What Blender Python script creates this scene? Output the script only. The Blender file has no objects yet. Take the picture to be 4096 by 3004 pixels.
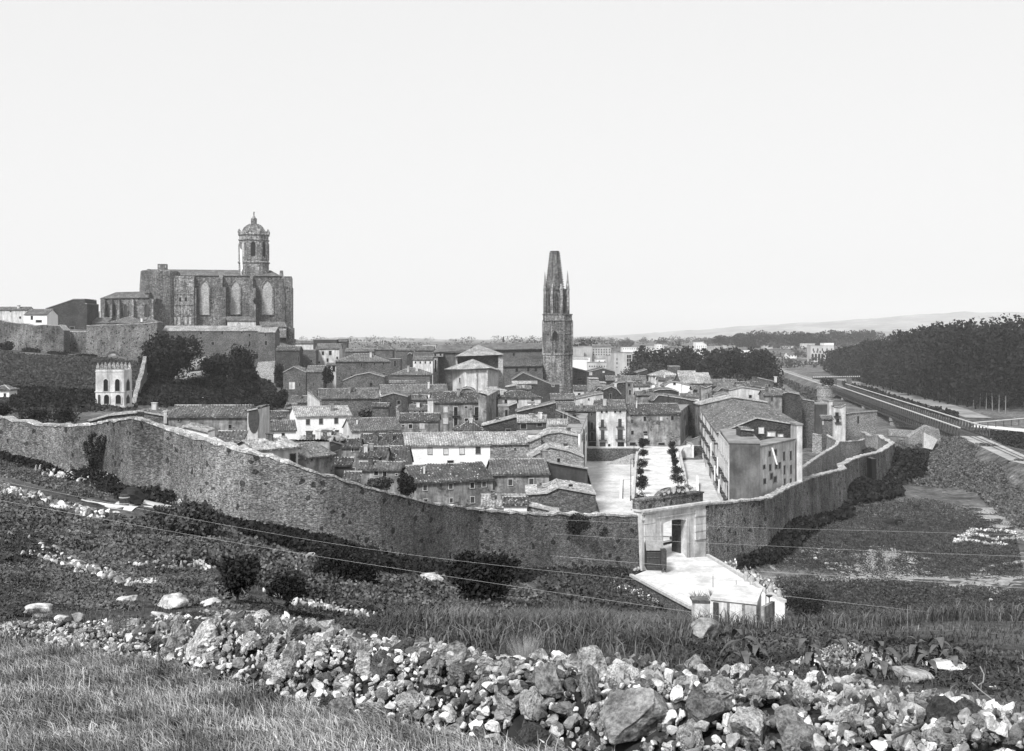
import bpy, math, random
import numpy as np
from mathutils import Vector, noise as mnoise
R = math.radians
# ------------------------------------------------------------------ camera, sky, sun, exposure
F = 4700.0; HZ = 1355.0; CX = 2048.0          # focal length and horizon of the old plate in its own pixels
sc = bpy.context.scene
cd = bpy.data.cameras.new('camera'); cam = bpy.data.objects.new('camera', cd)
sc.collection.objects.link(cam); sc.camera = cam
cam.location = (0, 0, 0); cam.rotation_euler = (R(90), 0, 0)
cd.sensor_fit = 'HORIZONTAL'; cd.sensor_width = 36.0; cd.lens = 36.0 * F / 4096.0
cd.shift_y = -(1502.0 - HZ) / 4096.0
cd.clip_start = 0.5; cd.clip_end = 40000
SUN_EL, SUN_AZ = R(46), R(-68)                 # azimuth measured from +Y (view direction) towards +X
w = bpy.data.worlds.new('World'); sc.world = w; w.use_nodes = True
nt = w.node_tree; nt.nodes.clear()
sky = nt.nodes.new('ShaderNodeTexSky'); sky.sky_type = 'NISHITA'; sky.sun_disc = False
sky.sun_elevation = SUN_EL; sky.sun_rotation = SUN_AZ; sky.air_density = 1.0; sky.dust_density = 3.0
bw = nt.nodes.new('ShaderNodeRGBToBW'); pw = nt.nodes.new('ShaderNodeMath'); pw.operation = 'POWER'
pw.inputs[1].default_value = 0.12              # blue-sensitive plate: the sky records as one even pale tone
ml = nt.nodes.new('ShaderNodeMath'); ml.operation = 'MULTIPLY'; ml.inputs[1].default_value = 8.2
bg = nt.nodes.new('ShaderNodeBackground'); bg.inputs[1].default_value = 0.090
wo = nt.nodes.new('ShaderNodeOutputWorld')
nt.links.new(sky.outputs[0], bw.inputs[0]); nt.links.new(bw.outputs[0], pw.inputs[0])
nt.links.new(pw.outputs[0], ml.inputs[0]); nt.links.new(ml.outputs[0], bg.inputs[0]); nt.links.new(bg.outputs[0], wo.inputs[0])
sd = bpy.data.lights.new('sun', 'SUN'); sd.energy = 5.0; sd.angle = R(11); sd.color = (1, 0.998, 0.995)
so = bpy.data.objects.new('sun', sd); sc.collection.objects.link(so)
sdir = Vector((math.sin(SUN_AZ) * math.cos(SUN_EL), math.cos(SUN_AZ) * math.cos(SUN_EL) , math.sin(SUN_EL)))
sdir = Vector((-0.34, -0.62, 0.70)).normalized()
so.rotation_euler = sdir.to_track_quat('Z', 'Y').to_euler()
sky.sun_elevation = math.asin(sdir.z); sky.sun_rotation = math.atan2(sdir.x, sdir.y)
sc.view_settings.view_transform = 'Standard'; sc.view_settings.look = 'None'
sc.view_settings.exposure = 0.08; sc.view_settings.gamma = 1.0; sc.view_settings.use_curve_mapping = False
try:
    sc.cycles.max_bounces = 5; sc.cycles.diffuse_bounces = 3; sc.cycles.volume_bounces = 1
    sc.cycles.transparent_max_bounces = 4
except Exception: pass
# ------------------------------------------------------------------ basics
C = sc.collection
rng = np.random.default_rng(7); random.seed(5)
CR = {'N': (0, 0, 1.0), 'a': (0, 800, 1.8358), 'b': (1100, 1200, 2.203), 'c': (1900, 900, 2.065), 'd': (2200, 1200, 1.8775),
      'e': (3000, 1200, 2.0557), 'f': (900, 1500, 2.754), 'g': (1600, 1600, 2.6506), 'h': (2200, 1500, 2.754),
      'i': (2500, 1900, 2.253), 'j': (3000, 1900, 2.0557), 'k': (0, 1600, 1.8355), 'l': (1000, 2000, 1.8775),
      'm': (0, 2300, 1.6093), 'n': (1400, 2400, 1.6093), 'o': (2700, 2400, 1.6139), 'p': (2200, 1330, 3.2186),
      'q': (2700, 1330, 3.2186), 'r': (1100, 1500, 3.755), 't': (1700, 1400, 3.755)}
def px(cr, x, y):
    c = CR[cr]; return c[0] + x / c[2], c[1] + y / c[2]
def W3(cr, x, y, Y):
    a, b = px(cr, x, y); return Vector(((a - CX) / F * Y, Y, -(b - HZ) / F * Y))
def tag(o, label=None, cat=None, group=None, kind=None):
    if label: o['label'] = label
    if cat: o['category'] = cat
    if group: o['group'] = group
    if kind: o['kind'] = kind
    return o
def empty(name, loc, label, cat, group=None, kind=None):
    o = bpy.data.objects.new(name, None); C.objects.link(o); o.location = loc; o.empty_display_size = 0.5
    return tag(o, label, cat, group, kind)
class MB:
    def __init__(s): s.v = []; s.f = []
    def add(s, vs, fs):
        n = len(s.v); s.v += [tuple(p) for p in vs]; s.f += [tuple(i + n for i in f) for f in fs]
    def poly(s, pts): s.add(pts, [tuple(range(len(pts)))])
    def prism(s, pts, off):
        n = len(pts); off = Vector(off)
        s.add([Vector(p) for p in pts] + [Vector(p) + off for p in pts],
              [tuple(range(n)), tuple(range(2 * n - 1, n - 1, -1))] + [(i, i + n, (i + 1) % n + n, (i + 1) % n) for i in range(n)])
    def box(s, a, b):
        x0, y0, z0 = a; x1, y1, z1 = b
        s.prism([(x0, y0, z0), (x1, y0, z0), (x1, y0, z1), (x0, y0, z1)], (0, y1 - y0, 0))
    def tube(s, p, q, r0, r1=None, n=6):
        p = Vector(p); q = Vector(q); r1 = r0 if r1 is None else r1
        d = (q - p).normalized(); a = d.orthogonal().normalized(); b = d.cross(a)
        vs = []
        for c, r in ((p, r0), (q, r1)):
            vs += [c + (a * math.cos(t * 2 * math.pi / n) + b * math.sin(t * 2 * math.pi / n)) * r for t in range(n)]
        s.add(vs, [(i, (i + 1) % n, (i + 1) % n + n, i + n) for i in range(n)] + [tuple(range(n))[::-1], tuple(range(n, 2 * n))])
    def lathe(s, c, prof, n=8, rot=0.0):
        vs = []; fs = []
        for r, z in prof:
            vs += [(c[0] + r * math.cos(rot + i * 2 * math.pi / n), c[1] + r * math.sin(rot + i * 2 * math.pi / n), z) for i in range(n)]
        for k in range(len(prof) - 1):
            fs += [(k * n + i, k * n + (i + 1) % n, (k + 1) * n + (i + 1) % n, (k + 1) * n + i) for i in range(n)]
        fs += [tuple(range(n))[::-1], tuple(range((len(prof) - 1) * n, len(prof) * n))]
        s.add(vs, fs)
    def build(s, name, mat, parent=None, smooth=False):
        me = bpy.data.meshes.new(name); o = bpy.data.objects.new(name, me); C.objects.link(o)
        if parent is not None:
            ofs = Vector((0, 0, 0)); q = parent
            while q is not None: ofs += q.location; q = q.parent
            o.parent = parent; vs = [(a - ofs.x, b - ofs.y, c - ofs.z) for a, b, c in s.v]
        else:
            A = np.array(s.v); m = A.mean(0); m[2] = A[:, 2].min(); o.location = m; vs = [tuple(t) for t in (A - m)]
        me.from_pydata(vs, [], s.f); me.update()
        if smooth: me.shade_smooth()
        me.materials.append(mat); return o
def np_mesh(name, verts, k, mat, parent=None, rnd=None, loc=None):
    """verts (n*k,3): n separate faces of k corners each"""
    nf = len(verts) // k; me = bpy.data.meshes.new(name); V = np.array(verts, dtype=np.float64)
    if parent is not None: loc = np.array(parent.location)
    elif loc is None: loc = np.array([V[:, 0].mean(), V[:, 1].mean(), V[:, 2].min()])
    V = V - loc
    me.vertices.add(nf * k); me.vertices.foreach_set('co', V.astype(np.float32).ravel())
    me.loops.add(nf * k); me.loops.foreach_set('vertex_index', np.arange(nf * k, dtype=np.int32))
    me.polygons.add(nf); me.polygons.foreach_set('loop_start', np.arange(0, nf * k, k, dtype=np.int32))
    me.polygons.foreach_set('loop_total', np.full(nf, k, dtype=np.int32))
    if rnd is not None:
        at = me.attributes.new('rnd', 'FLOAT', 'FACE'); at.data.foreach_set('value', np.asarray(rnd, dtype=np.float32))
    me.update(calc_edges=True); me.materials.append(mat)
    o = bpy.data.objects.new(name, me); C.objects.link(o)
    if parent is not None: o.parent = parent
    else: o.location = loc
    return o
# ------------------------------------------------------------------ materials (grey: the plate is black and white)
def newmat(name, rough=0.9, spec=0.2):
    m = bpy.data.materials.new(name); m.use_nodes = True; n = m.node_tree
    b = n.nodes['Principled BSDF']; b.inputs['Roughness'].default_value = rough; b.inputs['Specular IOR Level'].default_value = spec
    return m, n, b
class NG:
    def __init__(s, n): s.n = n; s.pos = None
    def P(s, obj=False):
        if obj:
            t = s.n.nodes.new('ShaderNodeTexCoord'); return t.outputs['Object']
        if s.pos is None: s.pos = s.n.nodes.new('ShaderNodeNewGeometry').outputs['Position']
        return s.pos
    def scale(s, v, sx, sy, sz):
        m = s.n.nodes.new('ShaderNodeVectorMath'); m.operation = 'MULTIPLY'; s.n.links.new(v, m.inputs[0]); m.inputs[1].default_value = (sx, sy, sz); return m.outputs[0]
    def addv(s, v, u):
        m = s.n.nodes.new('ShaderNodeVectorMath'); m.operation = 'ADD'; s.n.links.new(v, m.inputs[0]); s.n.links.new(u, m.inputs[1]); return m.outputs[0]
    def noise(s, v, sc_, det=4, ro=0.6):
        t = s.n.nodes.new('ShaderNodeTexNoise'); s.n.links.new(v, t.inputs['Vector']); t.inputs['Scale'].default_value = sc_
        t.inputs['Detail'].default_value = det; t.inputs['Roughness'].default_value = ro; return t.outputs[0]
    def voro(s, v, sc_, out='Color', feat='F1', rnd=1.0):
        t = s.n.nodes.new('ShaderNodeTexVoronoi'); t.feature = feat; s.n.links.new(v, t.inputs['Vector']); t.inputs['Scale'].default_value = sc_
        t.inputs['Randomness'].default_value = rnd
        if out == 'Color':
            x = s.n.nodes.new('ShaderNodeSeparateColor'); s.n.links.new(t.outputs['Color'], x.inputs[0]); return x.outputs[0]
        return t.outputs[out]
    def map(s, v, a, b, c, d):
        m = s.n.nodes.new('ShaderNodeMapRange'); s.n.links.new(v, m.inputs[0])
        for i, k in enumerate((a, b, c, d)): m.inputs[i + 1].default_value = k
        return m.outputs[0]
    def op(s, o, a, b=None, clamp=False):
        m = s.n.nodes.new('ShaderNodeMath'); m.operation = o; m.use_clamp = clamp
        for i, k in enumerate((a, b)):
            if k is None: continue
            if isinstance(k, (int, float)): m.inputs[i].default_value = k
            else: s.n.links.new(k, m.inputs[i])
        return m.outputs[0]
    def bump(s, b, h, st, dist=0.1):
        t = s.n.nodes.new('ShaderNodeBump'); t.inputs['Strength'].default_value = st; t.inputs['Distance'].default_value = dist
        s.n.links.new(h, t.inputs['Height']); s.n.links.new(t.outputs[0], b.inputs['Normal'])
def stone(name, lo, hi, cell=2.0, zs=1.8, p0=0.7, p1=1.4, ps=0.12, fine=8.0, fa=0.5, bs=0.6, bd=0.08, streak=0.0, obj=False, pits=0.0):
    m, n, b = newmat(name); g = NG(n); P = g.P(obj)
    c = g.voro(g.scale(P, 1, 1, zs), cell)
    col = g.map(c, 0, 1, lo, hi)
    pn = g.noise(P, ps, 5, 0.65); col = g.op('MULTIPLY', col, g.map(pn, 0.35, 0.65, p0, p1))
    fn = g.noise(P, fine, 3, 0.7); col = g.op('MULTIPLY', col, g.map(fn, 0.3, 0.7, 1 - fa, 1 + fa))
    if streak:
        sn = g.noise(g.scale(P, 1, 1, 0.12), 1.2, 4, 0.7); col = g.op('MULTIPLY', col, g.map(sn, 0.35, 0.65, 1 - streak, 1 + streak * 0.6))
    e = g.voro(g.scale(P, 1, 1, zs), cell, 'Distance', 'DISTANCE_TO_EDGE')
    gap = g.map(e, 0.0, 0.07, 0.35, 1.0); col = g.op('MULTIPLY', col, gap)
    if pits: col = g.op('MULTIPLY', col, g.map(g.voro(P, 1.9), pits, pits + 0.03, 0.25, 1.0))
    n.links.new(col, b.inputs['Base Color'])
    g.bump(b, g.op('ADD', g.map(e, 0, 0.12, 0, 1), fn), bs, bd); return m
def plaster(name, lo, hi, streak=0.3, ps=0.25, fine=3.0, peel=0.0, peelc=0.12):
    m, n, b = newmat(name); g = NG(n); P = g.P()
    a = g.noise(P, ps, 5, 0.65); col = g.map(a, 0.33, 0.67, lo, hi)
    sn = g.noise(g.scale(P, 1, 1, 0.15), 1.1, 4, 0.7); col = g.op('MULTIPLY', col, g.map(sn, 0.35, 0.65, 1 - streak, 1 + streak * 0.3))
    fn = g.noise(P, fine, 4, 0.75); col = g.op('MULTIPLY', col, g.map(fn, 0.3, 0.7, 0.82, 1.12))
    if peel:
        pn = g.noise(P, 0.33, 6, 0.7); k = g.map(pn, 0.5 - peel * 0.15, 0.56 - peel * 0.15, 1, 0)
        mx = n.nodes.new('ShaderNodeMix'); mx.data_type = 'FLOAT'; n.links.new(k, mx.inputs[0]); n.links.new(col, mx.inputs[3])
        r = g.map(g.voro(g.scale(P, 1, 1, 1.7), 2.2), 0, 1, peelc * 0.4, peelc * 2); n.links.new(r, mx.inputs[2]); col = mx.outputs[0]
    n.links.new(col, b.inputs['Base Color']); g.bump(b, fn, 0.25, 0.05); return m
def tile(name, lo, hi, spots=0.5):
    m, n, b = newmat(name); g = NG(n); P = g.P()
    c = g.voro(P, 3.6); col = g.map(c, 0, 1, lo, hi)
    pn = g.noise(P, 0.35, 4, 0.6); col = g.op('MULTIPLY', col, g.map(pn, 0.35, 0.65, 0.7, 1.35))
    c2 = g.voro(P, 4.5); col = g.op('ADD', col, g.map(c2, 0.94, 0.97, 0, spots))
    n.links.new(col, b.inputs['Base Color']); g.bump(b, g.noise(P, 6, 3, 0.7), 0.4, 0.05); return m
def simple(name, v, var=0.25, s=2.0, rough=0.85, obj=False):
    m, n, b = newmat(name, rough); g = NG(n); a = g.noise(g.P(obj), s, 4, 0.7)
    n.links.new(g.map(a, 0.3, 0.7, v * (1 - var), v * (1 + var)), b.inputs['Base Color']); return m
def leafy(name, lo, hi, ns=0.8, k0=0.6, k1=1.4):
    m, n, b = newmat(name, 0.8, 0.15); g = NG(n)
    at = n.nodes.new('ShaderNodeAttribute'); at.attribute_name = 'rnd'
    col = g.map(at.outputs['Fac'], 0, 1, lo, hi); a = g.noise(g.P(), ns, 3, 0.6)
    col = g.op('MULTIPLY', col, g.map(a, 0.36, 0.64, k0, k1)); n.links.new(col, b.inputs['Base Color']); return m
M = {
 'rubble': stone('wall_rubble', 0.06, 0.34, 5.5, 2.8, 0.5, 1.65, 0.07, 2.6, 0.5, 0.9, 0.1, 0.2, pits=0.03),
 'rubble2': stone('ramparts_stone', 0.08, 0.30, 4.6, 1.8, 0.45, 1.6, 0.12, 6, 0.5, 0.8, 0.12, 0.35, pits=0.06),
 'gravel2': plaster('river_path_dust', 0.16, 0.34, 0.0, 0.1, 1.0),
 'coping': stone('coping_stone', 0.25, 0.55, 2.0, 1.0, 0.8, 1.2, 0.2, 6, 0.4),
 'ashlar': stone('dark_ashlar', 0.09, 0.19, 1.2, 1.5, 0.6, 1.6, 0.08, 1.2, 0.5, 0.5, 0.1, 0.45, pits=0.03),
 'ashlarl': stone('light_ashlar', 0.12, 0.32, 1.3, 1.5, 0.6, 1.5, 0.12, 1.4, 0.5, 0.5, 0.1, 0.6),
 'brick': stone('infill_masonry', 0.30, 0.50, 1.6, 2.5, 0.85, 1.2, 0.2, 2, 0.3),
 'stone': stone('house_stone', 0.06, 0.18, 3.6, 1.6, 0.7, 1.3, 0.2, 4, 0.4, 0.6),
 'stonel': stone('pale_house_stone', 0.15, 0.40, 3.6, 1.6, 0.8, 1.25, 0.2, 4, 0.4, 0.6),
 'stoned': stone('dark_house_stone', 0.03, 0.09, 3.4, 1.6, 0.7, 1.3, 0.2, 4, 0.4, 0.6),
 'white': plaster('whitewash', 0.76, 0.88, 0.10),
 'pale': plaster('pale_plaster', 0.42, 0.72, 0.4, 0.3, 3, -1.6, 0.25),
 'mid': plaster('worn_plaster', 0.10, 0.40, 0.6, 0.5, 3, -0.25, 0.10),
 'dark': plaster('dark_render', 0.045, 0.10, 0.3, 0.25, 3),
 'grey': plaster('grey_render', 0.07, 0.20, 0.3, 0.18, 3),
 'far': plaster('far_plaster', 0.30, 0.55, 0.2, 0.1), 'farw': plaster('far_whitewash', 0.65, 0.85, 0.12, 0.1),
 'tile': tile('roof_tiles', 0.05, 0.14, 0.22), 'tilel': tile('pale_roof_tiles', 0.12, 0.34, 0.25), 'tiled': tile('dark_roof_tiles', 0.03, 0.09, 0.3),  # roof tiles in mid, pale and dark tones
 'ridge': simple('ridge_mortar', 0.32, 0.5, 3), 'pane': simple('dark_opening', 0.012, 0.3, 1, 0.4), 'frame': simple('window_surround', 0.50, 0.25, 2),
 'framed': simple('worn_surround', 0.22, 0.3, 2), 'shutter': simple('shutter_wood', 0.05, 0.4, 3), 'wood': simple('old_timber', 0.045, 0.6, 4),
 'iron': simple('iron', 0.04, 0.3, 3, 0.6), 'ironl': simple('weathered_iron', 0.30, 0.35, 1.5, 0.6), 'cloth': simple('laundry', 0.8, 0.1, 4),
 'road': plaster('pale_road_dust', 0.40, 0.70, 0.0, 0.35, 2.2), 'terrace': plaster('flat_roof_lime', 0.14, 0.32, 0.1, 0.3, 2), 'gravel': plaster('grey_paving', 0.36, 0.62, 0.0, 0.2, 1.6), 'kerb': simple('kerb_stone', 0.42, 0.3, 2),
 'path': plaster('trodden_chalk', 0.14, 0.36, 0.0, 0.9, 3), 'bark': simple('bark', 0.07, 0.5, 5), 'barkl': simple('pale_bark', 0.22, 0.3, 2), 'water': simple('river_water', 0.10, 0.2, 0.05, 0.12),
 'bank': plaster('railway_ballast', 0.22, 0.42, 0.0, 0.2, 2), 'ironl2': simple('painted_girder', 0.055, 0.5, 0.6), 'rock': None, 'soil_shade': simple('soil_gap_shade', 0.022, 0.6, 3),  # soil colour darkened to paint the shade between heaped stones
 'wire': simple('wire', 0.55, 0.1, 1, 0.5), 'hide': simple('horse_hide', 0.02, 0.3, 6),
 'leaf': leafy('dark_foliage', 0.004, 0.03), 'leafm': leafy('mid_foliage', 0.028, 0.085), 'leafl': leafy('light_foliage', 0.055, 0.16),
 'grass': leafy('dry_grass_blades', 0.03, 0.5, 1.3, 0.35, 1.5), 'corn': leafy('corn_leaves', 0.02, 0.17, 0.5), 'pale_tuft': leafy('pale_dry_tuft', 0.25, 0.6),
}

def rockmat(name, lo, hi):
    m, n, b = newmat(name); g = NG(n); P = g.P(True); oi = n.nodes.new('ShaderNodeObjectInfo')
    sc_ = n.nodes.new('ShaderNodeVectorMath'); sc_.operation = 'SCALE'; n.links.new(oi.outputs['Location'], sc_.inputs[0]); sc_.inputs['Scale'].default_value = 3.0
    Q = g.addv(P, sc_.outputs[0]); at = n.nodes.new('ShaderNodeAttribute'); at.attribute_name = 'rnd'
    a = g.noise(Q, 2.2, 6, 0.75); f = g.noise(Q, 9, 5, 0.8); v = g.voro(Q, 6, 'Distance')
    r = g.op('FRACT', g.op('ADD', oi.outputs['Random'], at.outputs['Fac']))
    col = g.map(g.op('POWER', r, 1.5), 0, 1, lo, hi); col = g.op('MULTIPLY', col, g.map(a, 0.38, 0.62, 0.4, 1.55)); col = g.op('MULTIPLY', col, g.map(f, 0.3, 0.7, 0.68, 1.3)); col = g.op('MULTIPLY', col, g.map(v, 0.0, 0.5, 0.6, 1.2))
    n.links.new(col, b.inputs['Base Color']); g.bump(b, g.op('ADD', g.op('ADD', a, f), v), 1.0, 0.05); return m
M['rock'] = rockmat('weathered_limestone', 0.06, 0.62); M['rockw'] = rockmat('bare_pale_rock', 0.26, 0.55)
M['cornleaf'] = simple('maize_leaf', 0.09, 0.5, 8, 0.6)
M['path2'] = plaster('white_gravel', 0.36, 0.62, 0.0, 1.2, 4)
# ------------------------------------------------------------------ terrain
_cp = []
def prof(p, lst):
    for Y, z in lst: _cp.append(((p - CX) / F * Y, Y, z))
prof(-900, [(30, -6), (100, -11), (170, -13), (260, -11), (430, -2), (520, 5), (700, 3)])
prof(0, [(30, -6.0), (60, -8.9), (100, -12), (150, -14.6), (165, -11.6), (220, -11.5), (320, -9.5), (425, -4.4), (455, -3.5), (480, 3), (600, 5), (900, -5)])
prof(300, [(40, -7.3), (90, -12), (146, -16.3), (160, -13), (210, -13), (300, -11), (420, -6.4), (446, -6), (480, 2), (560, 6)])
prof(600, [(60, -9.7), (100, -14), (133, -17), (150, -12.5), (200, -13.2), (300, -13), (400, -11), (440, -9.0), (480, 1), (560, 5), (620, 5)])
prof(760, [(330, -14.5), (400, -10.5), (440, -8.5)])
prof(900, [(60, -10), (90, -14.3), (123, -18.9), (140, -15.5), (190, -16.5), (300, -17), (400, -13.5), (470, -10), (560, 5)])
prof(1100, [(300, -20), (400, -18.5), (470, -20.5), (520, -18), (560, 2), (620, 0)])
prof(1266, [(60, -10.6), (90, -15.5), (124, -21.4), (140, -19), (250, -23), (350, -22.5), (450, -20), (700, -24)])
prof(1532, [(60, -11.5), (90, -17.5), (128, -24), (150, -24), (250, -26), (350, -25), (500, -23), (800, -30)])
prof(1905, [(60, -12.6), (100, -20.8), (146, -28.6), (170, -28.5), (250, -28), (340, -27), (430, -26), (560, -26), (900, -33)])
prof(2200, [(40, -9.4), (60, -13.2), (100, -21.5), (130, -27), (151, -29.9), (175, -30.3), (262, -28.8), (272, -26.5), (350, -26), (480, -25), (600, -30)])
prof(2500, [(30, -7.4), (45, -10.6), (70, -16.5), (100, -23), (140, -31), (159, -31.3), (175, -30.5), (262, -28.9), (272, -26.5), (400, -28), (600, -31)])
prof(2800, [(30, -7.6), (42, -10.6), (70, -19.5), (100, -29), (125, -33.5), (160, -33.5), (175, -30.8), (262, -29), (272, -27), (400, -29), (600, -32)])
prof(3050, [(20, -5.4), (30, -7.9), (38, -9.9), (60, -19), (100, -31.5), (130, -35), (170, -35), (200, -30.5), (260, -29.5), (340, -29), (500, -33)])
prof(3350, [(20, -5.3), (30, -8.1), (36, -9.9), (60, -20), (90, -32), (130, -35), (180, -35), (230, -34.8), (262, -30), (300, -29.5), (500, -33)])
prof(3500, [(272, -34.8), (300, -29.5), (350, -29.5)])
prof(3700, [(20, -5.2), (28, -7.9), (50, -18), (80, -31), (130, -35), (200, -35), (285, -35), (330, -33), (420, -36), (560, -33)])
prof(3850, [(279, -35), (345, -29.6), (375, -31), (430, -37)]); prof(3990, [(233, -35), (318, -29.6), (360, -36), (430, -37.5)])
prof(4096, [(20, -5.1), (26, -7.3), (50, -18), (80, -32), (130, -35), (200, -35), (214, -35), (281, -29.6), (310, -35), (400, -37.5), (540, -33)])
prof(4900, [(20, -5), (26, -7.3), (50, -18), (80, -32), (130, -35), (165, -34), (200, -29.6), (240, -36), (400, -37), (560, -33)])
for p_ in (-900, 600, 1700, 2600, 3400, 4900):
    for Y_, z_ in ((850, -33), (1000, -30), (1300, -21), (1600, -12), (2000, -9.5), (3000, -9), (8000, -9), (14000, -9)):
        if p_ > 700 or Y_ > 1200: prof(p_, [(Y_, z_)])
_cp += [(-20, -10, -1.0), (0, -10, -1.0), (20, -10, -1.0), (-12, 12, -3.7), (0, 12, -3.76), (8, 12, -3.76)]
_cp = np.array(_cp)
_P = _cp[:, :2]; _n = len(_P)
def _ker(A, B): return np.sqrt(((A[:, None, :] - B[None, :, :]) ** 2).sum(2) + 16.0)
_K = np.zeros((_n + 1, _n + 1)); _K[:_n, :_n] = _ker(_P, _P); _K[:_n, _n] = 1; _K[_n, :_n] = 1
_wt = np.linalg.solve(_K + np.diag([1e-6] * _n + [0]), np.append(_cp[:, 2], 0))
def tzv(X, Y):
    X = np.asarray(X, float); Y = np.asarray(Y, float); sh = X.shape; Q = np.stack([X.ravel(), Y.ravel()], 1); out = np.empty(len(Q))
    for i in range(0, len(Q), 20000):
        q = Q[i:i + 20000]; out[i:i + 20000] = _ker(q, _P) @ _wt[:_n] + _wt[_n]
    out = out.reshape(sh); near = -2.2 - 0.13 * Y
    k = np.clip((Y - 17) / 10.0, 0, 1); k = k * k * (3 - 2 * k)
    r = near * (1 - k) + out * k
    a = np.clip(Y / 60.0, 0.12, 1) * 0.25
    r = r + a * (np.sin(X * 0.9 + 1.3 * np.sin(Y * 0.31)) * np.sin(Y * 0.6 + X * 0.23) + 0.6 * np.sin(X * 2.3 + Y * 1.1) * np.sin(Y * 1.9 - X * 0.7)) * np.clip((400 - Y) / 200, 0, 1)
    return r
def tz(x, y): return float(tzv(np.array([x]), np.array([y]))[0])
def ground(cr, x, y, lo=8.0, hi=600.0):
    a, b = px(cr, x, y); u = (a - CX) / F; v = (b - HZ) / F
    Ys = np.geomspace(lo, hi, 900); zt = tzv(u * Ys, Ys); hit = np.nonzero(zt >= -v * Ys)[0]
    Y = Ys[hit[0]] if len(hit) else Ys[-1]
    return Vector((u * Y, Y, tz(u * Y, Y)))
rows = np.concatenate([np.linspace(-12, 6, 10)[:-1], np.geomspace(6, 14000, 420)])
us = np.linspace(-0.85, 0.85, 300)
GX = us[None, :] * (rows[:, None] + 25.0); GY = np.repeat(rows[:, None], len(us), 1); GZ = tzv(GX, GY)
nr, nc = GX.shape
_slow = tzv
def tzv(X, Y):
    X = np.asarray(X, float); Y = np.clip(np.asarray(Y, float), rows[0], rows[-1] - 1); ri = np.interp(Y, rows, np.arange(nr)); ci = np.clip((X / (Y + 25.0) + 0.85) / 1.7 * (nc - 1), 0, nc - 1.001)
    r0 = np.minimum(ri.astype(int), nr - 2); c0 = ci.astype(int); a = ri - r0; b = ci - c0
    return (GZ[r0, c0] * (1 - a) * (1 - b) + GZ[r0 + 1, c0] * a * (1 - b) + GZ[r0, c0 + 1] * (1 - a) * b + GZ[r0 + 1, c0 + 1] * a * b)
idx = np.arange(nr * nc).reshape(nr, nc)
fc = np.stack([idx[:-1, :-1], idx[:-1, 1:], idx[1:, 1:], idx[1:, :-1]], -1).reshape(-1, 4)
me = bpy.data.meshes.new('ground'); me.from_pydata(np.stack([GX, GY, GZ], -1).reshape(-1, 3).tolist(), [], fc.tolist()); me.shade_smooth()
m, n, b = newmat('meadow_ground'); g = NG(n); P = g.P()
c1 = g.noise(P, 0.035, 6, 0.7); c2 = g.noise(P, 0.5, 6, 0.8); c3 = g.noise(P, 9, 4, 0.8)
col = g.map(c2, 0.35, 0.66, 0.015, 0.15); col = g.op('MULTIPLY', col, g.map(c1, 0.38, 0.62, 0.6, 1.7)); col = g.op('MULTIPLY', col, g.map(c3, 0.3, 0.7, 0.4, 1.7))
sp = g.map(g.voro(P, 1.1), 0.975, 0.99, 0, 0.35); col = g.op('ADD', col, g.op('MULTIPLY', sp, g.map(c3, 0.45, 0.6, 0, 1)))
n.links.new(col, b.inputs['Base Color']); g.bump(b, g.op('ADD', c3, c2), 0.8, 0.15)
me.materials.append(m); go = bpy.data.objects.new('ground', me); C.objects.link(go); tag(go, kind='structure')
# hills, far
def hills(pts, Y, depth, zb, mat, amp):
    xs = np.array([p for p, _ in pts]); ys = np.array([q for _, q in pts])
    U = np.linspace(xs[0], xs[-1], 160); top = np.interp(U, xs, ys); V = []; nR = 15
    for j in range(nR):
        t = j / (nR - 1) * 2 - 1; yy = Y + t * depth / 2
        for i, u_ in enumerate(U):
            h = (HZ - top[i]) / F * Y - zb; k = max(0, 1 - abs(t) ** 1.6)
            x = (u_ - CX) / F * Y
            z = zb + h * k * (1 + (mnoise.noise(Vector((x / 500, yy / 500, 3))) * 0.25) * (1 - k)) + amp * k * mnoise.fractal(Vector((x / 260, yy / 260, 7)), 1, 2, 5)
            V.append((x, yy, z))
    me = bpy.data.meshes.new('hills'); n_ = len(U)
    me.from_pydata(V, [], [(j * n_ + i, j * n_ + i + 1, (j + 1) * n_ + i + 1, (j + 1) * n_ + i) for j in range(nR - 1) for i in range(n_ - 1)])
    me.shade_smooth(); me.materials.append(mat); o = bpy.data.objects.new('hills', me); C.objects.link(o); tag(o, kind='structure')
hm, n, b = newmat('hillside'); g = NG(n); P = g.P()  # hill colour lightened, so part of the distance haze is painted in
n.links.new(g.op('MULTIPLY', g.map(g.noise(P, 0.004, 6, 0.7), 0.4, 0.6, 0.10, 0.26), g.map(g.noise(P, 0.02, 4, 0.8), 0.3, 0.7, 0.6, 1.5)), b.inputs['Base Color'])
hills([(1900, 1368), (2150, 1352), (2400, 1345), (2700, 1326), (3000, 1302), (3300, 1287), (3600, 1266), (3850, 1246), (4000, 1252), (4200, 1248), (4700, 1236), (5400, 1260)], 9000, 3200, -40, hm, 12)
hills([(2700, 1362), (3100, 1340), (3500, 1322), (3900, 1306), (4300, 1300), (4800, 1310)], 5500, 1800, -36, hm, 10)
hills([(-900, 1360), (900, 1362), (1150, 1360), (1280, 1353), (1480, 1349), (1650, 1352), (1800, 1362), (2000, 1364)], 4200, 1300, -36, hm, 7)
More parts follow.
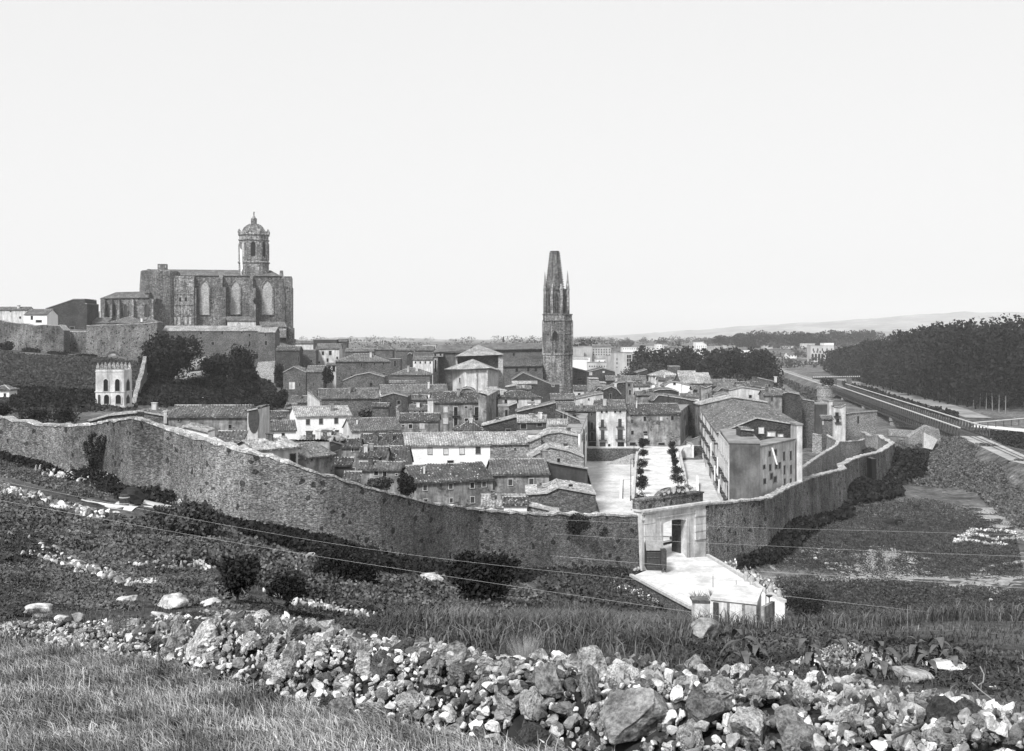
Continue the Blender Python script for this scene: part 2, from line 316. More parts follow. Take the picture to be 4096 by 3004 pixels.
# ------------------------------------------------------------------ sheets, ribbons
def sheet(name, pts, mat, kind='structure', label=None, cat=None, thick=0.0):
    mb = MB()
    if thick: mb.prism(pts, (0, 0, -thick))
    else: mb.poly(pts)
    return tag(mb.build(name, mat), label, cat, None, kind)
def ribbon(name, pts, wd, mat, lift=0.06, kind='structure', zf=None, step=2.0, jag=0.0):
    V = []; P = [Vector(p) for p in pts]; out = []
    for a, b_ in zip(P[:-1], P[1:]):
        k = max(1, int((b_ - a).length / step))
        for i in range(k): out.append(a.lerp(b_, i / k))
    out.append(P[-1]); fs = []
    for i, p in enumerate(out):
        d = (out[min(i + 1, len(out) - 1)] - out[max(i - 1, 0)]); d.z = 0; d.normalize(); q = Vector((-d.y, d.x, 0))
        ww = wd(i / len(out)) if callable(wd) else wd
        for s_ in (-1, 1):
            j = p + q * s_ * ww / 2 * (1 + jag * random.uniform(-1, 1)); z = (zf(j.x, j.y) if zf else tz(j.x, j.y)) + lift; V.append((j.x, j.y, z))
        if i: fs.append((2 * i - 2, 2 * i - 1, 2 * i + 1, 2 * i))
    mb = MB(); mb.add(V, fs); return tag(mb.build(name, mat), kind=kind)
# ------------------------------------------------------------------ foliage
def leaves(n, cen, rad, size, r, clumps=None, inner=0.35):
    cl_ = 1.08 if clumps else 1.4
    """n leaf quads in clumps over an ellipsoid -> (4n,3), rnd"""
    cen = np.array(cen); rad = np.array(rad); K = clumps or max(6, n // 40)
    d = r.normal(size=(K, 3)); d /= np.linalg.norm(d, axis=1)[:, None]; d *= (r.uniform(inner, 1, (K, 1)) ** 0.5)
    k = r.integers(0, K, n); spread = 1.35 / K ** 0.36
    p = d[k] + r.normal(size=(n, 3)) * spread * 0.55
    L_ = np.linalg.norm(p, axis=1)[:, None]; p = np.where(L_ > cl_, p / L_ * cl_, p); p = cen + p * rad * 0.9
    return quads(p, size * r.uniform(0.6, 1.3, n), r), np.clip(r.uniform(0, 1, K)[k] * 0.6 + r.uniform(0, 0.4, n), 0, 1)
def _q(): pass
def quads(p, s, r, upbias=0.0):
    n = len(p); a = r.normal(size=(n, 3)); a[:, 2] += upbias; a /= np.linalg.norm(a, axis=1)[:, None]
    b_ = r.normal(size=(n, 3)); b_ = np.cross(a, b_); b_ /= np.linalg.norm(b_, axis=1)[:, None]
    a = a * s[:, None] * 0.5; b_ = b_ * s[:, None] * 0.36
    return np.stack([p - a, p + b_, p + a, p - b_], 1).reshape(-1, 3)
def ball(mb, c, r3, seed=0, n=8, m_=6):
    vs = []; fs = []
    for j in range(m_ + 1):
        ph = math.pi * j / m_
        for i in range(n):
            th = 2 * math.pi * i / n; k = 1 + 0.2 * math.sin(seed + i * 2.1 + j * 1.7)
            vs.append((c[0] + r3[0] * k * math.sin(ph) * math.cos(th), c[1] + r3[1] * k * math.sin(ph) * math.sin(th), c[2] + r3[2] * math.cos(ph)))
    for j in range(m_): fs += [(j * n + i, j * n + (i + 1) % n, (j + 1) * n + (i + 1) % n, (j + 1) * n + i) for i in range(n)]
    mb.add(vs, fs)
def tree(name, label, cat, base, h, wd, mat='leaf', trunk=0.25, n=1500, leaf=0.5, group=None, shape=1.0, bark='bark', lobes=5, core=True, seed=None):
    r = np.random.default_rng(seed if seed is not None else abs(hash((round(base[0]), round(base[1])))) % 9999 if False else int(abs(base[0] * 13 + base[1] * 7)) % 9999)
    e = empty(name, base, label, cat, group); B = Vector(base); mb = MB(); th = h * trunk
    mb.tube(B - Vector((0, 0, 0.3)), B + Vector((0, 0, th)), max(0.04, h * 0.03), max(0.03, h * 0.022), 7)
    vs = []; rr = []; ch = h - th * 0.8; cm = MB()
    for k in range(lobes):
        a = k * 2.4 + r.uniform(0, 1); q = 0.0 if k == 0 else 0.28 * wd * r.uniform(0.6, 1.1)
        zc = th * 0.8 + ch * (0.5 if k == 0 else r.uniform(0.3, 0.75)); cc = B + Vector((math.cos(a) * q, math.sin(a) * q, zc))
        rad = (wd * (0.42 if k == 0 else 0.27) * shape, wd * (0.42 if k == 0 else 0.27) * shape, ch * (0.48 if k == 0 else 0.27))
        mb.tube(B + Vector((0, 0, th * 0.85)), cc, max(0.03, h * 0.015), max(0.02, h * 0.005), 5)
        v, q_ = leaves(n // lobes if k else n // 2, cc, rad, leaf, r); vs.append(v); rr.append(q_)
    t = mb.build('trunk', M[bark], e)
    np_mesh('crown', np.concatenate(vs), 4, M[mat], e, np.concatenate(rr)); return e
def bush(name, label, cat, base, h, wd, mat='leaf', n=900, leaf=0.35, group=None, dp=None):
    r = np.random.default_rng(int(abs(base[0] * 17 + base[1] * 5)) % 9999); B = Vector(base); vs = []; rr = []
    for k in range(4):
        cc = B + Vector((r.uniform(-0.25, 0.25) * wd, r.uniform(-.2, .2) * (dp or wd), h * r.uniform(0.3, 0.55)))
        v, q = leaves(n // 4, cc, (wd * .36, (dp or wd) * .36, h * .45), leaf, r); vs.append(v); rr.append(q)
    V = np.concatenate(vs); V[:, 2] = np.maximum(V[:, 2], B.z - 0.2)
    o = np_mesh(name, V, 4, M[mat], None, np.concatenate(rr), loc=np.array(B)); return tag(o, label, cat, group)
def scatter_quads(name, x, y, size, mat, r, lift=0.3, h=None, upbias=0.5, zf=None):
    z = tzv(x, y) + (r.uniform(0, 1, len(x)) * (h if h is not None else size) * 0.8)
    p = np.stack([x, y, z], 1); return np_mesh(name, quads(p, size * r.uniform(0.6, 1.4, len(x)), r, upbias), 4, M[mat], None, np.clip(r.normal(0.45, 0.25, len(x)), 0, 1))
def blades(name, x, y, hgt, wd, mat, r, bend=0.5, lean=(0.0, 0.0)):
    """each blade two quads, bending"""
    n = len(x); z = tzv(x, y) - 0.02; a = r.uniform(0, 2 * np.pi, n); dx, dy = np.cos(a), np.sin(a)
    h = hgt * r.uniform(0.55, 1.25, n); k = bend * r.uniform(0.2, 1.2, n) * h
    base = np.stack([x, y, z], 1); side = np.stack([-dy, dx, np.zeros(n)], 1) * (wd * r.uniform(.6, 1.4, n))[:, None]
    out = np.stack([dx + lean[0], dy + lean[1], np.zeros(n)], 1)
    mid = base + out * (k * 0.35)[:, None] + np.array([0, 0, 1]) * (h * 0.6)[:, None]
    tip = base + out * k[:, None] + np.array([0, 0, 1]) * (h * (1 - 0.25 * bend))[:, None]
    q1 = np.stack([base - side, base + side, mid + side * .8, mid - side * .8], 1); q2 = np.stack([mid - side * .8, mid + side * .8, tip + side * .1, tip - side * .1], 1)
    V = np.concatenate([q1, q2]).reshape(-1, 3); rd = np.clip(r.beta(1.6, 2.6, n), 0, 1)
    return np_mesh(name, V, 4, M[mat], None, np.concatenate([rd, rd]))
# ------------------------------------------------------------------ walls along a line
def wall_run(name, label, cat, pts, th, mat, cope=None, base_ext=1.5, jag=0.12, step=1.6, cat2=None):
    """pts: (px, top_py, Y[, base_py]) in plate pixels; one wall thing with its coping"""
    P = [(Vector(((p[0] - CX) / F * p[2], p[2], -(p[1] - HZ) / F * p[2])), (-(p[3] - HZ) / F * p[2]) if len(p) > 3 else None) for p in pts]
    out = []
    for (a, ab), (b_, bb) in zip(P[:-1], P[1:]):
        k = max(1, int((b_ - a).length / step))
        for i in range(k):
            t = i / k; q = a.lerp(b_, t); out.append((q, (ab * (1 - t) + bb * t) if ab is not None and bb is not None else tz(q.x, q.y)))
    out.append((P[-1][0], P[-1][1] if P[-1][1] is not None else tz(P[-1][0].x, P[-1][0].y)))
    mb = MB(); cm = MB(); V = []; CV = []; n = len(out)
    for i, (q, zb) in enumerate(out):
        d = out[min(i + 1, n - 1)][0] - out[max(i - 1, 0)][0]; d.z = 0; d.normalize(); nr_ = Vector((-d.y, d.x, 0))
        if nr_.y < 0 and abs(nr_.y) > 0.5: nr_ = -nr_
        j = random.uniform(-jag, jag); f = q - nr_ * 0.0; zt = q.z + j
        zb2 = min(zb, tz(q.x, q.y)) - base_ext
        bat = min(0.6, (zt - zb2) * 0.05)
        V += [(f.x - nr_.x * bat, f.y - nr_.y * bat, zb2), (f.x, f.y, zt - 0.25), (f.x + nr_.x * th, f.y + nr_.y * th, zt - 0.25), (f.x + nr_.x * th, f.y + nr_.y * th, zb2 )]
        w0, w1 = -0.12 + random.uniform(-.06, .06), th + 0.1
        CV += [(f.x + nr_.x * w0, f.y + nr_.y * w0, zt - 0.25), (f.x + nr_.x * w0, f.y + nr_.y * w0, zt), (f.x + nr_.x * w1, f.y + nr_.y * w1, zt + random.uniform(-.1, .1)), (f.x + nr_.x * w1, f.y + nr_.y * w1, zt - 0.25)]
    fs = []
    for i in range(n - 1):
        a, b_ = 4 * i, 4 * i + 4; fs += [(a + k, b_ + k, b_ + (k + 1) % 4, a + (k + 1) % 4) for k in range(4)]
    fs += [(0, 1, 2, 3), (4 * n - 1, 4 * n - 2, 4 * n - 3, 4 * n - 4)]
    mb.add(V, fs); cm.add(CV, fs); e = empty(name, (out[n // 2][0].x, out[n // 2][0].y, tz(out[n // 2][0].x, out[n // 2][0].y)), label, cat)
    mb.build('masonry', M[mat], e); cm.build('coping', M[cope or 'coping'], e); return e
# ------------------------------------------------------------------ roofs
def slope(mb, O, ex, up, Wd, h, a, b_, sp=0.42, amp=0.15):
    O = Vector(O); ex = Vector(ex).normalized(); up = Vector(up).normalized(); nn = ex.cross(up)
    if nn.z < 0: nn = -nn
    n = max(2, int(Wd / sp) * 2); xs = [Wd * i / n for i in range(n + 1)]; V = []
    def top(x):
        t = h
        if a > 1e-3: t = min(t, h * x / a)
        if Wd - b_ > 1e-3: t = min(t, h * (Wd - x) / (Wd - b_))
        return max(t, 0.02)
    NR = 5 if sp < .6 else 2; ph = random.uniform(0, 9)
    for i, x in enumerate(xs):
        z = amp if i % 2 else 0.0; tt = top(x)
        for j in range(NR):
            t = tt * j / (NR - 1); sag = (0.07 * math.sin(x * .9 + ph + t * .6) + 0.05 * math.sin(x * 2.3 + t * 1.9 + ph)) if (sp < .6 and 0 < j) else 0
            V.append(O + ex * x + up * (t + (random.uniform(-.05, .05) if j == 0 else 0)) + nn * (z + random.uniform(0, .035) + sag))
    mb.add(V, [(NR * i + j, NR * i + NR + j, NR * i + NR + j + 1, NR * i + j + 1) for i in range(n) for j in range(NR - 1)])
    dz = Vector((0, 0, -0.14)); q = [O, O + ex * Wd, O + ex * b_ + up * h, O + ex * a + up * h]
    if b_ - a < 1e-3: q = q[:3]
    mb.poly([p + dz for p in q[::-1]]); mb.poly([q[0] + dz, q[1] + dz, q[1] + nn * amp * .5, q[0] + nn * amp * .5])
def win_part(e, o0, ex, nn, s, z, w_, h_, fr='frame', pane='pane', balc=False, arch=False):
    """window on a facade: o0 + ex*s at height z (centre); nn points outward"""
    c = o0 + ex * s; c = Vector((c.x, c.y, z)); up = Vector((0, 0, 1)); t = max(0.07, min(0.16, w_ * 0.11)); mb = MB()
    def q(a0, a1, b0, b1, d0, d1):
        mb.prism([c + ex * a0 + up * b0 + nn * d1, c + ex * a1 + up * b0 + nn * d1, c + ex * a1 + up * b1 + nn * d1, c + ex * a0 + up * b1 + nn * d1], nn * (d0 - d1))
    W2, H2 = w_ / 2, h_ / 2
    q(-W2 - t, -W2, -H2, H2, -.05, .07); q(W2, W2 + t, -H2, H2, -.05, .07); q(-W2 - t, W2 + t, H2, H2 + t, -.05, .07)
    q(-W2 - t * 1.3, W2 + t * 1.3, -H2 - t * .8, -H2, -.05, .12)
    wo_ = mb.build('window', M[fr], e)
    pb = MB(); pb.prism([c - ex * W2 - up * H2 + nn * .015, c + ex * W2 - up * H2 + nn * .015, c + ex * W2 + up * H2 + nn * .015, c - ex * W2 + up * H2 + nn * .015], nn * -.1)
    p = pb.build('shutter' if pane == 'shutter' else 'pane', M[pane], None); reparent(p, wo_)
    if balc:
        bm_ = MB(); z0 = -H2
        bm_.prism([c + ex * (-W2 - .5) + up * (z0 - .15), c + ex * (W2 + .5) + up * (z0 - .15), c + ex * (W2 + .5) + up * z0, c + ex * (-W2 - .5) + up * z0], nn * .7)
        for k in range(9):
            s_ = -W2 - .48 + (W2 * 2 + .96) * k / 8; a = c + ex * s_ + nn * .66
            bm_.tube(a + up * z0, a + up * (z0 + .95), .025, n=4)
        a = c + nn * .66 + up * (z0 + .95); bm_.tube(a - ex * (W2 + .5), a + ex * (W2 + .5), .035, n=4)
        bm_.build('balcony', M['iron'], e)
    return wo_
def reparent(o, par):
    """make o (top level, unrotated) a child of par keeping its place"""
    ofs = Vector((0, 0, 0)); q = par
    while q is not None: ofs += q.location; q = q.parent
    o.parent = par; o.location = o.location - ofs
NH = 0
def house(label, cr, x0, x1, ye, Y, Y1=None, ridge=None, kind='E', out=None, D=None, wall='stone', roof='tile', wins=(), auto=None, chim=(), name='house', cat='house', group=None, pane='pane', fr='framed', zb=None, dmax=8.0, flip=False, sills=True, pitch=0.38):
    global NH; NH += 1
    Y1 = Y if Y1 is None else Y1
    A = W3(cr, x0, ye, Y); ze = A.z; b0 = px(cr, x1, ye); B = Vector(((b0[0] - CX) / F * Y1, Y1, 0)); A2 = Vector((A.x, A.y, 0))
    ex = (B - A2); Wd = ex.length; ex.normalize(); nb = Vector((-ex.y, ex.x, 0))
    if nb.y < 0: nb = -nb
    if flip: nb = -nb
    def onf(x, y):
        a, q = px(cr, x, y); u = (a - CX) / F; s = (u * A.y - A.x) / (ex.x - u * ex.y); yy = A.y + s * ex.y
        return s, -(q - HZ) / F * yy
    sp = 0.42 if Y < 330 else 0.8
    def L(s, d, z): return Vector((A.x + ex.x * s + nb.x * d, A.y + ex.y * s + nb.y * d, z))
    if ridge is not None:
        v = ze; vr = (px(cr, 0, ridge)[1] - HZ) / F; Ym = (Y + Y1) / 2; d = (-ze - vr * Ym) / (vr + pitch); d = max(1.8, min(dmax, d))
    else: d = (D or 6.0) / 2
    zr = ze + d * pitch; Dt = (d if kind == 'M' else 2 * d) if kind in 'EMH' else (D or 8.0)
    if zb is None: zb = min(tz(*L(s, q, 0).xy) for s in (0, Wd) for q in (0, Dt)) - 1.0
    zb = min(zb, ze - 3)
    e = empty(name, (L(Wd / 2, Dt / 2, 0).x, L(Wd / 2, Dt / 2, 0).y, zb + 1), label, cat, group)
    wb = MB(); rb = MB(); rg = MB(); oh = 0.35; cs = math.hypot(1, pitch); upf = (nb + Vector((0, 0, pitch)))
    if kind in 'EM':
        F_ = [(0, zb), (0, ze)]; V = [L(0, 0, zb), L(Wd, 0, zb), L(Wd, 0, ze), L(0, 0, ze), L(0, Dt, zb), L(Wd, Dt, zb)]
        if kind == 'E':
            V += [L(Wd, Dt, ze), L(0, Dt, ze), L(0, d, zr), L(Wd, d, zr)]
            fs = [(0, 1, 2, 3), (5, 4, 7, 6), (4, 0, 3, 8, 7), (1, 5, 6, 9, 2)]
        else:
            V += [L(Wd, Dt, zr), L(0, Dt, zr)]; fs = [(0, 1, 2, 3), (5, 4, 7, 6), (4, 0, 3, 7), (1, 5, 6, 2)]
        wb.add(V, fs)
        lift = Vector((0, 0, 0.16))
        slope(rb, L(-.2, -oh, ze - oh * pitch) + lift, ex, upf, Wd + .4, (d + oh) * cs, 0, Wd + .4, sp)
        if kind == 'E': slope(rb, L(-.2, Dt + oh, ze - oh * pitch) + lift, ex, (-nb + Vector((0, 0, pitch))), Wd + .4, (d + oh) * cs, 0, Wd + .4, sp)
        rg.tube(L(-.2, d, zr + .18), L(Wd + .2, d, zr + .18), .13, n=6)
    elif kind == 'H':
        wb.prism([L(0, 0, zb), L(Wd, 0, zb), L(Wd, 0, ze), L(0, 0, ze)], nb * Dt); a = min(d, Wd * .48); lift = Vector((0, 0, .14))
        W2 = Wd + 2 * oh; dd = (d + oh)
        slope(rb, L(-oh, -oh, ze - oh * pitch) + lift, ex, upf, W2, dd * cs, a + oh, W2 - a - oh, sp)
        slope(rb, L(-oh, Dt + oh, ze - oh * pitch) + lift, ex, -nb + Vector((0, 0, pitch)), W2, dd * cs, a + oh, W2 - a - oh, sp)
        hr = d * pitch / a
        for s0, sg in ((-oh, 1), (Wd + oh, -1)):
            slope(rb, L(s0, -oh, ze - oh * pitch) + lift, nb, ex * sg + Vector((0, 0, (zr - ze + oh * pitch) / (a + oh))), Dt + 2 * oh, math.hypot(a + oh, zr - ze + oh * pitch), dd, dd, sp)
        rg.tube(L(a, d, zr + .14), L(Wd - a, d, zr + .14), .13)
        for s0, s1 in ((-oh, a), (Wd + oh, Wd - a)):
            for q in (-oh, Dt + oh): rg.tube(L(s0, q, ze - oh * pitch + .1), L(s1, d, zr + .14), .12)
    elif kind == 'F':
        wb.prism([L(0, 0, zb), L(Wd, 0, zb), L(Wd, 0, ze), L(0, 0, ze)], nb * Dt)
        rb.prism([L(-.15, -.15, ze), L(Wd + .15, -.15, ze), L(Wd + .15, -.15, ze + .3), L(-.15, -.15, ze + .3)], nb * (Dt + .3))
    elif kind == 'G':
        o_ = [onf(*p) for p in out]; s_l, s_r = o_[0][0], o_[-1][0]
        wb.prism([L(s_l, 0, zb), L(s_r, 0, zb)] + [L(s, 0, z) for s, z in o_[::-1]], nb * Dt)
        k = o_
        for i in range(len(k) - 1):
            (sa, za), (sb, zb_) = k[i], k[i + 1]
            if sb - sa < .3: continue
            if abs(zb_ - za) / (sb - sa) > 1.6: continue
            lo_, hi_ = ((sa, za), (sb, zb_)) if za <= zb_ else ((sb, zb_), (sa, za)); up = Vector((ex.x * (hi_[0] - lo_[0]), ex.y * (hi_[0] - lo_[0]), hi_[1] - lo_[1]))
            if i == 0 and za <= zb_: lo_ = (lo_[0] - .3, lo_[1] - .3 * (hi_[1] - lo_[1]) / max(.1, abs(hi_[0] - lo_[0])))
            ln = math.hypot(hi_[0] - lo_[0], hi_[1] - lo_[1])
            slope(rb, L(lo_[0], -.25, lo_[1] + .15), nb, up, Dt + .5, ln, 0, Dt + .5, sp)
            rg.prism([L(sa, -.28, za + .02), L(sb, -.28, zb_ + .02), L(sb, -.28, zb_ + .24), L(sa, -.28, za + .24)], nb * .35)
    wb.build('wall', M[wall], e)
    ro = rb.build('roof', M[roof] if kind != 'F' else M['terrace'], e)
    if rg.v: o = rg.build('ridge_tiles' if kind != 'G' else 'verge', M['ridge'], None); reparent(o, ro)
    for c in chim:                       # (x, ytop, w, h) in crop pixels, standing on the roof
        s, zt = onf(c[0], c[1]); k = CR[cr][2]; dd_ = d * .5 if kind in 'EMH' else Dt * .3; f_ = (Y + dd_) / Y; cw = c[2] / k / F * Y; ch = c[3] / k / F * Y
        q = L(s * f_, dd_, 0); z1 = zt * f_; mb = MB(); mb.box((q.x - cw / 2, q.y - cw / 2, z1 - ch - .6), (q.x + cw / 2, q.y + cw / 2, z1)); mb.box((q.x - cw * .7, q.y - cw * .7, z1), (q.x + cw * .7, q.y + cw * .7, z1 + .15))
        o = mb.build('chimney', M['pale'], None); reparent(o, ro)
    if not chim and kind in 'EMHG' and 130 < Y < 430 and Wd > 4:
        for j_ in range(random.choice((0, 1, 1, 2, 2))):
            s = Wd * random.uniform(.12, .88); q = L(s, (d if kind in 'EMH' else Dt) * random.uniform(.35, .8), 0); f_ = random.uniform(.25, .45); z1 = (zr if kind in 'EMH' else ze + .8) + random.uniform(.3, .9); mb = MB(); mb.box((q.x - f_, q.y - f_, z1 - 2.6), (q.x + f_, q.y + f_, z1)); mb.box((q.x - f_ - .08, q.y - f_ - .08, z1), (q.x + f_ + .08, q.y + f_ + .08, z1 + .12))
            o = mb.build('chimney', M[random.choice(('pale', 'mid', 'stone'))], None); reparent(o, ro)
    nn = -nb; k = CR[cr][2]; lst = list(wins)
    if not lst and not auto and kind in 'EMG' and 140 < Y < 460 and Wd > 4 and wall not in ('white', 'stonel'):
        for j_ in range(random.choice((1, 2, 2, 3, 4))):
            win_part(e, L(0, 0, 0), ex, nn, Wd * random.uniform(.1, .9), ze - random.choice((1.1, 1.3, 3.6)), random.uniform(.45, .9), random.uniform(.6, 1.2), random.choice(('framed', 'stone', 'frame')), random.choice(('pane', 'shutter')))
    if auto:
        nx, ny, wv, hv = auto[:4]; y0_, y1_ = auto[4:6] if len(auto) > 4 else (ye + (hv * 1.2), ye + ny * hv * 2.2)
        for j in range(ny):
            for i in range(nx): lst.append((x0 + (x1 - x0) * (i + .5) / nx, y0_ + (y1_ - y0_) * (j + .5) / ny, wv, hv))
    for wv in lst:
        s, z = onf(wv[0], wv[1]); dpt = A.y + s * ex.y; s2, _ = onf(wv[0] + wv[2] / 2, wv[1]); s1, _ = onf(wv[0] - wv[2] / 2, wv[1]); ww = s2 - s1; hh = wv[3] / k / F * dpt
        op = wv[4] if len(wv) > 4 else ''
        win_part(e, L(0, 0, 0) - Vector((0, 0, 0)), ex, nn, s, z, max(.3, ww), max(.3, hh), 'framed' if 'd' in op else fr, 'shutter' if 's' in op else ('pale' if 'w' in op else pane), 'b' in op)
    return e
# ------------------------------------------------------------------ city walls
wall_run('city_wall', 'long rubble city wall rising from the gate to the left edge', 'city wall',
  [(-700, 1655, 162), (-300, 1640, 156), (0, 1665, 150, 1812), (190, 1700, 148, 1856), (350, 1695, 143, 1900), (534, 1667, 132, 1945), (654, 1702, 132, 1978), (719, 1727, 130, 1996), (839, 1763, 126, 2044), (1000, 1803, 123, 2090), (1154, 1845, 123, 2125), (1263, 1881, 124, 2163), (1372, 1914, 126, 2200), (1517, 1957, 129, 2240), (1699, 2006, 136, 2268), (1913, 2034, 146, 2279), (2090, 2049, 150, 2285), (2385, 2055, 157, 2288), (2569, 2060, 161, 2280)], 1.3, 'rubble', jag=.16, step=.9)
wall_run('bastion_wall', 'plastered stretch of city wall right of the gate', 'city wall',
  [(2829, 2012, 168.6, 2228), (2960, 2002, 175, 2226), (3052, 1992, 181, 2200), (3062, 1990, 181.5, 2195)], 1.3, 'rubble2', jag=.08, step=1.5)
wall_run('rampart_wall', 'curving rampart wall above the right field, with jogs and a ruined end', 'city wall',
  [(3062, 1993, 181.6, 2195), (3087, 1986, 186, 2170), (3140, 1955, 194, 2120), (3228, 1915, 210, 2045), (3272, 1900, 221, 2042), (3384, 1874, 240, 2020), (3372, 1858, 244, 2000), (3400, 1842, 250, 1990), (3438, 1827, 258, 1960), (3525, 1805, 280, 1925), (3562, 1782, 292, 1912), (3579, 1769, 300, 1908)], 1.2, 'rubble2', jag=.1, step=1.2)
wall_run('rampart_return', 'broken end of the rampart running back toward the railway bridge', 'city wall',
  [(3579, 1769, 300.5, 1908), (3553, 1758, 318), (3530, 1742, 330), (3480, 1738, 336), (3452, 1725, 345)], 1.2, 'stonel', jag=.3)
wall_run('garden_wall', 'low pale wall along the inner garden behind the rampart', 'wall',
  [(3205, 1875, 232), (3268, 1830, 252), (3350, 1778, 280), (3357, 1762, 288), (3310, 1738, 300), (3250, 1735, 302)], .6, 'stonel', jag=.1, base_ext=1)
wall_run('field_wall', 'thin stone wall crossing between gardens near the railway', 'wall', [(3357, 1765, 289), (3440, 1762, 300), (3460, 1755, 310)], .5, 'stonel', jag=.1)
# ------------------------------------------------------------------ gate
def gate():
    A = Vector(((2569 - CX) / F * 160, 160, 0)); B = Vector(((2829 - CX) / F * 169, 169, 0)); ex = (B - A); Wd = ex.length; ex.normalize(); nb = Vector((-ex.y, ex.x, 0))
    e = empty('town_gate', ((A.x + B.x) / 2, (A.y + B.y) / 2, -30.5), 'pale plastered town gateway with round crest above its open arch', 'gateway')
    def onf(x, y):
        a, q = px('i', x, y); u = (a - CX) / F; s = (u * A.y - A.x) / (ex.x - u * ex.y); return s, -(q - HZ) / F * (A.y + s * ex.y)
    def L(s, d, z): return Vector((A.x + ex.x * s + nb.x * d, A.y + ex.y * s + nb.y * d, z))
    zc = onf(160, 335)[1]; zp = onf(160, 238)[1]; zg = -31.6; s0 = onf(340, 500)[0]; s1 = onf(550, 500)[0]; za = onf(440, 403)[1]; zsp = onf(345, 440)[1]; th = 1.6
    mb = MB()
    mb.prism([L(-.0, 0, zg), L(s0, 0, zg), L(s0, 0, zc), L(0, 0, zc)], nb * th); mb.prism([L(s1, 0, zg), L(Wd, 0, zg), L(Wd, 0, zc), L(s1, 0, zc)], nb * th)
    N = 10; arc = [L(s0 + (s1 - s0) * i / N, 0, zsp + (za - zsp) * (1 - (2 * i / N - 1) ** 2)) for i in range(N + 1)]
    for i in range(N):
        p, q = arc[i], arc[i + 1]; mb.prism([p, q, Vector((q.x, q.y, zc)), Vector((p.x, p.y, zc))], nb * th)
    mb.build('facade', M['gatewall'], e)
    cb = MB()
    for dz, pr, h in ((0, .55, .28), (-.28, .3, .26), (-1.15, .14, .16)): cb.prism([L(-.2, -pr, zc + dz), L(Wd + .2, -pr, zc + dz), L(Wd + .2, -pr, zc + dz + h), L(-.2, -pr, zc + dz + h)], nb * (pr + (th if dz == 0 else -.01)))
    cb.build('cornice', M['gatewall'], e)
    pb = MB(); sl, sr = onf(155, 300)[0], onf(718, 300)[0]
    pb.prism([L(sl, .3, zc + .28), L(sr, .3, zc + .28), L(sr, .3, zp), L(sl, .3, zp)], nb * 1.5)
    pb.prism([L(sl - .1, .15, zp), L(sr + .1, .15, zp), L(sr + .1, .15, zp + .2), L(sl - .1, .15, zp + .2)], nb * 1.8); pb.build('parapet', M['rubble2'], e)
    c0, c1 = onf(328, 200)[0], onf(560, 160)[0]; zt = onf(440, 133)[1]; N = 14
    pts = [L(c0 + (c1 - c0) * i / N, .25, zp + .2 + (zt - zp - .2) * math.sin(math.pi * i / N) ** .7) for i in range(N + 1)]
    kb = MB(); kb.prism(pts[::-1] , nb * 1.0)
    for i in range(N): kb.prism([pts[i] + nb * -.12, pts[i + 1] + nb * -.12, pts[i + 1] + nb * -.12 + Vector((0, 0, .2)), pts[i] + nb * -.12 + Vector((0, 0, .2))], nb * 1.2)
    k = kb.build('crest', M['rubble2'], e)
    sb = MB(); cm = (c0 + c1) / 2; zm = zp + .2
    for dx, w_, z0, z1 in ((0, .45, .25, 1.15), (-1.1, .32, .3, .8), (1.1, .32, .3, .8), (-2.0, .25, .2, .5), (2.0, .25, .2, .5)):
        sb.prism([L(cm + dx, .1, zm + z0), L(cm + dx + w_, .1, zm + z0 + (z1 - z0) * .45), L(cm + dx + w_, .1, zm + z1), L(cm + dx - w_, .1, zm + z1), L(cm + dx - w_, .1, zm + z0 + (z1 - z0) * .45)], nb * .16)
    o = sb.build('coat_of_arms', M['pale'], None); reparent(o, k)
    ob = MB()
    for xl, xr, ys in ((165, 275, (395, 480, 560)), (622, 730, (345, 405, 475, 540))):
        for y_ in ys:
            a0, z0 = onf(xl, y_); a1, _ = onf(xr, y_)
            ob = MB(); ob.prism([L(a0 + .15, -.16, z0 - .75), L(a1 - .15, -.16, z0 - .75), L(a1 - .15, -.16, z0 + .45), L(a0 + .15, -.16, z0 + .45)], nb * .155); ob.build('panel', M['gatewall'], e)
    for s_ in (s0 - .28, s1 + .28):
        ob = MB(); ob.prism([L(s_ - .26, -.12, zg), L(s_ + .26, -.12, zg), L(s_ + .26, -.12, zsp + .3), L(s_ - .26, -.12, zsp + .3)], nb * .11); ob.build('jamb', M['gatewall'], e)
    db = MB(); q0 = L(s1 - .05, .9, -31.1)
    db.prism([q0, q0 + nb * 1.7 + ex * .1, q0 + nb * 1.7 + ex * .1 + Vector((0, 0, zsp + .5 + 31.1)), q0 + Vector((0, 0, zsp + .1 + 31.1))], ex * -.12)
    d = db.build('door', M['wood'], e); hb = MB()
    for zz in (-29.6, -28, -26.6): hb.prism([q0 - ex * .14 + Vector((0, 0, zz + 31.1)), q0 + nb * 1.6 - ex * .04 + Vector((0, 0, zz + 31.1)), q0 + nb * 1.6 - ex * .04 + Vector((0, 0, zz + 31.25)), q0 - ex * .14 + Vector((0, 0, zz + 31.25))], ex * -.05)
    o = hb.build('door_batten', M['wood'], None); reparent(o, d)
    lb = MB(); s_, z_ = onf(350, 550); lb.tube(L(s_ - .3, -.05, z_), L(s_ + .1, -.9, z_), .06); lb.box(tuple(L(s_ + .0, -1.1, z_ - .35)), tuple(L(s_ + .0, -1.1, z_ + .05) + Vector((.35, .35, 0)))); lb.build('bracket_lantern', M['iron'], e)
M['gatewall'] = plaster('gate_plaster', 0.42, 0.72, 0.35, 0.5, 3)
gate()
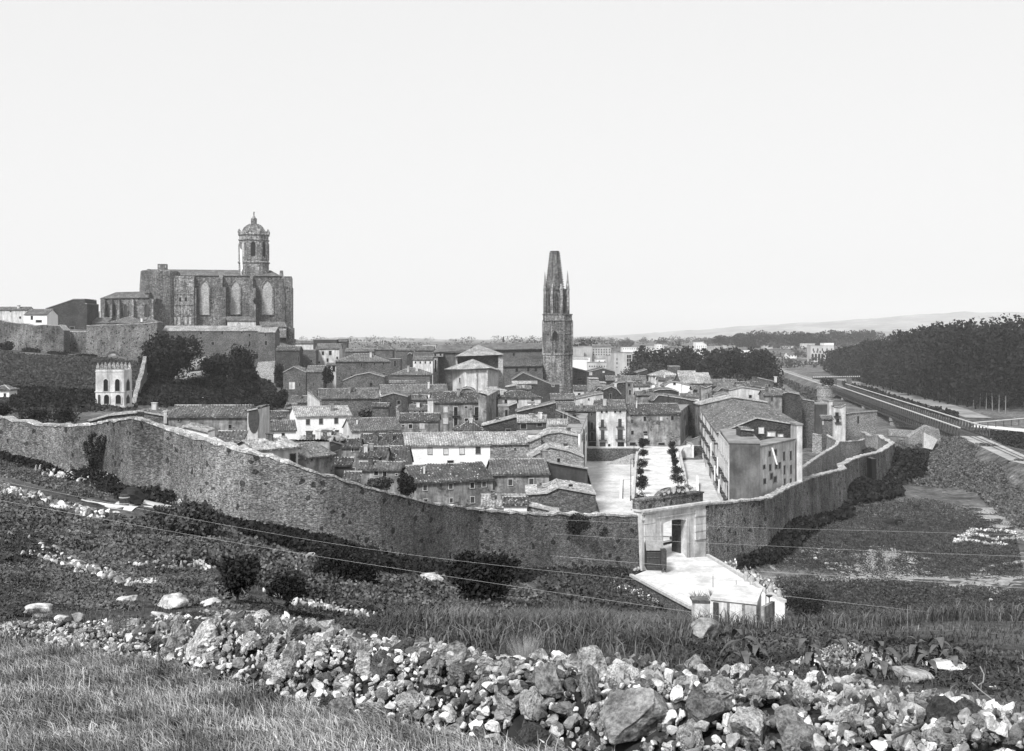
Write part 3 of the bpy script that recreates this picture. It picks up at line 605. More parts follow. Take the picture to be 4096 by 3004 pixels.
# sentry hut left of the gate
def hut():
    p = W3('i', 285, 830, 156); e = empty('sentry_hut', p, 'dark tarred wooden hut with a leaning lid beside the gate', 'hut')
    z = -30.55; x0, x1 = W3('i', 200, 800, 155).x, W3('i', 335, 800, 155).x; mb = MB(); h = 4.0
    mb.prism([(x0, 155, z), (x0, 158.2, z), (x0, 158.2, z + h * .72), (x0, 157, z + h), (x0, 156.2, z + h), (x0, 155, z + h * .66)], (x1 - x0, 0, 0)); b_ = mb.build('cabin', M['wood'], e)
    s = MB()
    for k in range(4): s.box((x0 - .04, 154.93, z + .4 + k * .62), (x1 + .04, 154.99, z + .52 + k * .62))
    o = s.build('plank', M['bark'], None); reparent(o, b_)
    r = MB(); r.prism([(x0 - .15, 154.8, z + h * .66), (x1 + .15, 154.8, z + h * .66), (x1 + .15, 156.3, z + h + .12), (x0 - .15, 156.3, z + h + .12)], (0, 0.05, .1)); r.prism([(x0 - .15, 156.3, z + h + .1), (x1 + .15, 156.3, z + h + .1), (x1 + .15, 157.1, z + h + .1), (x0 - .15, 157.1, z + h + .1)], (0, 0, .1)); r.build('roof', M['framed'], e)
    c = MB(); xa, xb = W3('i', 325, 800, 154).x, W3('i', 372, 800, 154).x; c.box((xa, 153.6, z + .5), (xb, 155.2, z + 2.9))
    for xx in (xa + .1, xb - .1):
        for yy in (153.8, 155.0): c.tube((xx, yy, z), (xx, yy, z + .6), .07)
    c.build('locker', M['wood'], e)
hut()
# ------------------------------------------------------------------ road outside, plaza inside
RZ = -30.55
def onz(cr, x, y, zf):
    a, q = px(cr, x, y); u = (a - CX) / F; v = (q - HZ) / F
    lo_, hi_ = 50.0, 700.0
    for _ in range(50):
        m_ = (lo_ + hi_) / 2
        if -v * m_ > zf(m_): lo_ = m_
        else: hi_ = m_
    return Vector((u * lo_, lo_, zf(lo_)))
rz = lambda Y: RZ - .0 + min(0, (Y - 150) * .02)
out_ = [onz('i', *p, rz) for p in ((55, 915), (215, 850), (345, 745), (555, 745), (745, 735), (900, 825), (1100, 940), (1300, 1080), (1440, 1150), (1440, 1290), (1300, 1350), (900, 1420), (600, 1210), (330, 1065))]
out_.insert(3, Vector((out_[2].x + 1.5, 176, -29.9))); out_.insert(4, Vector((out_[4].x - .5, 176, -29.9)))
sheet('road', out_, M['road'], thick=.12); sheet('road_base', [p - Vector((0, 0, .13)) for p in out_], M['stone'], thick=5.0)
kb = MB()
def kerbline(mb, pts, w_=.45, h_=.35, zf=None):
    for a, b_ in zip(pts[:-1], pts[1:]):
        d = (b_ - a); d.z = 0; d.normalize(); q = Vector((-d.y, d.x, 0)) * w_ / 2
        mb.prism([a - q, b_ - q, b_ + q, a + q], (0, 0, h_))
kerbline(kb, [onz('i', *p, rz) for p in ((55, 915), (330, 1065), (600, 1210))]); kerbline(kb, [onz('i', *p, rz) for p in ((745, 735), (900, 825), (1100, 940), (1300, 1080), (1440, 1150))])
tag(kb.build('kerb', M['kerb']), kind='structure')
first = None
for k, (x, y) in enumerate(((1093, 950), (1145, 985), (1310, 1080), (1388, 1120))):
    q = onz('i', x, y, rz)
    if first is None:
        mb = MB(); mb.lathe((q.x, q.y, 0), [(.32, q.z - .3), (.30, q.z + .9), (.2, q.z + 1.1), (.05, q.z + 1.15)], 8); first = mb.build('kerb_post', M['ridge']); o = first; p0 = q
    else: o = first.copy(); C.objects.link(o); o.location = first.location + (q - p0)
    tag(o, ['stubby white kerb post nearest the gate', 'stubby white kerb post second from the gate', 'stubby white kerb post beside the trough shed', 'stubby white kerb post nearest the viewer at the road end'][k], 'post', 'kerb posts along the road')
# plaza floor
pl = lambda Y: -29.55 + (Y - 165) * .0185
pm = lambda Y: -30.4 + (Y - 168) * .0545
P_ = lambda x, y, zf=pl: onz('h', x, y, zf)
a = [Vector((11.5, 166, pl(166) + .0)), Vector((30.5, 172, pl(172)))] ; bk = P_(1900, 960), P_(405, 940)
sheet('plaza', [Vector((P_(500, 1520).x, 163, pl(163))), Vector((31, 180, pl(180))), P_(1970, 1420), P_(1700, 940), P_(1690, 880), P_(405, 940), P_(395, 1000)], M['gravel'], thick=.3)
sheet('street', [Vector((P_(1960, 1420).x - 3, 186, pl(186) + .02)), Vector((P_(1980, 1420).x, 186, pl(186) + .02)), P_(1720, 930) + Vector((0, 0, .02)), P_(1680, 930) + Vector((0, 0, .02))], M['road'])
# raised promenade
L0 = [P_(905, 1480, pm), P_(925, 1250, pm), P_(940, 1050, pm), P_(960, 870, pm), P_(985, 815, pm)]; R0 = [P_(1560, 1480, pm), P_(1500, 1250, pm), P_(1480, 1100, pm), P_(1440, 930, pm), P_(1430, 870, pm), P_(1470, 800, pm)]
sheet('promenade', L0 + [P_(1000, 800, pm), P_(1250, 800, pm), P_(1470, 798, pm)] + R0[:5][::-1], M['road'], thick=2.2)
up_ = lambda Y: -25.0
sheet('pavement', [P_(400, 815, up_), P_(960, 812, up_), P_(1000, 800, up_), P_(1500, 800, up_), P_(1570, 800, up_), P_(1640, 735, up_) + Vector((2, 25, .3)), P_(405, 760, up_) + Vector((-2, 22, .3))], M['road'], thick=3.0)
cw = MB(); kerbline(cw, L0[:4], .5, .55); kerbline(cw, R0[:5], .5, .55); tag(cw.build('promenade_parapet', M['kerb']), 'low stone parapets edging the white promenade', 'parapet')
def plain_wall(name, label, pts, h, th, mat, cap=True, cat='wall', drop=3):
    e = empty(name, pts[0], label, cat); mb = MB(); cb = MB()
    for a_, b_ in zip(pts[:-1], pts[1:]):
        d = b_ - a_; d.z = 0; d.normalize(); q = Vector((-d.y, d.x, 0)) * th / 2; lo_ = Vector((0, 0, -drop)); hh = Vector((0, 0, h))
        V = [a_ - q + lo_, b_ - q + lo_, b_ + q + lo_, a_ + q + lo_, a_ - q + hh, b_ - q + hh, b_ + q + hh, a_ + q + hh]
        mb.add(V, [(0, 1, 5, 4), (1, 2, 6, 5), (2, 3, 7, 6), (3, 0, 4, 7), (4, 5, 6, 7)])
        q2 = q * 1.3; cb.prism([a_ - q2 + hh, b_ - q2 + hh, b_ + q2 + hh, a_ + q2 + hh], (0, 0, .18))
    mb.build('masonry', M[mat], e)
    if cap: cb.build('coping', M['ridge'], e)
plain_wall('retaining_wall', 'grey retaining wall below the street at the left back of the plaza', [P_(400, 817, up_), P_(700, 817, up_), P_(900, 817, up_), P_(960, 817, up_)], .15, .5, 'stone')
plain_wall('stair_wall', 'pale sloping stair wall at the right back of the plaza', [P_(1515, 905), P_(1575, 800, up_), P_(1500, 765, up_), P_(1640, 712, up_)], .6, .4, 'white')
plain_wall('back_wall', 'dark retaining wall under the right end of the upper street', [P_(1560, 905), P_(1690, 905)], 2.6, .5, 'stoned')
plain_wall('ramp_wall', 'slim white ramp wall rising beside the stone house', [P_(1180, 770, up_), P_(1360, 712, up_)], .7, .35, 'white')
# fan steps
e = empty('fan_steps', P_(810, 940), 'fan of shallow curved steps in the plaza corner', 'steps'); ctr = P_(945, 850); mb = MB(); r_big = (P_(690, 965) - P_(945, 990)).length * 1.02; c0 = P_(945, 985)
for k in range(9):
    rr = r_big * (1 - k * .1); pts = [c0 + Vector((0, 0, 0))] + [c0 + Vector((-rr * math.cos(t), rr * .75 * math.sin(t) - 1.5 * (1 - math.sin(t)) * 0, 0)) for t in np.linspace(-.05, 1.5, 14)]
    mb.prism([Vector((p.x, p.y, pl(p.y) - .1 + k * .26)) for p in pts], (0, 0, .26))
mb.build('treads', M['ridge'], e)
def stair(name, label, a_, b_, wd, n, dz, mat='gravel'):
    e = empty(name, a_, label, 'stairs'); mb = MB(); sb = MB(); d = (b_ - a_); d.z = 0; Ln = d.length; d.normalize(); q = Vector((-d.y, d.x, 0)) * wd / 2
    for k in range(n):
        p = a_ + d * Ln * k / n; z0 = a_.z - .5; z1 = a_.z + dz * (k + 1) / n; mb.prism([Vector((v.x, v.y, z0)) for v in (p - q, p + q, p + q + d * Ln / n, p - q + d * Ln / n)], (0, 0, z1 - z0))
    for s_ in (-1, 1):
        o_ = q * s_ * 1.12; t_ = q.normalized() * .2
        sb.prism([a_ + o_ - t_ + Vector((0, 0, -.5)), b_ + o_ - t_ + Vector((0, 0, a_.z - b_.z - .5)), b_ + o_ - t_ + Vector((0, 0, a_.z - b_.z + dz + .7)), a_ + o_ - t_ + Vector((0, 0, .7))], t_ * 2)
    mb.build('treads', M[mat], e); sb.build('side_wall', M['white'], e)
stair('plaza_stairs', 'narrow straight stairs climbing to the promenade on its left side', P_(850, 1375), P_(853, 1215), 2.0, 13, 1.4)
stair('promenade_stairs', 'short stairs with pale side walls right of the gate crest', P_(1553, 1300), P_(1550, 1205), 2.2, 9, 1.2)
for k, (x, y, yt, zf) in enumerate(((890, 1385, 925, pl), (925, 1000, 770, pm))):
    q = P_(x, y, zf); ht = (y - yt) / 2.754 / F * q.y; mb = MB(); mb.lathe((q.x, q.y, 0), [(.16, q.z - .3), (.13, q.z + .8), (.07, q.z + 1), (.05, q.z + ht), (.03, q.z + ht + .1)], 7)
    e = empty('lamp_post', q, ['tall dark lamp post by the narrow plaza stairs', 'slim lamp post at the far left edge of the promenade'][k], 'lamp post'); mb.build('pole', M['iron'], e)
    b2 = MB(); b2.tube(q + Vector((0, 0, ht)), q + Vector((.5, 0, ht + .1)), .03); b2.lathe((q.x + .5, q.y, 0), [(.03, q.z + ht + .12), (.16, q.z + ht), (.1, q.z + ht - .25)], 7); b2.build('lamp_head', M['iron'], e)
# pollarded plaza trees
tl = [(1000, 1490, 105, 1350, 'nearest the gate'), (1010, 1310, 95, 1190, 'second from the gate'), (1020, 1215, 100, 1140, 'third from the gate'), (1000, 1130, 70, 1075, 'fourth from the gate'), (1020, 1050, 95, 965, 'fifth from the gate'), (1035, 925, 90, 860, 'sixth from the gate'), (1020, 830, 60, 800, 'seventh from the gate'), (1030, 795, 95, 735, 'farthest from the gate')]
for x, yb, wp, yt, s in tl:
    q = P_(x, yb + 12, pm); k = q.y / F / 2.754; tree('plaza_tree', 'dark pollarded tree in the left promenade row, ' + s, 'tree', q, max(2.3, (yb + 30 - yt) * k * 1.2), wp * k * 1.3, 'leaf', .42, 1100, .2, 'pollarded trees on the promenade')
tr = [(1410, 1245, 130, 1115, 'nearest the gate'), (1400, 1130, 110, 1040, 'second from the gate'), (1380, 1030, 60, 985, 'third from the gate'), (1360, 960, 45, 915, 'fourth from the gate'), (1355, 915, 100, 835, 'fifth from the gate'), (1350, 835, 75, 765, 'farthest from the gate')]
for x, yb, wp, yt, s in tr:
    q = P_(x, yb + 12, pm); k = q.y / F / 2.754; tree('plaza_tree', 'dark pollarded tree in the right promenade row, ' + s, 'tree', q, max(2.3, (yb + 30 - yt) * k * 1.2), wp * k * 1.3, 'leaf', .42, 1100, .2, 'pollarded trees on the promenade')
q = P_(1430, 1275, pm); bush('shrub', 'low dark shrub at the near end of the right promenade row', 'shrub', q, 1.0, 4.0, 'leaf', 500, .2)
# ------------------------------------------------------------------ houses of the town (crop coordinates of the plate)
H = house
# --- nearest row behind the wall
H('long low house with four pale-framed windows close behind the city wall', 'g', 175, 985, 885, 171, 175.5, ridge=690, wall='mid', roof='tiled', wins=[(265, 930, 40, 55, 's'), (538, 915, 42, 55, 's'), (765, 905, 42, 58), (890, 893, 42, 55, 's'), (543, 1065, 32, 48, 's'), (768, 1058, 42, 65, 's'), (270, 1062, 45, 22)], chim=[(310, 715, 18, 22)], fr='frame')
H('stone house with two shuttered windows and a white chimney on dark tiles', 'g', 987, 1580, 795, 176, 177, ridge=640, wall='mid', roof='tile', wins=[(1170, 873, 45, 66, 's'), (1392, 866, 46, 66, 's')], chim=[(1287, 715, 26, 40)], fr='frame')
H('low tiled shed tucked between the wall and the two-window house', 'g', 872, 1330, 1132, 163, ridge=1015, kind='M', wall='pale', roof='tilel')
H('little white-walled lean-to with a narrow dark roof behind the wall', 'g', 1100, 1345, 1112, 161.5, ridge=1088, kind='M', wall='white', roof='tiled')
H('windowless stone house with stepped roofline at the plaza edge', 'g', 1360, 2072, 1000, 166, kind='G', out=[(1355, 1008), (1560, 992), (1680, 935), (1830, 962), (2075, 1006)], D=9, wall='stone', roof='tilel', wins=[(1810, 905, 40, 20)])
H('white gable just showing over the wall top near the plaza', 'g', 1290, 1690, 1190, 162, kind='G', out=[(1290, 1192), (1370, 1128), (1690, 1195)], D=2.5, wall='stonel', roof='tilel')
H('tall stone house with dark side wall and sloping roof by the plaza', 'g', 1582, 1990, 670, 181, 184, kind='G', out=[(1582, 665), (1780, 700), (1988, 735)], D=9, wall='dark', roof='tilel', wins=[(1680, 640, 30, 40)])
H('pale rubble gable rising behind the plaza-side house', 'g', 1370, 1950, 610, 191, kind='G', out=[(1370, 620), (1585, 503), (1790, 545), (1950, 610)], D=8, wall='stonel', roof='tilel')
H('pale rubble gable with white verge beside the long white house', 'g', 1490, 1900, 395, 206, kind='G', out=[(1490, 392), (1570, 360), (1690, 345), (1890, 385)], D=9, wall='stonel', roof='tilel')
H('long white house with four upper windows and pale ribbed roof', 'g', 65, 957, 490, 201, 203.5, ridge=355, wall='white', roof='tilel', wins=[(317, 540, 44, 66, 'w'), (485, 545, 44, 60, 'w'), (657, 538, 46, 68, 'w'), (827, 533, 46, 68, 's'), (535, 655, 60, 22), (660, 668, 40, 14), (828, 672, 58, 30)], chim=[(163, 445, 18, 24)])
H('rough stone barn joined to the right of the long white house', 'g', 962, 1368, 470, 203.6, 204.4, ridge=352, wall='stonel', roof='tilel', wins=[(1220, 520, 14, 12), (1435, 518, 14, 14)])
H('plain stone yard building with one tiny vent right of the barn', 'g', 1372, 1496, 440, 203, kind='G', out=[(1372, 448), (1496, 395)], D=5, wall='stonel', roof='tilel')
H('white rooftop box with flat top behind the stone barn', 'g', 1245, 1500, 362, 214, kind='F', D=5, wall='white')
H('steep tiled shed left of the folded slab roof', 'g', 575, 885, 325, 224, ridge=225, kind='H', wall='stone', roof='tiled')
H('rubble wing under a single rising slab roof', 'g', 880, 1250, 275, 226, kind='G', out=[(880, 275), (1225, 185), (1250, 190)], D=5, wall='stoned', roof='tilel')
H('open loggia under coarse tiles above the rubble wing', 'g', 1250, 1550, 235, 222, ridge=172, kind='M', wall='dark', roof='tilel', wins=[(1310, 280, 60, 50), (1480, 262, 50, 40)])
H('low pale outbuilding with short ribbed roof near the plaza', 'g', 1575, 1775, 262, 220, ridge=215, kind='M', wall='pale', roof='tilel')
H('broad rubble house with a slanting pale verge behind the loggia', 'g', 1240, 1655, 120, 240, kind='G', out=[(1240, 128), (1650, 32)], D=7, wall='stoned', roof='tile')
H('mottled terraced house sloping down behind the plaza corner', 'g', 1650, 1960, 115, 238, kind='G', out=[(1650, 110), (1900, 215), (1960, 330)], D=6, wall='stone', roof='tile')
H('narrow tall plaza-side row with bright oblique front', 'h', 330, 412, 640, 218, 271, kind='F', D=9, wall='white', wins=[(352, 690, 9, 60, 's'), (375, 640, 8, 55, 's'), (395, 600, 7, 50, 's'), (378, 730, 8, 50, 's'), (398, 690, 7, 45, 's')])
# --- crop f/r : left centre cluster
H('low house with two bands of broken roof left of the ribbed dark roof', 'f', 1475, 1770, 905, 182, ridge=800, wall='pale', roof='tiled', wins=[(1605, 925, 26, 36), (1710, 922, 26, 36)])
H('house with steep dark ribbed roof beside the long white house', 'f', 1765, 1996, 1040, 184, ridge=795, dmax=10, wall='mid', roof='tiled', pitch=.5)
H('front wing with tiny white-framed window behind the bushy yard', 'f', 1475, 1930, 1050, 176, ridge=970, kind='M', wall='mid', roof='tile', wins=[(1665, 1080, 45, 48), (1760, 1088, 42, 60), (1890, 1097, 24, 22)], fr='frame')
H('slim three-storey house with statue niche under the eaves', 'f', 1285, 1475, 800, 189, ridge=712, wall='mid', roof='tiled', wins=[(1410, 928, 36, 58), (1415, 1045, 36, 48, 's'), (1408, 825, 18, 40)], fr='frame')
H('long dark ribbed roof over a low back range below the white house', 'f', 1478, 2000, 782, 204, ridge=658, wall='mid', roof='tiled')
H('curved-walled shed with a tiny tiled cap by the city wall', 'f', 1205, 1385, 998, 158, ridge=930, kind='M', wall='dark', roof='tiled')
H('lowest tiled lean-to half hidden by the city wall top', 'f', 1305, 1470, 1165, 150, ridge=1080, kind='M', wall='dark', roof='tiled')
H('big mossy-roofed house with bowed plaster wall just behind the wall', 'f', 722, 1205, 942, 146, 153, ridge=770, wall='mid', roof='tile', wins=[(955, 932, 14, 28), (1053, 910, 14, 18)])
H('mossy roof touching the city wall, leftmost of the near cluster', 'f', 352, 805, 838, 141, 146, ridge=715, wall='pale', roof='tilel')
H('pale mossy roof behind the near cluster, below the white house', 'f', 800, 1150, 790, 172, ridge=685, wall='mid', roof='tilel')
H('open-sided loft with a black opening under its sloping roof', 'f', 1150, 1285, 760, 168, 176, kind='G', out=[(1150, 735), (1285, 775)], D=6, wall='mid', roof='tile', wins=[(1213, 800, 110, 70)])
H('small hipped roof capped by a plastered box below the white house', 'f', 985, 1285, 712, 190, ridge=625, kind='H', wall='stone', roof='tilel', chim=[(1100, 600, 120, 40), (1072, 672, 22, 36)])
H('tall white two-storey house with five dark shutters', 'f', 785, 1392, 462, 254, 258, ridge=352, wall='white', roof='tilel', wins=[(913, 517, 38, 57, 's'), (1057, 510, 38, 57, 's'), (1225, 503, 38, 57, 's'), (921, 652, 38, 57, 's'), (1232, 637, 38, 57, 's')])
H('lower white house adjoining the left of the tall white house', 'f', 362, 783, 622, 236, 238, ridge=510, wall='white', roof='tile', wins=[(478, 677, 30, 54, 's'), (641, 654, 30, 24)])
H('low white-fronted house right of the tall white house with tall flue', 'f', 1395, 1935, 622, 240, 243, ridge=482, wall='pale', roof='tile', wins=[(1663, 640, 36, 28), (1840, 636, 36, 28)], chim=[(1480, 505, 14, 110)], fr='frame')
H('small rubble house with pale edge left of the tall white house', 'f', 668, 785, 372, 270, kind='G', out=[(665, 335), (680, 372), (785, 365)], D=7, wall='stone', roof='tile')
H('low range with two wide dark windows behind the oval-window chapel', 'f', 385, 665, 470, 262, ridge=405, wall='pale', roof='tiled', wins=[(490, 498, 34, 24), (607, 492, 34, 22)])
H('flat grey yard shed under the oval-window chapel', 'f', -120, 180, 750, 150, ridge=632, kind='M', wall='white', roof='tile')
H('small rubble annexe between the chapel and the low white house', 'f', 185, 362, 650, 196, kind='G', out=[(185, 660), (362, 585)], D=5, wall='stone', roof='tile')
# chapel
ch = H('long tiled convent chapel with stained wall and oval gable window', 'k', 1240, 1812, 127, 186, ridge=47, wall='mid', roof='tile', name='chapel', cat='chapel', wins=[(1487, 195, 20, 26), (1690, 195, 22, 30), (1310, 150, 12, 12)], chim=[(1190, 85, 24, 60)], dmax=7)
H('tall whitewashed gable pavilion with a dark oval window', 'k', 1815, 1893, 80, 185, kind='G', out=[(1815, 82), (1893, 68)], D=9, wall='pale', roof='tile', name='gable_pavilion', cat='house', wins=[])
def ovalwin():
    p = W3('k', 1862, 142, 184.9); e = [o for o in C.objects if o.name.startswith('gable_pavilion')][0]; mb = MB(); pts = [p + Vector((.95 * math.cos(t) * .9, 0, 2.2 * math.sin(t))) for t in np.linspace(0, 2 * math.pi, 20)[:-1]]
    mb.prism(pts, (0, .3, 0)); o = mb.build('oval_window', M['shutter'], e)
ovalwin()
H('sloping-roofed stone range running left behind the chapel', 'k', 1010, 1240, 110, 188, kind='G', out=[(1010, 85), (1240, 125)], D=8, wall='stone', roof='tile')
H('low roof with bright verge peeping over the left city wall', 'k', 655, 1010, 160, 168, kind='G', out=[(655, 160), (800, 118), (1010, 96)], D=3, wall='stone', roof='tilel')
H('white shed gable at the crest of the city wall', 'k', 1310, 1530, 222, 140, kind='G', out=[(1310, 222), (1360, 200), (1530, 240)], D=3, wall='white', roof='tilel')
H('white walled house with tiny roof at the far left edge', 'a', -60, 68, 1395, 226, kind='H', ridge=1385, wall='white', roof='tile', auto=(2, 2, 14, 24, 1410, 1500))
# --- crop b
H('house with flaking front, long cornice and two iron balconies', 'b', 1405, 1862, 908, 272, 274, ridge=812, wall='mid', roof='tiled', wins=[(1503, 965, 30, 45, 'w'), (1593, 980, 34, 76, 'b'), (1683, 945, 26, 16), (1775, 978, 34, 70, 'b'), (1503, 1065, 36, 45, 'w'), (1593, 1078, 34, 76), (1687, 1055, 32, 24), (1777, 1052, 34, 24)], fr='frame')
H('white annexe with stained pilasters left of the balcony house', 'b', 1345, 1403, 885, 275, kind='F', D=8, wall='pale')
H('weathered plaster house with raised left gable and two small windows', 'b', 1095, 1440, 1068, 252, ridge=1005, wall='mid', roof='tiled', wins=[(1130, 1108, 22, 18), (1194, 1112, 32, 36), (1296, 1110, 36, 40, 'w')], fr='frame')
H('thin pale gable rising left of the weathered plaster house', 'b', 1066, 1108, 1000, 255, kind='G', out=[(1066, 945), (1085, 950), (1108, 1070)], D=7, wall='stonel', roof='tile')
H('low white cottage with a row of small dark arches', 'b', 1182, 1345, 972, 290, ridge=928, wall='white', roof='tile', wins=[(1232, 978, 8, 14), (1275, 980, 8, 16), (1304, 980, 8, 18)])
H('small plain house with one white-framed window above the arches cottage', 'b', 1185, 1330, 880, 312, ridge=838, wall='stone', roof='tile', wins=[(1206, 903, 20, 18)], fr='frame')
H('square rubble block with chimney pots behind the flue house', 'b', 858, 1000, 942, 285, kind='E', ridge=918, wall='stone', roof='tiled')
H('dark stone gable between the long hall and the cupola roof', 'b', 925, 1172, 860, 298, kind='G', out=[(925, 858), (1045, 822), (1172, 855)], D=9, wall='stoned', roof='tile', wins=[(1090, 905, 26, 40), (930, 880, 10, 24)])
H('long windowless stone hall with shaggy tiled roof', 'b', 390, 922, 872, 306, 309, ridge=785, wall='stone', roof='tile', wins=[(740, 938, 12, 8), (825, 935, 12, 8), (755, 990, 14, 12)], name='hall', cat='hall')
H('white gable end leaning against the long hall', 'b', 285, 396, 850, 300, kind='G', out=[(285, 812), (330, 840), (396, 900)], D=3, wall='pale', roof='tile')
H('jumbled low roof left of the white gable end', 'b', 130, 300, 905, 304, ridge=850, wall='stone', roof='tile', wins=[(316, 905, 8, 14)])
H('stone cottage with pale left corner beside the tall white house', 'b', 95, 180, 945, 285, kind='M', ridge=925, wall='stone', roof='tile')
H('long roof with little lantern cupola below the church apse', 'b', 935, 1525, 822, 335, 338, ridge=750, wall='white', roof='tile', chim=[(1358, 728, 16, 60)])
H('brown stone shed with wide shallow gable in mid town', 'b', 600, 966, 712, 368, kind='G', out=[(600, 712), (710, 665), (830, 642), (966, 682)], D=8, wall='stone', roof='tile')
H('large hipped stone mansion with three small top windows', 'b', 540, 1012, 545, 402, 405, ridge=476, kind='H', wall='stone', roof='tile', wins=[(763, 570, 16, 24), (876, 564, 14, 22), (955, 560, 14, 22), (958, 660, 22, 30), (675, 664, 20, 14), (566, 682, 12, 16)])
H('pale narrow house with open loggia left of the hipped mansion', 'b', 455, 540, 575, 405, kind='M', ridge=560, wall='pale', roof='tile', wins=[(518, 605, 22, 50)])
H('freestanding stone house with gabled front below the cathedral', 'b', 75, 272, 640, 398, kind='G', out=[(72, 640), (165, 590), (272, 640)], D=10, wall='stone', roof='tile', wins=[(213, 660, 8, 24), (218, 745, 12, 26), (150, 755, 50, 60, 'w')])
H('tiled right wing of the freestanding gabled stone house', 'b', 272, 426, 636, 398.5, ridge=584, wall='stone', roof='tile', wins=[(337, 742, 10, 30)])
H('dark tall house right of the cathedral', 'b', 8, 215, 445, 470, ridge=412, wall='stoned', roof='tiled', wins=[(72, 540, 12, 14), (160, 545, 12, 16), (205, 520, 14, 50), (75, 590, 12, 16)])
H('flat-topped stone block with two openings below the skyline', 'b', 218, 360, 445, 480, kind='F', D=10, wall='stone', wins=[(255, 478, 8, 16), (320, 537, 14, 22)])
H('pale house with two stacked galleries near the cathedral', 'b', 360, 566, 432, 486, ridge=390, wall='pale', roof='tile', wins=[(422, 468, 18, 30), (487, 466, 22, 36), (548, 510, 14, 20), (463, 530, 16, 30), (390, 550, 12, 16)])
H('tall skyline house with dark upper storey and flat roof', 'b', 338, 545, 352, 520, kind='F', D=12, wall='stoned', wins=[(520, 380, 10, 30)])
H('narrow tower-like house on the skyline right of the flat roof', 'b', 553, 632, 368, 522, ridge=345, wall='stone', roof='tile', wins=[(590, 395, 12, 14)])
H('pale low block on the skyline beside the cathedral flank', 'b', 180, 336, 385, 540, ridge=362, wall='pale', roof='tile')
H('small hipped roof left of the finial pavilion', 'b', 800, 900, 412, 545, ridge=390, kind='H', wall='pale', roof='tile')
H('brown tiled range left of the finial pavilion', 'b', 620, 870, 455, 470, ridge=430, wall='stone', roof='tile')
H('pavilion with pyramid roof topped by a finial', 'b', 870, 1036, 437, 500, ridge=376, kind='H', wall='stone', roof='tile', chim=[(952, 352, 4, 26)], pitch=.62)
H('square tower stub with blind arch beside the hipped mansion', 'b', 1006, 1104, 522, 430, kind='F', D=7, wall='stone', wins=[(1057, 560, 18, 50, 'd')])
H('plain long range behind the arched bell gable', 'b', 1060, 1220, 445, 520, kind='M', ridge=440, wall='stone', roof='tile')
H('rounded bell-gable wall with white arch edge', 'b', 1160, 1218, 540, 470, kind='G', out=[(1160, 520), (1168, 482), (1188, 466), (1208, 482), (1218, 530)], D=4, wall='stoned', roof='tile')
H('little hipped house with pale hips left of the church', 'b', 1022, 1366, 660, 396, ridge=600, kind='H', wall='stone', roof='tile')
H('low dark range in front of the hipped house', 'b', 965, 1235, 735, 372, ridge=722, kind='M', wall='stoned', roof='tile')
H('roof cluster with terrace between mansion and church', 'b', 1215, 1390, 528, 450, ridge=500, wall='pale', roof='tile', auto=(4, 1, 10, 16, 540, 560))
H('flat terrace house with thin pavilion on the skyline', 'b', 1300, 1418, 395, 600, kind='F', D=10, wall='far', wins=[])
H('brown roof joining the nave on its left', 'b', 1230, 1400, 445, 520, ridge=410, wall='stone', roof='tile')
# --- right of balcony house / below tower (crop t)
H('wide pale house with hipped roof and three dark windows', 't', 1095, 1740, 722, 288, 290, ridge=622, kind='H', wall='pale', roof='tiled', wins=[(1213, 772, 36, 52), (1380, 770, 36, 48), (1614, 770, 34, 54)])
H('narrow street front streaked with damp', 't', 922, 1095, 690, 262, 292, kind='M', D=6, ridge=665, wall='mid', roof='tilel', wins=[(1020, 760, 12, 40), (960, 830, 14, 50)])
H('small two-tone house with a tall dark doorway and lean roof', 't', 1100, 1258, 850, 268, kind='F', D=5, wall='mid', wins=[(1222, 950, 38, 100)])
H('dark lean-to with slanted top right of the doorway house', 't', 1258, 1385, 845, 268, kind='G', out=[(1258, 845), (1385, 798)], D=5, wall='stoned', roof='tilel')
H('white boxes of a courtyard house right of the lean-to', 't', 1545, 1645, 800, 276, kind='F', D=4, wall='white', wins=[(1610, 830, 14, 30)])
H('dark gabled building at the foot of the church tower', 't', 1305, 2020, 480, 430, kind='G', out=[(1305, 450), (1475, 345), (1900, 520), (2020, 515)], D=14, wall='stoned', roof='tile')
H('low dark range with bright ridge before the church tower', 't', 1310, 1680, 510, 385, ridge=490, kind='M', wall='stoned', roof='tilel')
H('white slab roof near the foot of the apse', 't', 1225, 1385, 560, 330, kind='G', out=[(1225, 562), (1385, 530)], D=6, wall='stone', roof='tilel')
H('string of small pale chimneyed roofs below the apse', 't', 1380, 1590, 590, 325, ridge=560, wall='mid', roof='tile', chim=[(1430, 560, 20, 30), (1480, 535, 30, 40), (1540, 575, 20, 30)])
H('rumpled roof at the tower foot, right of the hipped pale house', 't', 1890, 2250, 745, 330, ridge=665, wall='stone', roof='tile')
H('tiled roof left of the apse foot with pale verge', 't', 910, 1200, 665, 300, kind='G', out=[(910, 665), (1100, 605), (1230, 640)], D=8, wall='mid', roof='tilel')
H('iron-domed terrace pergola house before the apse', 't', 525, 760, 640, 310, kind='G', out=[(525, 640), (560, 590), (640, 575), (720, 600), (760, 640)], D=5, wall='dark', roof='tile')
H('dark streaked house with broken eaves behind the ribbed shed', 't', 1990, 2250, 905, 262, ridge=790, wall='stoned', roof='tile', wins=[(2060, 930, 30, 24)])
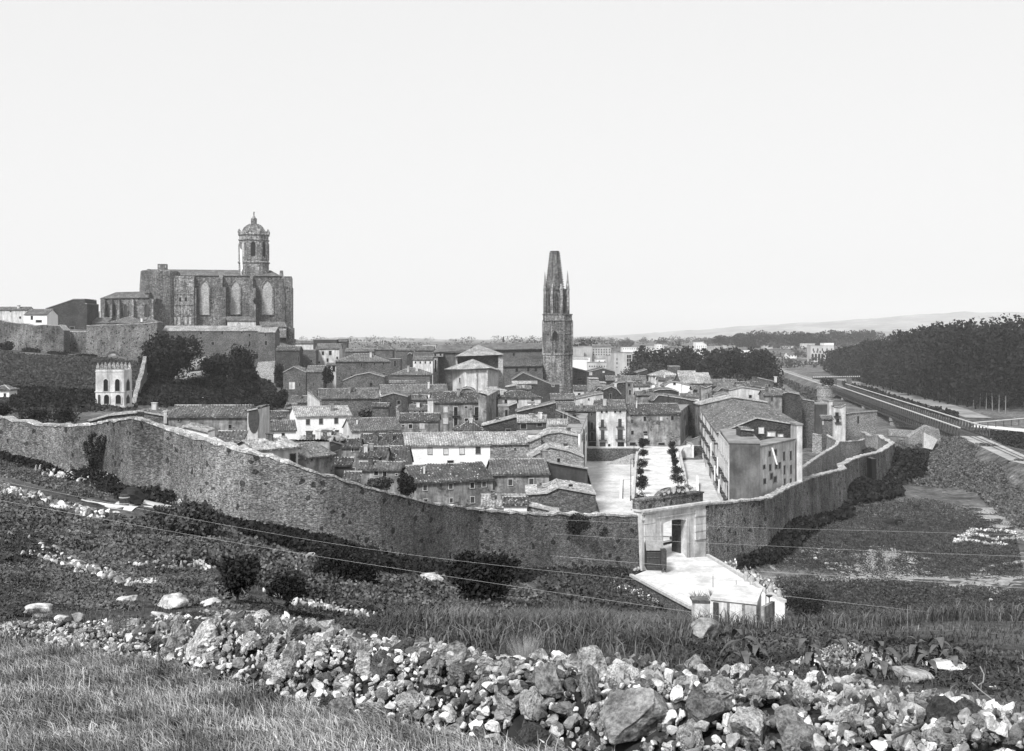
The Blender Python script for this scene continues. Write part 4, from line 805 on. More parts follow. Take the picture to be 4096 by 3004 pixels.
# --- plaza back row (crop h)
H('narrow dark four-storey house on the plaza corner', 'h', 405, 508, 398, 273, ridge=342, kind='E', wall='dark', roof='tile', wins=[(458, 435, 22, 30), (463, 560, 34, 78, 'b'), (465, 672, 34, 84, 'b'), (468, 770, 78, 66)])
H('white four-storey plaza house with balconies and long dark shutters', 'h', 510, 838, 383, 272, ridge=285, wall='pale', roof='tile', wins=[(570, 408, 24, 24), (623, 406, 26, 24), (718, 405, 24, 24), (775, 404, 24, 24), (577, 530, 36, 80, 'sb'), (770, 525, 38, 84, 'sb'), (580, 660, 40, 104, 'sb'), (773, 654, 58, 108, 'sb'), (580, 772, 66, 62, 's'), (652, 782, 28, 44), (780, 772, 74, 66)], fr='frame')
H('tiled wing stretching left behind the plaza corner house', 'h', 190, 405, 398, 274, ridge=345, wall='stone', roof='tile')
H('broad stained stone house at the back of the plaza', 'h', 840, 1435, 432, 272.5, ridge=322, wall='mid', roof='tiled', wins=[(905, 510, 30, 44, 's'), (1045, 482, 28, 48), (1225, 480, 28, 44, 'w'), (1348, 475, 30, 44), (907, 635, 28, 42), (1050, 640, 46, 40), (1055, 675, 46, 56, 'w'), (910, 760, 66, 36, 'd'), (1068, 745, 60, 50), (1228, 760, 70, 26, 'd')], chim=[(965, 290, 14, 60)])
H('streaked side-street front turning away from the plaza', 'h', 1436, 1640, 410, 273, 345, ridge=None, kind='F', D=8, wall='mid', wins=[(1485, 460, 18, 60), (1548, 440, 14, 60), (1500, 610, 22, 110), (1555, 600, 18, 100), (1600, 580, 12, 90), (1590, 440, 12, 50)])
H('low roof terrace behind the broad stained stone house', 'h', 985, 1165, 330, 285, kind='F', D=3, wall='mid')
H('dark folded roof above the side street', 'h', 1310, 1640, 350, 300, kind='G', out=[(1310, 240), (1480, 265), (1640, 300)], D=18, wall='stoned', roof='tile')
H('dark gabled house with black opening behind the white plaza house', 'p', 685, 915, 760, 300, kind='G', out=[(685, 745), (790, 700), (860, 735), (915, 800)], D=9, wall='stoned', roof='tile', wins=[(780, 820, 26, 70)])
H('pale shed-roofed house with a single round hole', 'p', 335, 685, 850, 290, kind='G', out=[(335, 855), (560, 805), (685, 785)], D=8, wall='pale', roof='tile', wins=[(498, 860, 14, 22)])
H('dark shingle-roofed house left of the black-opening gable', 'p', 545, 690, 740, 318, kind='G', out=[(545, 790), (620, 715), (690, 715)], D=8, wall='stoned', roof='tiled')
H('ruined pale plaster walls with a broken top', 'p', 495, 725, 640, 345, kind='G', out=[(495, 598), (625, 600), (640, 650), (725, 655)], D=6, wall='stonel', roof='tilel')
H('low dark-tiled house right of the church tower', 'p', 310, 495, 745, 350, ridge=690, wall='pale', roof='tiled')
H('brown shed with tall flue right of the church tower', 'p', 300, 480, 500, 500, kind='G', out=[(300, 460), (340, 470), (480, 505)], D=10, wall='stone', roof='tile', wins=[(380, 600, 60, 20, 'd')])
H('dark jumbled roof with one bright skylight', 'p', 490, 850, 560, 470, kind='G', out=[(490, 510), (680, 462), (835, 505), (850, 600)], D=14, wall='stoned', roof='tiled', wins=[(525, 530, 34, 40, 'w'), (690, 508, 26, 20, 'w')])
H('narrow house with stacked openings and a pale corner', 'p', 1000, 1070, 640, 335, kind='F', D=6, wall='mid', wins=[(1018, 675, 30, 40), (1028, 770, 24, 60)])
H('dark ragged house left of the stacked-opening house', 'p', 815, 1000, 680, 345, kind='G', out=[(815, 690), (880, 650), (1000, 640)], D=9, wall='stoned', roof='tile', wins=[(960, 650, 30, 30)])
H('long dark roof with a bright ribbed patch in mid town', 'p', 1070, 1300, 690, 350, ridge=640, wall='pale', roof='tiled', wins=[(1150, 720, 10, 20)])
H('wide dark broken roof behind the narrow corner house', 'p', 725, 1240, 620, 400, ridge=565, wall='stoned', roof='tile')
H('half-hidden shed roof among the town trees', 'p', 1110, 1260, 515, 470, kind='G', out=[(1110, 520), (1250, 480)], D=10, wall='stoned', roof='tile')
H('tall hipped house with rooftop pavilion at the wood edge', 'p', 1305, 1660, 555, 430, ridge=490, kind='H', wall='pale', roof='tilel', wins=[(1340, 575, 14, 20), (1380, 578, 14, 20)])
H('rooftop pavilion with flat lid above the tall hipped house', 'p', 1540, 1670, 440, 450, kind='F', D=6, wall='stone', wins=[(1560, 460, 12, 24), (1650, 460, 12, 24)], zb=-20)
H('house with sagging pale roof right of the rooftop pavilion', 'p', 1660, 1880, 540, 420, ridge=500, wall='mid', roof='tilel', auto=(4, 1, 12, 26, 540, 570))
H('long brown stone slope with rough hummocky roof', 'p', 1690, 2085, 655, 372, ridge=525, dmax=14, wall='stone', roof='tilel')
H('white zigzag-walled house in mid town', 'p', 1465, 1690, 690, 352, kind='G', out=[(1465, 690), (1530, 645), (1600, 640), (1690, 650)], D=7, wall='white', roof='tile', wins=[(1602, 660, 28, 28)])
H('white stepped wall right of the zigzag house', 'p', 1690, 1835, 700, 352.5, kind='G', out=[(1690, 655), (1810, 685), (1835, 780)], D=7, wall='white', roof='tile')
H('small white chimney-shaped house with sloping cap', 'p', 1315, 1395, 720, 345, kind='G', out=[(1315, 665), (1345, 665), (1350, 700), (1395, 680)], D=4, wall='white', roof='tile')
H('dark ridge roof seen beyond the small white house', 'p', 1395, 1700, 620, 400, ridge=575, wall='pale', roof='tiled')
H('patched dark roof below the zigzag white house', 'p', 1300, 1660, 790, 322, kind='G', out=[(1300, 770), (1400, 740), (1560, 735), (1660, 770)], D=10, wall='stoned', roof='tile')
H('broad dark wall with sloping top by the side street', 'p', 1330, 1540, 880, 303, kind='G', out=[(1330, 880), (1400, 810), (1540, 830)], D=10, wall='dark', roof='tile')
H('house with white parapet behind the patched dark roof', 'p', 1110, 1330, 810, 318, ridge=760, wall='mid', roof='tile', wins=[(1280, 840, 30, 10, 'w')])
H('thin corner tower with slanted cap near the side street', 'p', 1955, 2085, 715, 320, kind='G', out=[(1950, 700), (2010, 715), (2085, 685)], D=7, wall='mid', roof='tiled', wins=[(2045, 820, 16, 70, 'd')])
H('brown-roofed house left of the thin corner tower', 'p', 1835, 1955, 735, 330, ridge=690, wall='stoned', roof='tile')
H('white terrace strip above the side street', 'p', 1690, 1920, 835, 308, ridge=790, kind='M', wall='white', roof='tile')
# --- crop q : right centre
H('broad low gabled house with three framed windows', 'q', 318, 1190, 935, 292, kind='G', out=[(318, 935), (560, 880), (745, 838), (960, 870), (1190, 905)], D=10, wall='mid', roof='tilel', wins=[(490, 980, 36, 60), (660, 978, 40, 70), (830, 958, 36, 36)], fr='frame')
H('light plastered upper house with vertical pilaster', 'q', 690, 1100, 760, 322, kind='G', out=[(690, 745), (870, 706), (1100, 740)], D=9, wall='pale', roof='tile')
H('low white wing left of the pilastered house', 'q', 490, 690, 830, 318, kind='G', out=[(490, 830), (640, 785), (700, 800)], D=6, wall='white', roof='tile')
H('plastered tower house with two square windows and tiled top', 'q', 1145, 1378, 812, 304, ridge=745, wall='mid', roof='tile', wins=[(1245, 858, 34, 50, 's'), (1248, 1005, 40, 64)])
H('rubble-walled tall house right of the tower house', 'q', 1378, 1640, 810, 306, kind='G', out=[(1378, 790), (1450, 770), (1600, 800), (1640, 870)], D=9, wall='stoned', roof='tile', wins=[(1385, 960, 10, 40)])
H('pale-cornered rubble block nearest the bridge head', 'q', 1642, 1795, 880, 310, kind='G', out=[(1642, 865), (1795, 890)], D=8, wall='stone', roof='tile')
H('dark tiled roof behind the pilastered house', 'q', 810, 1085, 690, 356, ridge=640, wall='mid', roof='tiled', wins=[(960, 690, 14, 10)])
H('dusky roofs spread below the olive trees', 'q', 480, 820, 690, 372, ridge=610, wall='stoned', roof='tile')
H('rough ruin with rounded top beyond the dusky roofs', 'q', 545, 720, 745, 345, kind='G', out=[(545, 760), (600, 715), (720, 700)], D=7, wall='stoned', roof='tile')
H('thin dark-edged roof below the railway bank', 'q', 1060, 1270, 640, 400, kind='G', out=[(1060, 585), (1270, 632)], D=9, wall='stone', roof='tile', chim=[(1315, 570, 30, 50)])
H('cluster of low ledges and roofs near the bank foot', 'q', 1110, 1370, 750, 345, kind='G', out=[(1110, 715), (1165, 715), (1370, 760)], D=10, wall='pale', roof='tile')
H('long thin roof line toward the bridge head', 'q', 1260, 1600, 770, 350, kind='G', out=[(1260, 715), (1600, 785)], D=8, wall='stoned', roof='tile')
# --- river side houses (crop e)
H('pale ruined mill house with dark-topped wall by the bridge', 'e', 785, 1045, 925, 338, 345, kind='G', out=[(785, 940), (840, 930), (1045, 915)], D=14, wall='stonel', roof='tile', wins=[(888, 985, 14, 60, 'd')])
H('white balconied house corner beside the mill house', 'e', 690, 785, 900, 330, kind='G', out=[(690, 880), (745, 885), (785, 860)], D=8, wall='pale', roof='tile', wins=[(715, 940, 26, 30, 'b'), (720, 990, 22, 30, 'b')])
H('square stone privy tower in the garden', 'e', 595, 680, 980, 300, kind='M', ridge=965, wall='stone', roof='tile', wins=[(600, 1010, 10, 30, 'w')])
H('dark block below the round bastion', 'e', 540, 655, 860, 335, kind='F', D=7, wall='dark')
H('thin white-edged house by the dark block', 'e', 652, 680, 835, 333, kind='F', D=8, wall='pale')
# --- big apartment block by the plaza

def side_wins(e, p, q, z0, n, floors, dz, ww, hh, nn, s0=1.6, balc=(), pane='shutter', skip=()):
    p = Vector((p[0], p[1], 0)); q = Vector((q[0], q[1], 0)); ex = (q - p).normalized(); Ln = (q - p).length
    for j in range(floors):
        for i in range(n):
            if (i, j) in skip: continue
            s = s0 + (Ln - 2 * s0) * i / max(1, n - 1); win_part(e, p, ex, nn, s, z0 + j * dz, ww * random.uniform(.85, 1.1), hh * random.uniform(.9, 1.05), random.choice(('frame', 'frame', 'stone')), random.choice((pane, 'pane')), j in balc and (i * 7 + j * 3) % 4 != 0)
dv = Vector((.113, .9936, 0)).normalized(); lf = Vector((-dv.y, dv.x, 0))
p0 = Vector(((2917 - CX) / F * 186, 186, 0)); p1 = p0 + dv * 26; p2 = p0 + dv * 91
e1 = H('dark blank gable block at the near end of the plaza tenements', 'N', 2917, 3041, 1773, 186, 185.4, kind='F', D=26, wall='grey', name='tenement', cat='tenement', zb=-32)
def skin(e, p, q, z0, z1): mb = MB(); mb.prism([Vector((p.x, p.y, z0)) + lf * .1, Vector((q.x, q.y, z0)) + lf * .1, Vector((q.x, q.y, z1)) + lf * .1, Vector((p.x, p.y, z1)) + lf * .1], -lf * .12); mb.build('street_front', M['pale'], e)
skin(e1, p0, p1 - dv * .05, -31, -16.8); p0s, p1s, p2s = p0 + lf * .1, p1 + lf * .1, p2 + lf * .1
side_wins(e1, p0s, p1s, -27.6, 7, 4, 3.0, 1.1, 2.1, lf, balc=(1, 2))
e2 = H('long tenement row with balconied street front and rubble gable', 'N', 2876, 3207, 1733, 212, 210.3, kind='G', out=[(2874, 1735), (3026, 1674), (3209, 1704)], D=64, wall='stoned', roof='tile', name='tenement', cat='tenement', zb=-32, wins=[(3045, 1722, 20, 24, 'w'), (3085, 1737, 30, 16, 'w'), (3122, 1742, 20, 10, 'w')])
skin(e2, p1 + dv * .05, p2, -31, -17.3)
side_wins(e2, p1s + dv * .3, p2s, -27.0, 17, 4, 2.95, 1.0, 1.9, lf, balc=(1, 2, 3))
e3 = H('stained tenement face with many small windows and hanging sheet', 'N', 3042, 3181, 1790, 192, 206, kind='F', D=3.5, wall='pale', name='tenement', cat='tenement', zb=-33, wins=[(x, y, w_, h_, 's') for (x, y, w_, h_) in ((3056, 1868, 8, 14), (3100, 1810, 12, 22), (3104, 1862, 10, 26), (3135, 1825, 8, 34), (3137, 1880, 7, 34), (3162, 1822, 7, 34), (3163, 1878, 7, 34), (3080, 1870, 9, 24), (3058, 1925, 9, 18), (3085, 1905, 10, 22), (3100, 1918, 12, 22), (3138, 1925, 7, 20), (3162, 1925, 7, 20), (3118, 1862, 9, 24), (3078, 1815, 9, 20))])
H('tall pale chimney-like stair bay at the corner of the rubble gable', 'e', 385, 430, 1030, 206, kind='F', D=5, wall='pale', zb=-33)
H('grey rooftop hut on the tenement row', 'd', 1432, 1530, 985, 195, kind='G', out=[(1432, 975), (1530, 985)], D=4, wall='stoned', roof='tile', zb=-19)
H('little ribbed roof shelter on top of the tenement row', 'd', 1405, 1530, 862, 245, kind='M', ridge=835, wall='mid', roof='tilel', zb=-17)
# laundry
for k, (t, zz, w_, h_, s) in enumerate(((14, -20.2, .9, 3.0, 'long white sheet hanging highest on the tenement street front'), (22, -22.5, .8, 2.6, 'white cloth hanging lower on the tenement street front'), (10, -23.5, .7, 2.2, 'small white cloth over the near tenement balcony'), (34, -19.5, .8, 2.4, 'pale cloth drying far along the tenement street front'))):
    c = p0 + dv * t + lf * .95; mb = MB(); n_ = 8
    V = [c + dv * (w_ * 2 * (i / n_ - .5)) + lf * (.12 * math.sin(i * 1.7)) + Vector((0, 0, zz - j * h_ / 3 - .1 * math.sin(i + j))) for j in range(4) for i in range(n_ + 1)]
    mb.add(V, [(j * 9 + i, j * 9 + i + 1, (j + 1) * 9 + i + 1, (j + 1) * 9 + i) for j in range(3) for i in range(8)]); tag(mb.build('laundry', M['cloth']), s, 'laundry')
c = W3('N', 3088, 1790, 194); mb = MB(); V = [c + Vector((.3 * (i / 4 - .5) + .2 * j, -.2 + .05 * math.sin(i * 2), -j * .7)) for j in range(5) for i in range(5)]
mb.add(V, [(j * 5 + i, j * 5 + i + 1, (j + 1) * 5 + i + 1, (j + 1) * 5 + i) for j in range(4) for i in range(4)]); tag(mb.build('laundry', M['cloth']), 'slanting white sheet on the stained tenement face', 'laundry')
# ------------------------------------------------------------------ cathedral
def flat(mb, cr, pts, Y, th): mb.prism([W3(cr, x, y, Y) for x, y in pts], (0, th, 0))
def rect(mb, cr, x0, x1, y0, y1, Ya, Yb):
    """front face fills the pixel rectangle at depth Ya"""
    a, b_ = W3(cr, x0, y1, Ya), W3(cr, x1, y0, Ya); mb.box((a.x, Ya, a.z), (b_.x, Yb, b_.z))
def arch(x, y0, y1, w_, pointed=True, n=6):
    h = w_ * (.9 if pointed else .5); L_ = [(x - w_ / 2, y1), (x + w_ / 2, y1)]
    for i in range(n + 1):
        t = i / n
        if pointed: L_.append((x + w_ / 2 * (1 - t ** 1.7), y0 + h * (1 - t ** .8)))
        else: L_.append((x + w_ / 2 * math.cos(t * math.pi / 2), y0 + h * (1 - math.sin(t * math.pi / 2))))
    for i in range(1, n + 1):
        t = 1 - i / n
        if pointed: L_.append((x - w_ / 2 * (1 - t ** 1.7), y0 + h * (1 - t ** .8)))
        else: L_.append((x - w_ / 2 * math.cos(t * math.pi / 2), y0 + h * (1 - math.sin(t * math.pi / 2))))
    return L_
def arched(e, cr, x, y0, y1, w_, Y, mat='pane', pointed=True, name='window', fr=None, out=.25):
    a = arch(x, y0, y1, w_, pointed); mb = MB(); flat(mb, cr, a, Y, .3); o = mb.build(name, M[mat], e)
    if fr:
        b2 = arch(x, y0 - w_ * .14, y1 + w_ * .05, w_ * 1.26, pointed); fb = MB(); n = len(a); A_ = [W3(cr, *p, Y - out) for p in a]; B_ = [W3(cr, *p, Y - out) for p in b2]; A2 = [p + Vector((0, out + .2, 0)) for p in A_]; B2 = [p + Vector((0, out + .2, 0)) for p in B_]
        fb.add(A_ + B_ + A2 + B2, [(i, (i + 1) % n, (i + 1) % n + n, i + n) for i in range(n)] + [(i, i + 2 * n, (i + 1) % n + 2 * n, (i + 1) % n) for i in range(n)] + [(i + n, (i + 1) % n + n, (i + 1) % n + 3 * n, i + 3 * n) for i in range(n)])
        f = fb.build('frame', M[fr], None); reparent(f, o)
    return o
def slab_roof(mb, cr, eave, ridge, Y, d, sp=.8):
    """eave (x0,y0,x1,y1) at Y, ridge (x0,y0,x1,y1) at Y+d"""
    a, b_ = W3(cr, eave[0], eave[1], Y), W3(cr, eave[2], eave[3], Y); c, f_ = W3(cr, ridge[0], ridge[1], Y + d), W3(cr, ridge[2], ridge[3], Y + d); n = max(4, int((b_ - a).length / sp) * 2); V = []
    for i in range(n + 1):
        t = i / n; z = .12 * (i % 2); V += [a.lerp(b_, t) + Vector((0, 0, z)), c.lerp(f_, t) + Vector((0, 0, z))]
    mb.add(V, [(2 * i, 2 * i + 2, 2 * i + 3, 2 * i + 1) for i in range(n)]); mb.poly([a - Vector((0, 0, .2)), b_ - Vector((0, 0, .2)), f_ - Vector((0, 0, .2)), c - Vector((0, 0, .2))])
Yc = 556.0
e = cath = empty('cathedral', W3('a', 1620, 930, 556), 'huge dark stone cathedral nave with domed octagonal bell tower on the left hill', 'cathedral')
mb = MB(); rect(mb, 'a', 1258, 2066, 556, 1010, Yc, Yc + 24); rect(mb, 'a', 1150, 1262, 560, 1010, Yc + 2, Yc + 24)
# gable masonry up to ridge at both ends
a, b_ = W3('a', 1262, 556, Yc), W3('a', 2050, 556, Yc); rg_ = W3('a', 1262, 514, Yc + 12)
for X in (a.x - 4, b_.x - .5): mb.prism([(X, Yc, a.z - .1), (X, Yc + 24, a.z - .1), (X, Yc + 12, rg_.z)], (1.5, 0, 0))
mb.build('nave_wall', M['ashlar'], e)
mb = MB(); slab_roof(mb, 'a', (1235, 557, 2060, 556), (1140, 514, 2012, 514), Yc - .4, 12.2); r_ = rg_.z
mb.poly([W3('a', 1140, 514, Yc + 11.8), W3('a', 2012, 514, Yc + 11.8), Vector((b_.x, Yc + 25, a.z)), Vector((a.x - 4, Yc + 25, a.z))]); mb.build('roof', M['tile'], e)
mb = MB(); rect(mb, 'a', 2066, 2122, 556, 640, Yc - 4, Yc + 20); rect(mb, 'a', 2062, 2126, 632, 938, Yc - 4.6, Yc + 20); rect(mb, 'a', 2076, 2134, 938, 1085, Yc - 5, Yc + 20); mb.build('west_buttress', M['ashlar'], e)
mb = MB(); c = W3('a', 1197, 900, Yc + 2); mb.lathe((c.x, c.y, 0), [(9.6, c.z - 16), (9.4, W3('a', 0, 640, Yc).z), (8.9, W3('a', 0, 530, Yc).z), (8.2, W3('a', 0, 522, Yc).z)], 10, .3); mb.build('apse_buttress', M['ashlar'], e)
mb = MB(); rect(mb, 'a', 1104, 1142, 590, 850, Yc + 14, Yc + 22); rect(mb, 'a', 1126, 1146, 512, 700, Yc + 10, Yc + 14); mb.build('apse_buttress', M['ashlar'], e)
mb = MB(); rect(mb, 'a', 1176, 1240, 474, 522, Yc + 1, Yc + 5); rect(mb, 'a', 1172, 1243, 516, 523, Yc + .5, Yc + 5.5); o = mb.build('roof_turret', M['ashlar'], e)
for x in (1187, 1232): w2 = MB(); rect(w2, 'a', x - 5, x + 5, 484, 500, Yc + .93, Yc + 1.1); q = w2.build('opening', M['ridge'], None); reparent(q, o)
mb = MB(); rect(mb, 'a', 1250, 1420, 566, 1010, Yc - 3.5, Yc); rect(mb, 'a', 1247, 1423, 560, 572, Yc - 3.8, Yc); 
for y in (692, 770, 848): rect(mb, 'a', 1250, 1421, y - 3, y + 3, Yc - 3.8, Yc - 3.4)
for x in (1253, 1335, 1416): rect(mb, 'a', x - 5, x + 5, 572, 1000, Yc - 3.75, Yc - 3.4)
tw = mb.build('old_tower', M['ashlarl'], e)
for x in (1300, 1378):
    for y0, y1 in ((590, 680), (700, 762), (778, 842), (858, 915)):
        for dx in (-16, 16):
            w2 = MB(); flat(w2, 'a', arch(x + dx, y0, y1, 15, False), Yc - 3.6, .2); q = w2.build('blind_arch', M['brick'] if y0 > 850 else M['ashlarl'], None); reparent(q, tw)
for x in (1322, 1362): w2 = MB(); flat(w2, 'a', arch(x, 717, 745, 13, False), Yc - 3.7, .2); q = w2.build('opening', M['pane'], None); reparent(q, tw)
for x, y0, y1, w_ in ((1503, 590, 842, 66), (1723, 590, 838, 68), (1952, 585, 840, 76)): arched(e, 'a', x, y0, y1, w_, Yc - .12, 'brick', True, 'blocked_window', 'ashlarl', .5)
for x0, x1, yt, pr in ((1422, 1438, 570, 3.2), (1592, 1640, 560, 6), (1815, 1856, 563, 6), (2050, 2070, 560, 5)):
    mb = MB(); rect(mb, 'a', x0, x1, yt + 80, 1010, Yc - pr, Yc + .5); a = W3('a', x0, yt, Yc - pr * .8); b_ = W3('a', x1, yt, Yc); z2 = W3('a', 0, yt + 80, Yc - pr).z
    mb.prism([(a.x, Yc - pr * .85, z2 - .1), (a.x, Yc + .5, z2 - .1), (a.x, Yc + .5, a.z + 1), (a.x, Yc - pr * .85, a.z - 1)], (b_.x - a.x, 0, 0)); mb.build('buttress', M['ashlar'], e)
mb = MB(); c = W3('a', 1861, 740, Yc - 6.1); mb.prism([c + Vector((1.6 * math.cos(t), 0, 1.6 * math.sin(t))) for t in np.linspace(0, 2 * math.pi, 13)[:-1]], (0, .3, 0)); mb.build('oculus', M['pane'], e)
for x0, x1, y0, y1, y2 in ((1645, 1848, 855, 885, 925), (1885, 2070, 893, 930, 1010)):
    mb = MB(); rect(mb, 'a', x0, x1, y1, y2, Yc - 9, Yc - 5); an = mb.build('annex', M['pale'] if x0 < 1800 else M['ashlarl'], e); mb = MB(); slab_roof(mb, 'a', (x0 - 5, y1 + 2, x1 + 5, y1 + 2), (x0, y0, x1, y0), Yc - 9.4, 4.5); q = mb.build('annex_roof', M['tile'], None); reparent(q, an)
arched(e, 'a', 1725, 895, 930, 38, Yc - 9.1, 'brick', True, 'blind_gable')
arched(e, 'a', 2108, 950, 1070, 24, Yc - 5.2, 'ashlarl', False, 'west_niche', 'ashlar', .4)
# bell tower
Yt = 564.0; c = W3('a', 1880, 500, Yt); Z = lambda y: W3('a', 0, y, Yt).z; k = Yt / F / 1.8358
mb = MB(); mb.lathe((c.x, c.y, 0), [(116 * k, Z(560)), (116 * k, Z(466)), (123 * k, Z(464)), (123 * k, Z(456)), (115 * k, Z(450)), (112 * k, Z(300)), (119 * k, Z(297)), (119 * k, Z(291)), (112 * k, Z(288)), (113 * k, Z(262)), (122 * k, Z(258)), (120 * k, Z(250)), (113 * k, Z(246)), (113 * k, Z(232)), (110 * k, Z(231))], 8, math.pi / 8); tw = mb.build('bell_tower', M['ashlarl'], e)
mb = MB(); mb.lathe((c.x, c.y, 0), [(104 * k, Z(238)), (88 * k, Z(232)), (80 * k, Z(218)), (70 * k, Z(202)), (52 * k, Z(187)), (28 * k, Z(177)), (10 * k, Z(174))], 16); q = mb.build('dome', M['ashlar'], None); reparent(q, tw)
for i in range(8):
    mb = MB(); t = i * math.pi / 4 + math.pi / 8; P0 = [(88, 232), (80, 218), (70, 202), (52, 187), (28, 177)]
    for (r0, y0), (r1, y1) in zip(P0[:-1], P0[1:]): mb.tube((c.x + r0 * k * math.cos(t), c.y + r0 * k * math.sin(t), Z(y0) + .1), (c.x + r1 * k * math.cos(t), c.y + r1 * k * math.sin(t), Z(y1) + .1), .3, n=5)
    q = mb.build('dome_rib', M['ashlarl'], None); reparent(q, tw)
mb = MB()
for i in range(6):
    t = i * math.pi / 3; X, Y_ = c.x + 15 * k * math.cos(t), c.y + 15 * k * math.sin(t); mb.tube((X, Y_, Z(176)), (X, Y_, Z(140)), .45, n=5)
mb.lathe((c.x, c.y, 0), [(22 * k, Z(178)), (22 * k, Z(170)), (17 * k, Z(169))], 8); mb.lathe((c.x, c.y, 0), [(22 * k, Z(141)), (21 * k, Z(133)), (12 * k, Z(127)), (9 * k, Z(117)), (4 * k, Z(112))], 8); q = mb.build('lantern', M['ashlarl'], None); reparent(q, tw)
mb = MB(); mb.lathe((c.x, c.y, 0), [(3 * k, Z(113)), (4.5 * k, Z(106)), (3 * k, Z(96)), (4 * k, Z(90)), (2.5 * k, Z(84)), (1 * k, Z(81))], 8); mb.tube((c.x, c.y, Z(92)), (c.x + 7 * k, c.y, Z(84)), .2, .1); mb.tube((c.x, c.y, Z(96)), (c.x - 5 * k, c.y, Z(92)), .2, .1); q = mb.build('angel_statue', M['iron'], None); reparent(q, tw)
for i in range(8):
    t = i * math.pi / 4 + math.pi / 8; mb = MB(); mb.lathe((c.x + 112 * k * math.cos(t), c.y + 112 * k * math.sin(t), 0), [(.7, Z(246)), (.7, Z(228)), (.45, Z(226)), (.55, Z(222)), (.05, Z(212))], 6); q = mb.build('pinnacle', M['ashlarl'], None); reparent(q, tw)
ap = 112 * k * math.cos(math.pi / 8)
for i, (fa, mat) in enumerate(((-90, 'pane'), (-45, 'pane'), (-135, 'brick'), (180, 'pane'), (0, 'pane'))):
    t = R(fa); nn = Vector((math.cos(t), math.sin(t), 0)); sx = Vector((-nn.y, nn.x, 0)); c2 = Vector((c.x, c.y, 0)) + nn * (ap + .02); mb = MB(); ww = 15 * k; pts = [c2 - sx * ww + Vector((0, 0, Z(440))), c2 + sx * ww + Vector((0, 0, Z(440)))] + [c2 + sx * ww * math.cos(u_) + Vector((0, 0, Z(328) + ww * 1.3 * math.sin(u_))) for u_ in np.linspace(0, math.pi, 9)]
    mb.prism(pts, nn * .12); q = mb.build('belfry_opening', M[mat], None); reparent(q, tw)
    mb = MB()
    for s_ in (-1, 1): mb.prism([c2 + sx * s_ * (ww + .1) + Vector((0, 0, Z(440))), c2 + sx * s_ * (ww + 1.1) + Vector((0, 0, Z(440))), c2 + sx * s_ * (ww + 1.1) + Vector((0, 0, Z(320))), c2 + sx * s_ * (ww + .1) + Vector((0, 0, Z(320)))], nn * .4)
    q = mb.build('pilaster', M['ashlarl'], None); reparent(q, tw)
cath.rotation_euler = (0, 0, R(9.5))
mb = MB(); p = W3('a', 1771, 552, Yc - 1); mb.tube(p, p + Vector((-.6, 0, 13.5)), .14, .1); mb.prism([p + Vector((-.2, 0, 1)), p + Vector((.7, 0, 3)), p + Vector((.2, 0, 12)), p + Vector((-.5, 0, 12.8))], (0, .1, 0)); tag(mb.build('banner_pole', M['cloth']), 'white furled banner on a pole against the bell tower', 'banner')
# chapter-house apse group left of the nave
e = empty('chapter_house', W3('a', 930, 850, 545), 'polygonal buttressed chapter house with low tiled roof left of the nave', 'church building')
mb = MB(); Ya = 538.0; rect(mb, 'a', 765, 1145, 722, 880, Ya, Ya + 18); a, b_ = W3('a', 732, 722, Ya + 5), W3('a', 767, 900, Ya); mb.prism([(a.x, Ya + 6, b_.z), (b_.x, Ya, b_.z), (b_.x, Ya, a.z), (a.x, Ya + 6, a.z)], (0, 10, 0)); mb.build('wall', M['ashlar'], e)
mb = MB(); slab_roof(mb, 'a', (728, 724, 1092, 718), (850, 678, 1062, 672), Ya - .5, 9); mb.poly([W3('a', 850, 678, Ya + 8.5), W3('a', 1062, 672, Ya + 8.5), W3('a', 1092, 718, Ya + 18), W3('a', 740, 722, Ya + 18)]); mb.build('roof', M['tile'], e)
for x in (760, 815, 868, 972, 1118): mb = MB(); rect(mb, 'a', x - 8, x + 8, 730, 880, Ya - 2, Ya + .5); mb.build('buttress', M['ashlarl'], e)
for x in (790, 840, 921, 1074): arched(e, 'a', x, 765, 850, 26 if x > 800 else 14, Ya - .1, 'shutter', True, 'window', 'ashlar', .3)
mb = MB(); rect(mb, 'a', 1065, 1095, 682, 722, Ya + 4, Ya + 8); rect(mb, 'a', 1060, 1098, 676, 684, Ya + 3.5, Ya + 8.5); mb.build('roof_turret', M['ashlar'], e)
# ranges under it
H('low tiled cloister range with arched doorway under the chapter house', 'a', 625, 785, 905, 505, ridge=868, wall='stonel', roof='tile', wins=[(735, 945, 30, 26, 'd'), (650, 940, 14, 30)])
H('squat hipped roof between the cloister range and the cathedral', 'a', 785, 1035, 905, 500, ridge=858, kind='H', wall='stone', roof='tile')
H('rounded stone annexe with a small chimney at the cathedral foot', 'a', 1032, 1160, 900, 492, ridge=880, kind='H', wall='stone', roof='tile', wins=[(1110, 930, 10, 26)], chim=[(1032, 868, 14, 24)])
H('great blank stone barn with a high right end on the left skyline', 'a', 340, 640, 800, 500, kind='G', out=[(340, 797), (540, 730), (624, 730), (626, 762), (640, 765)], D=14, wall='stoned', roof='tile', wins=[(412, 843, 12, 16, 'w'), (530, 940, 30, 20)])
H('far-left pale house with small chimney and tiled roof', 'a', -20, 205, 808, 480, ridge=788, wall='pale', roof='tile', wins=[(148, 863, 12, 14), (78, 818, 10, 8)], chim=[(125, 775, 16, 14)])
H('white-walled house below the left skyline barn', 'a', 180, 345, 842, 470, ridge=805, wall='white', roof='tile', wins=[(234, 865, 14, 26), (285, 890, 40, 14, 'd')])
H('pale little house half seen right of the blank barn', 'a', 640, 720, 835, 560, ridge=822, kind='M', wall='pale', roof='tilel')
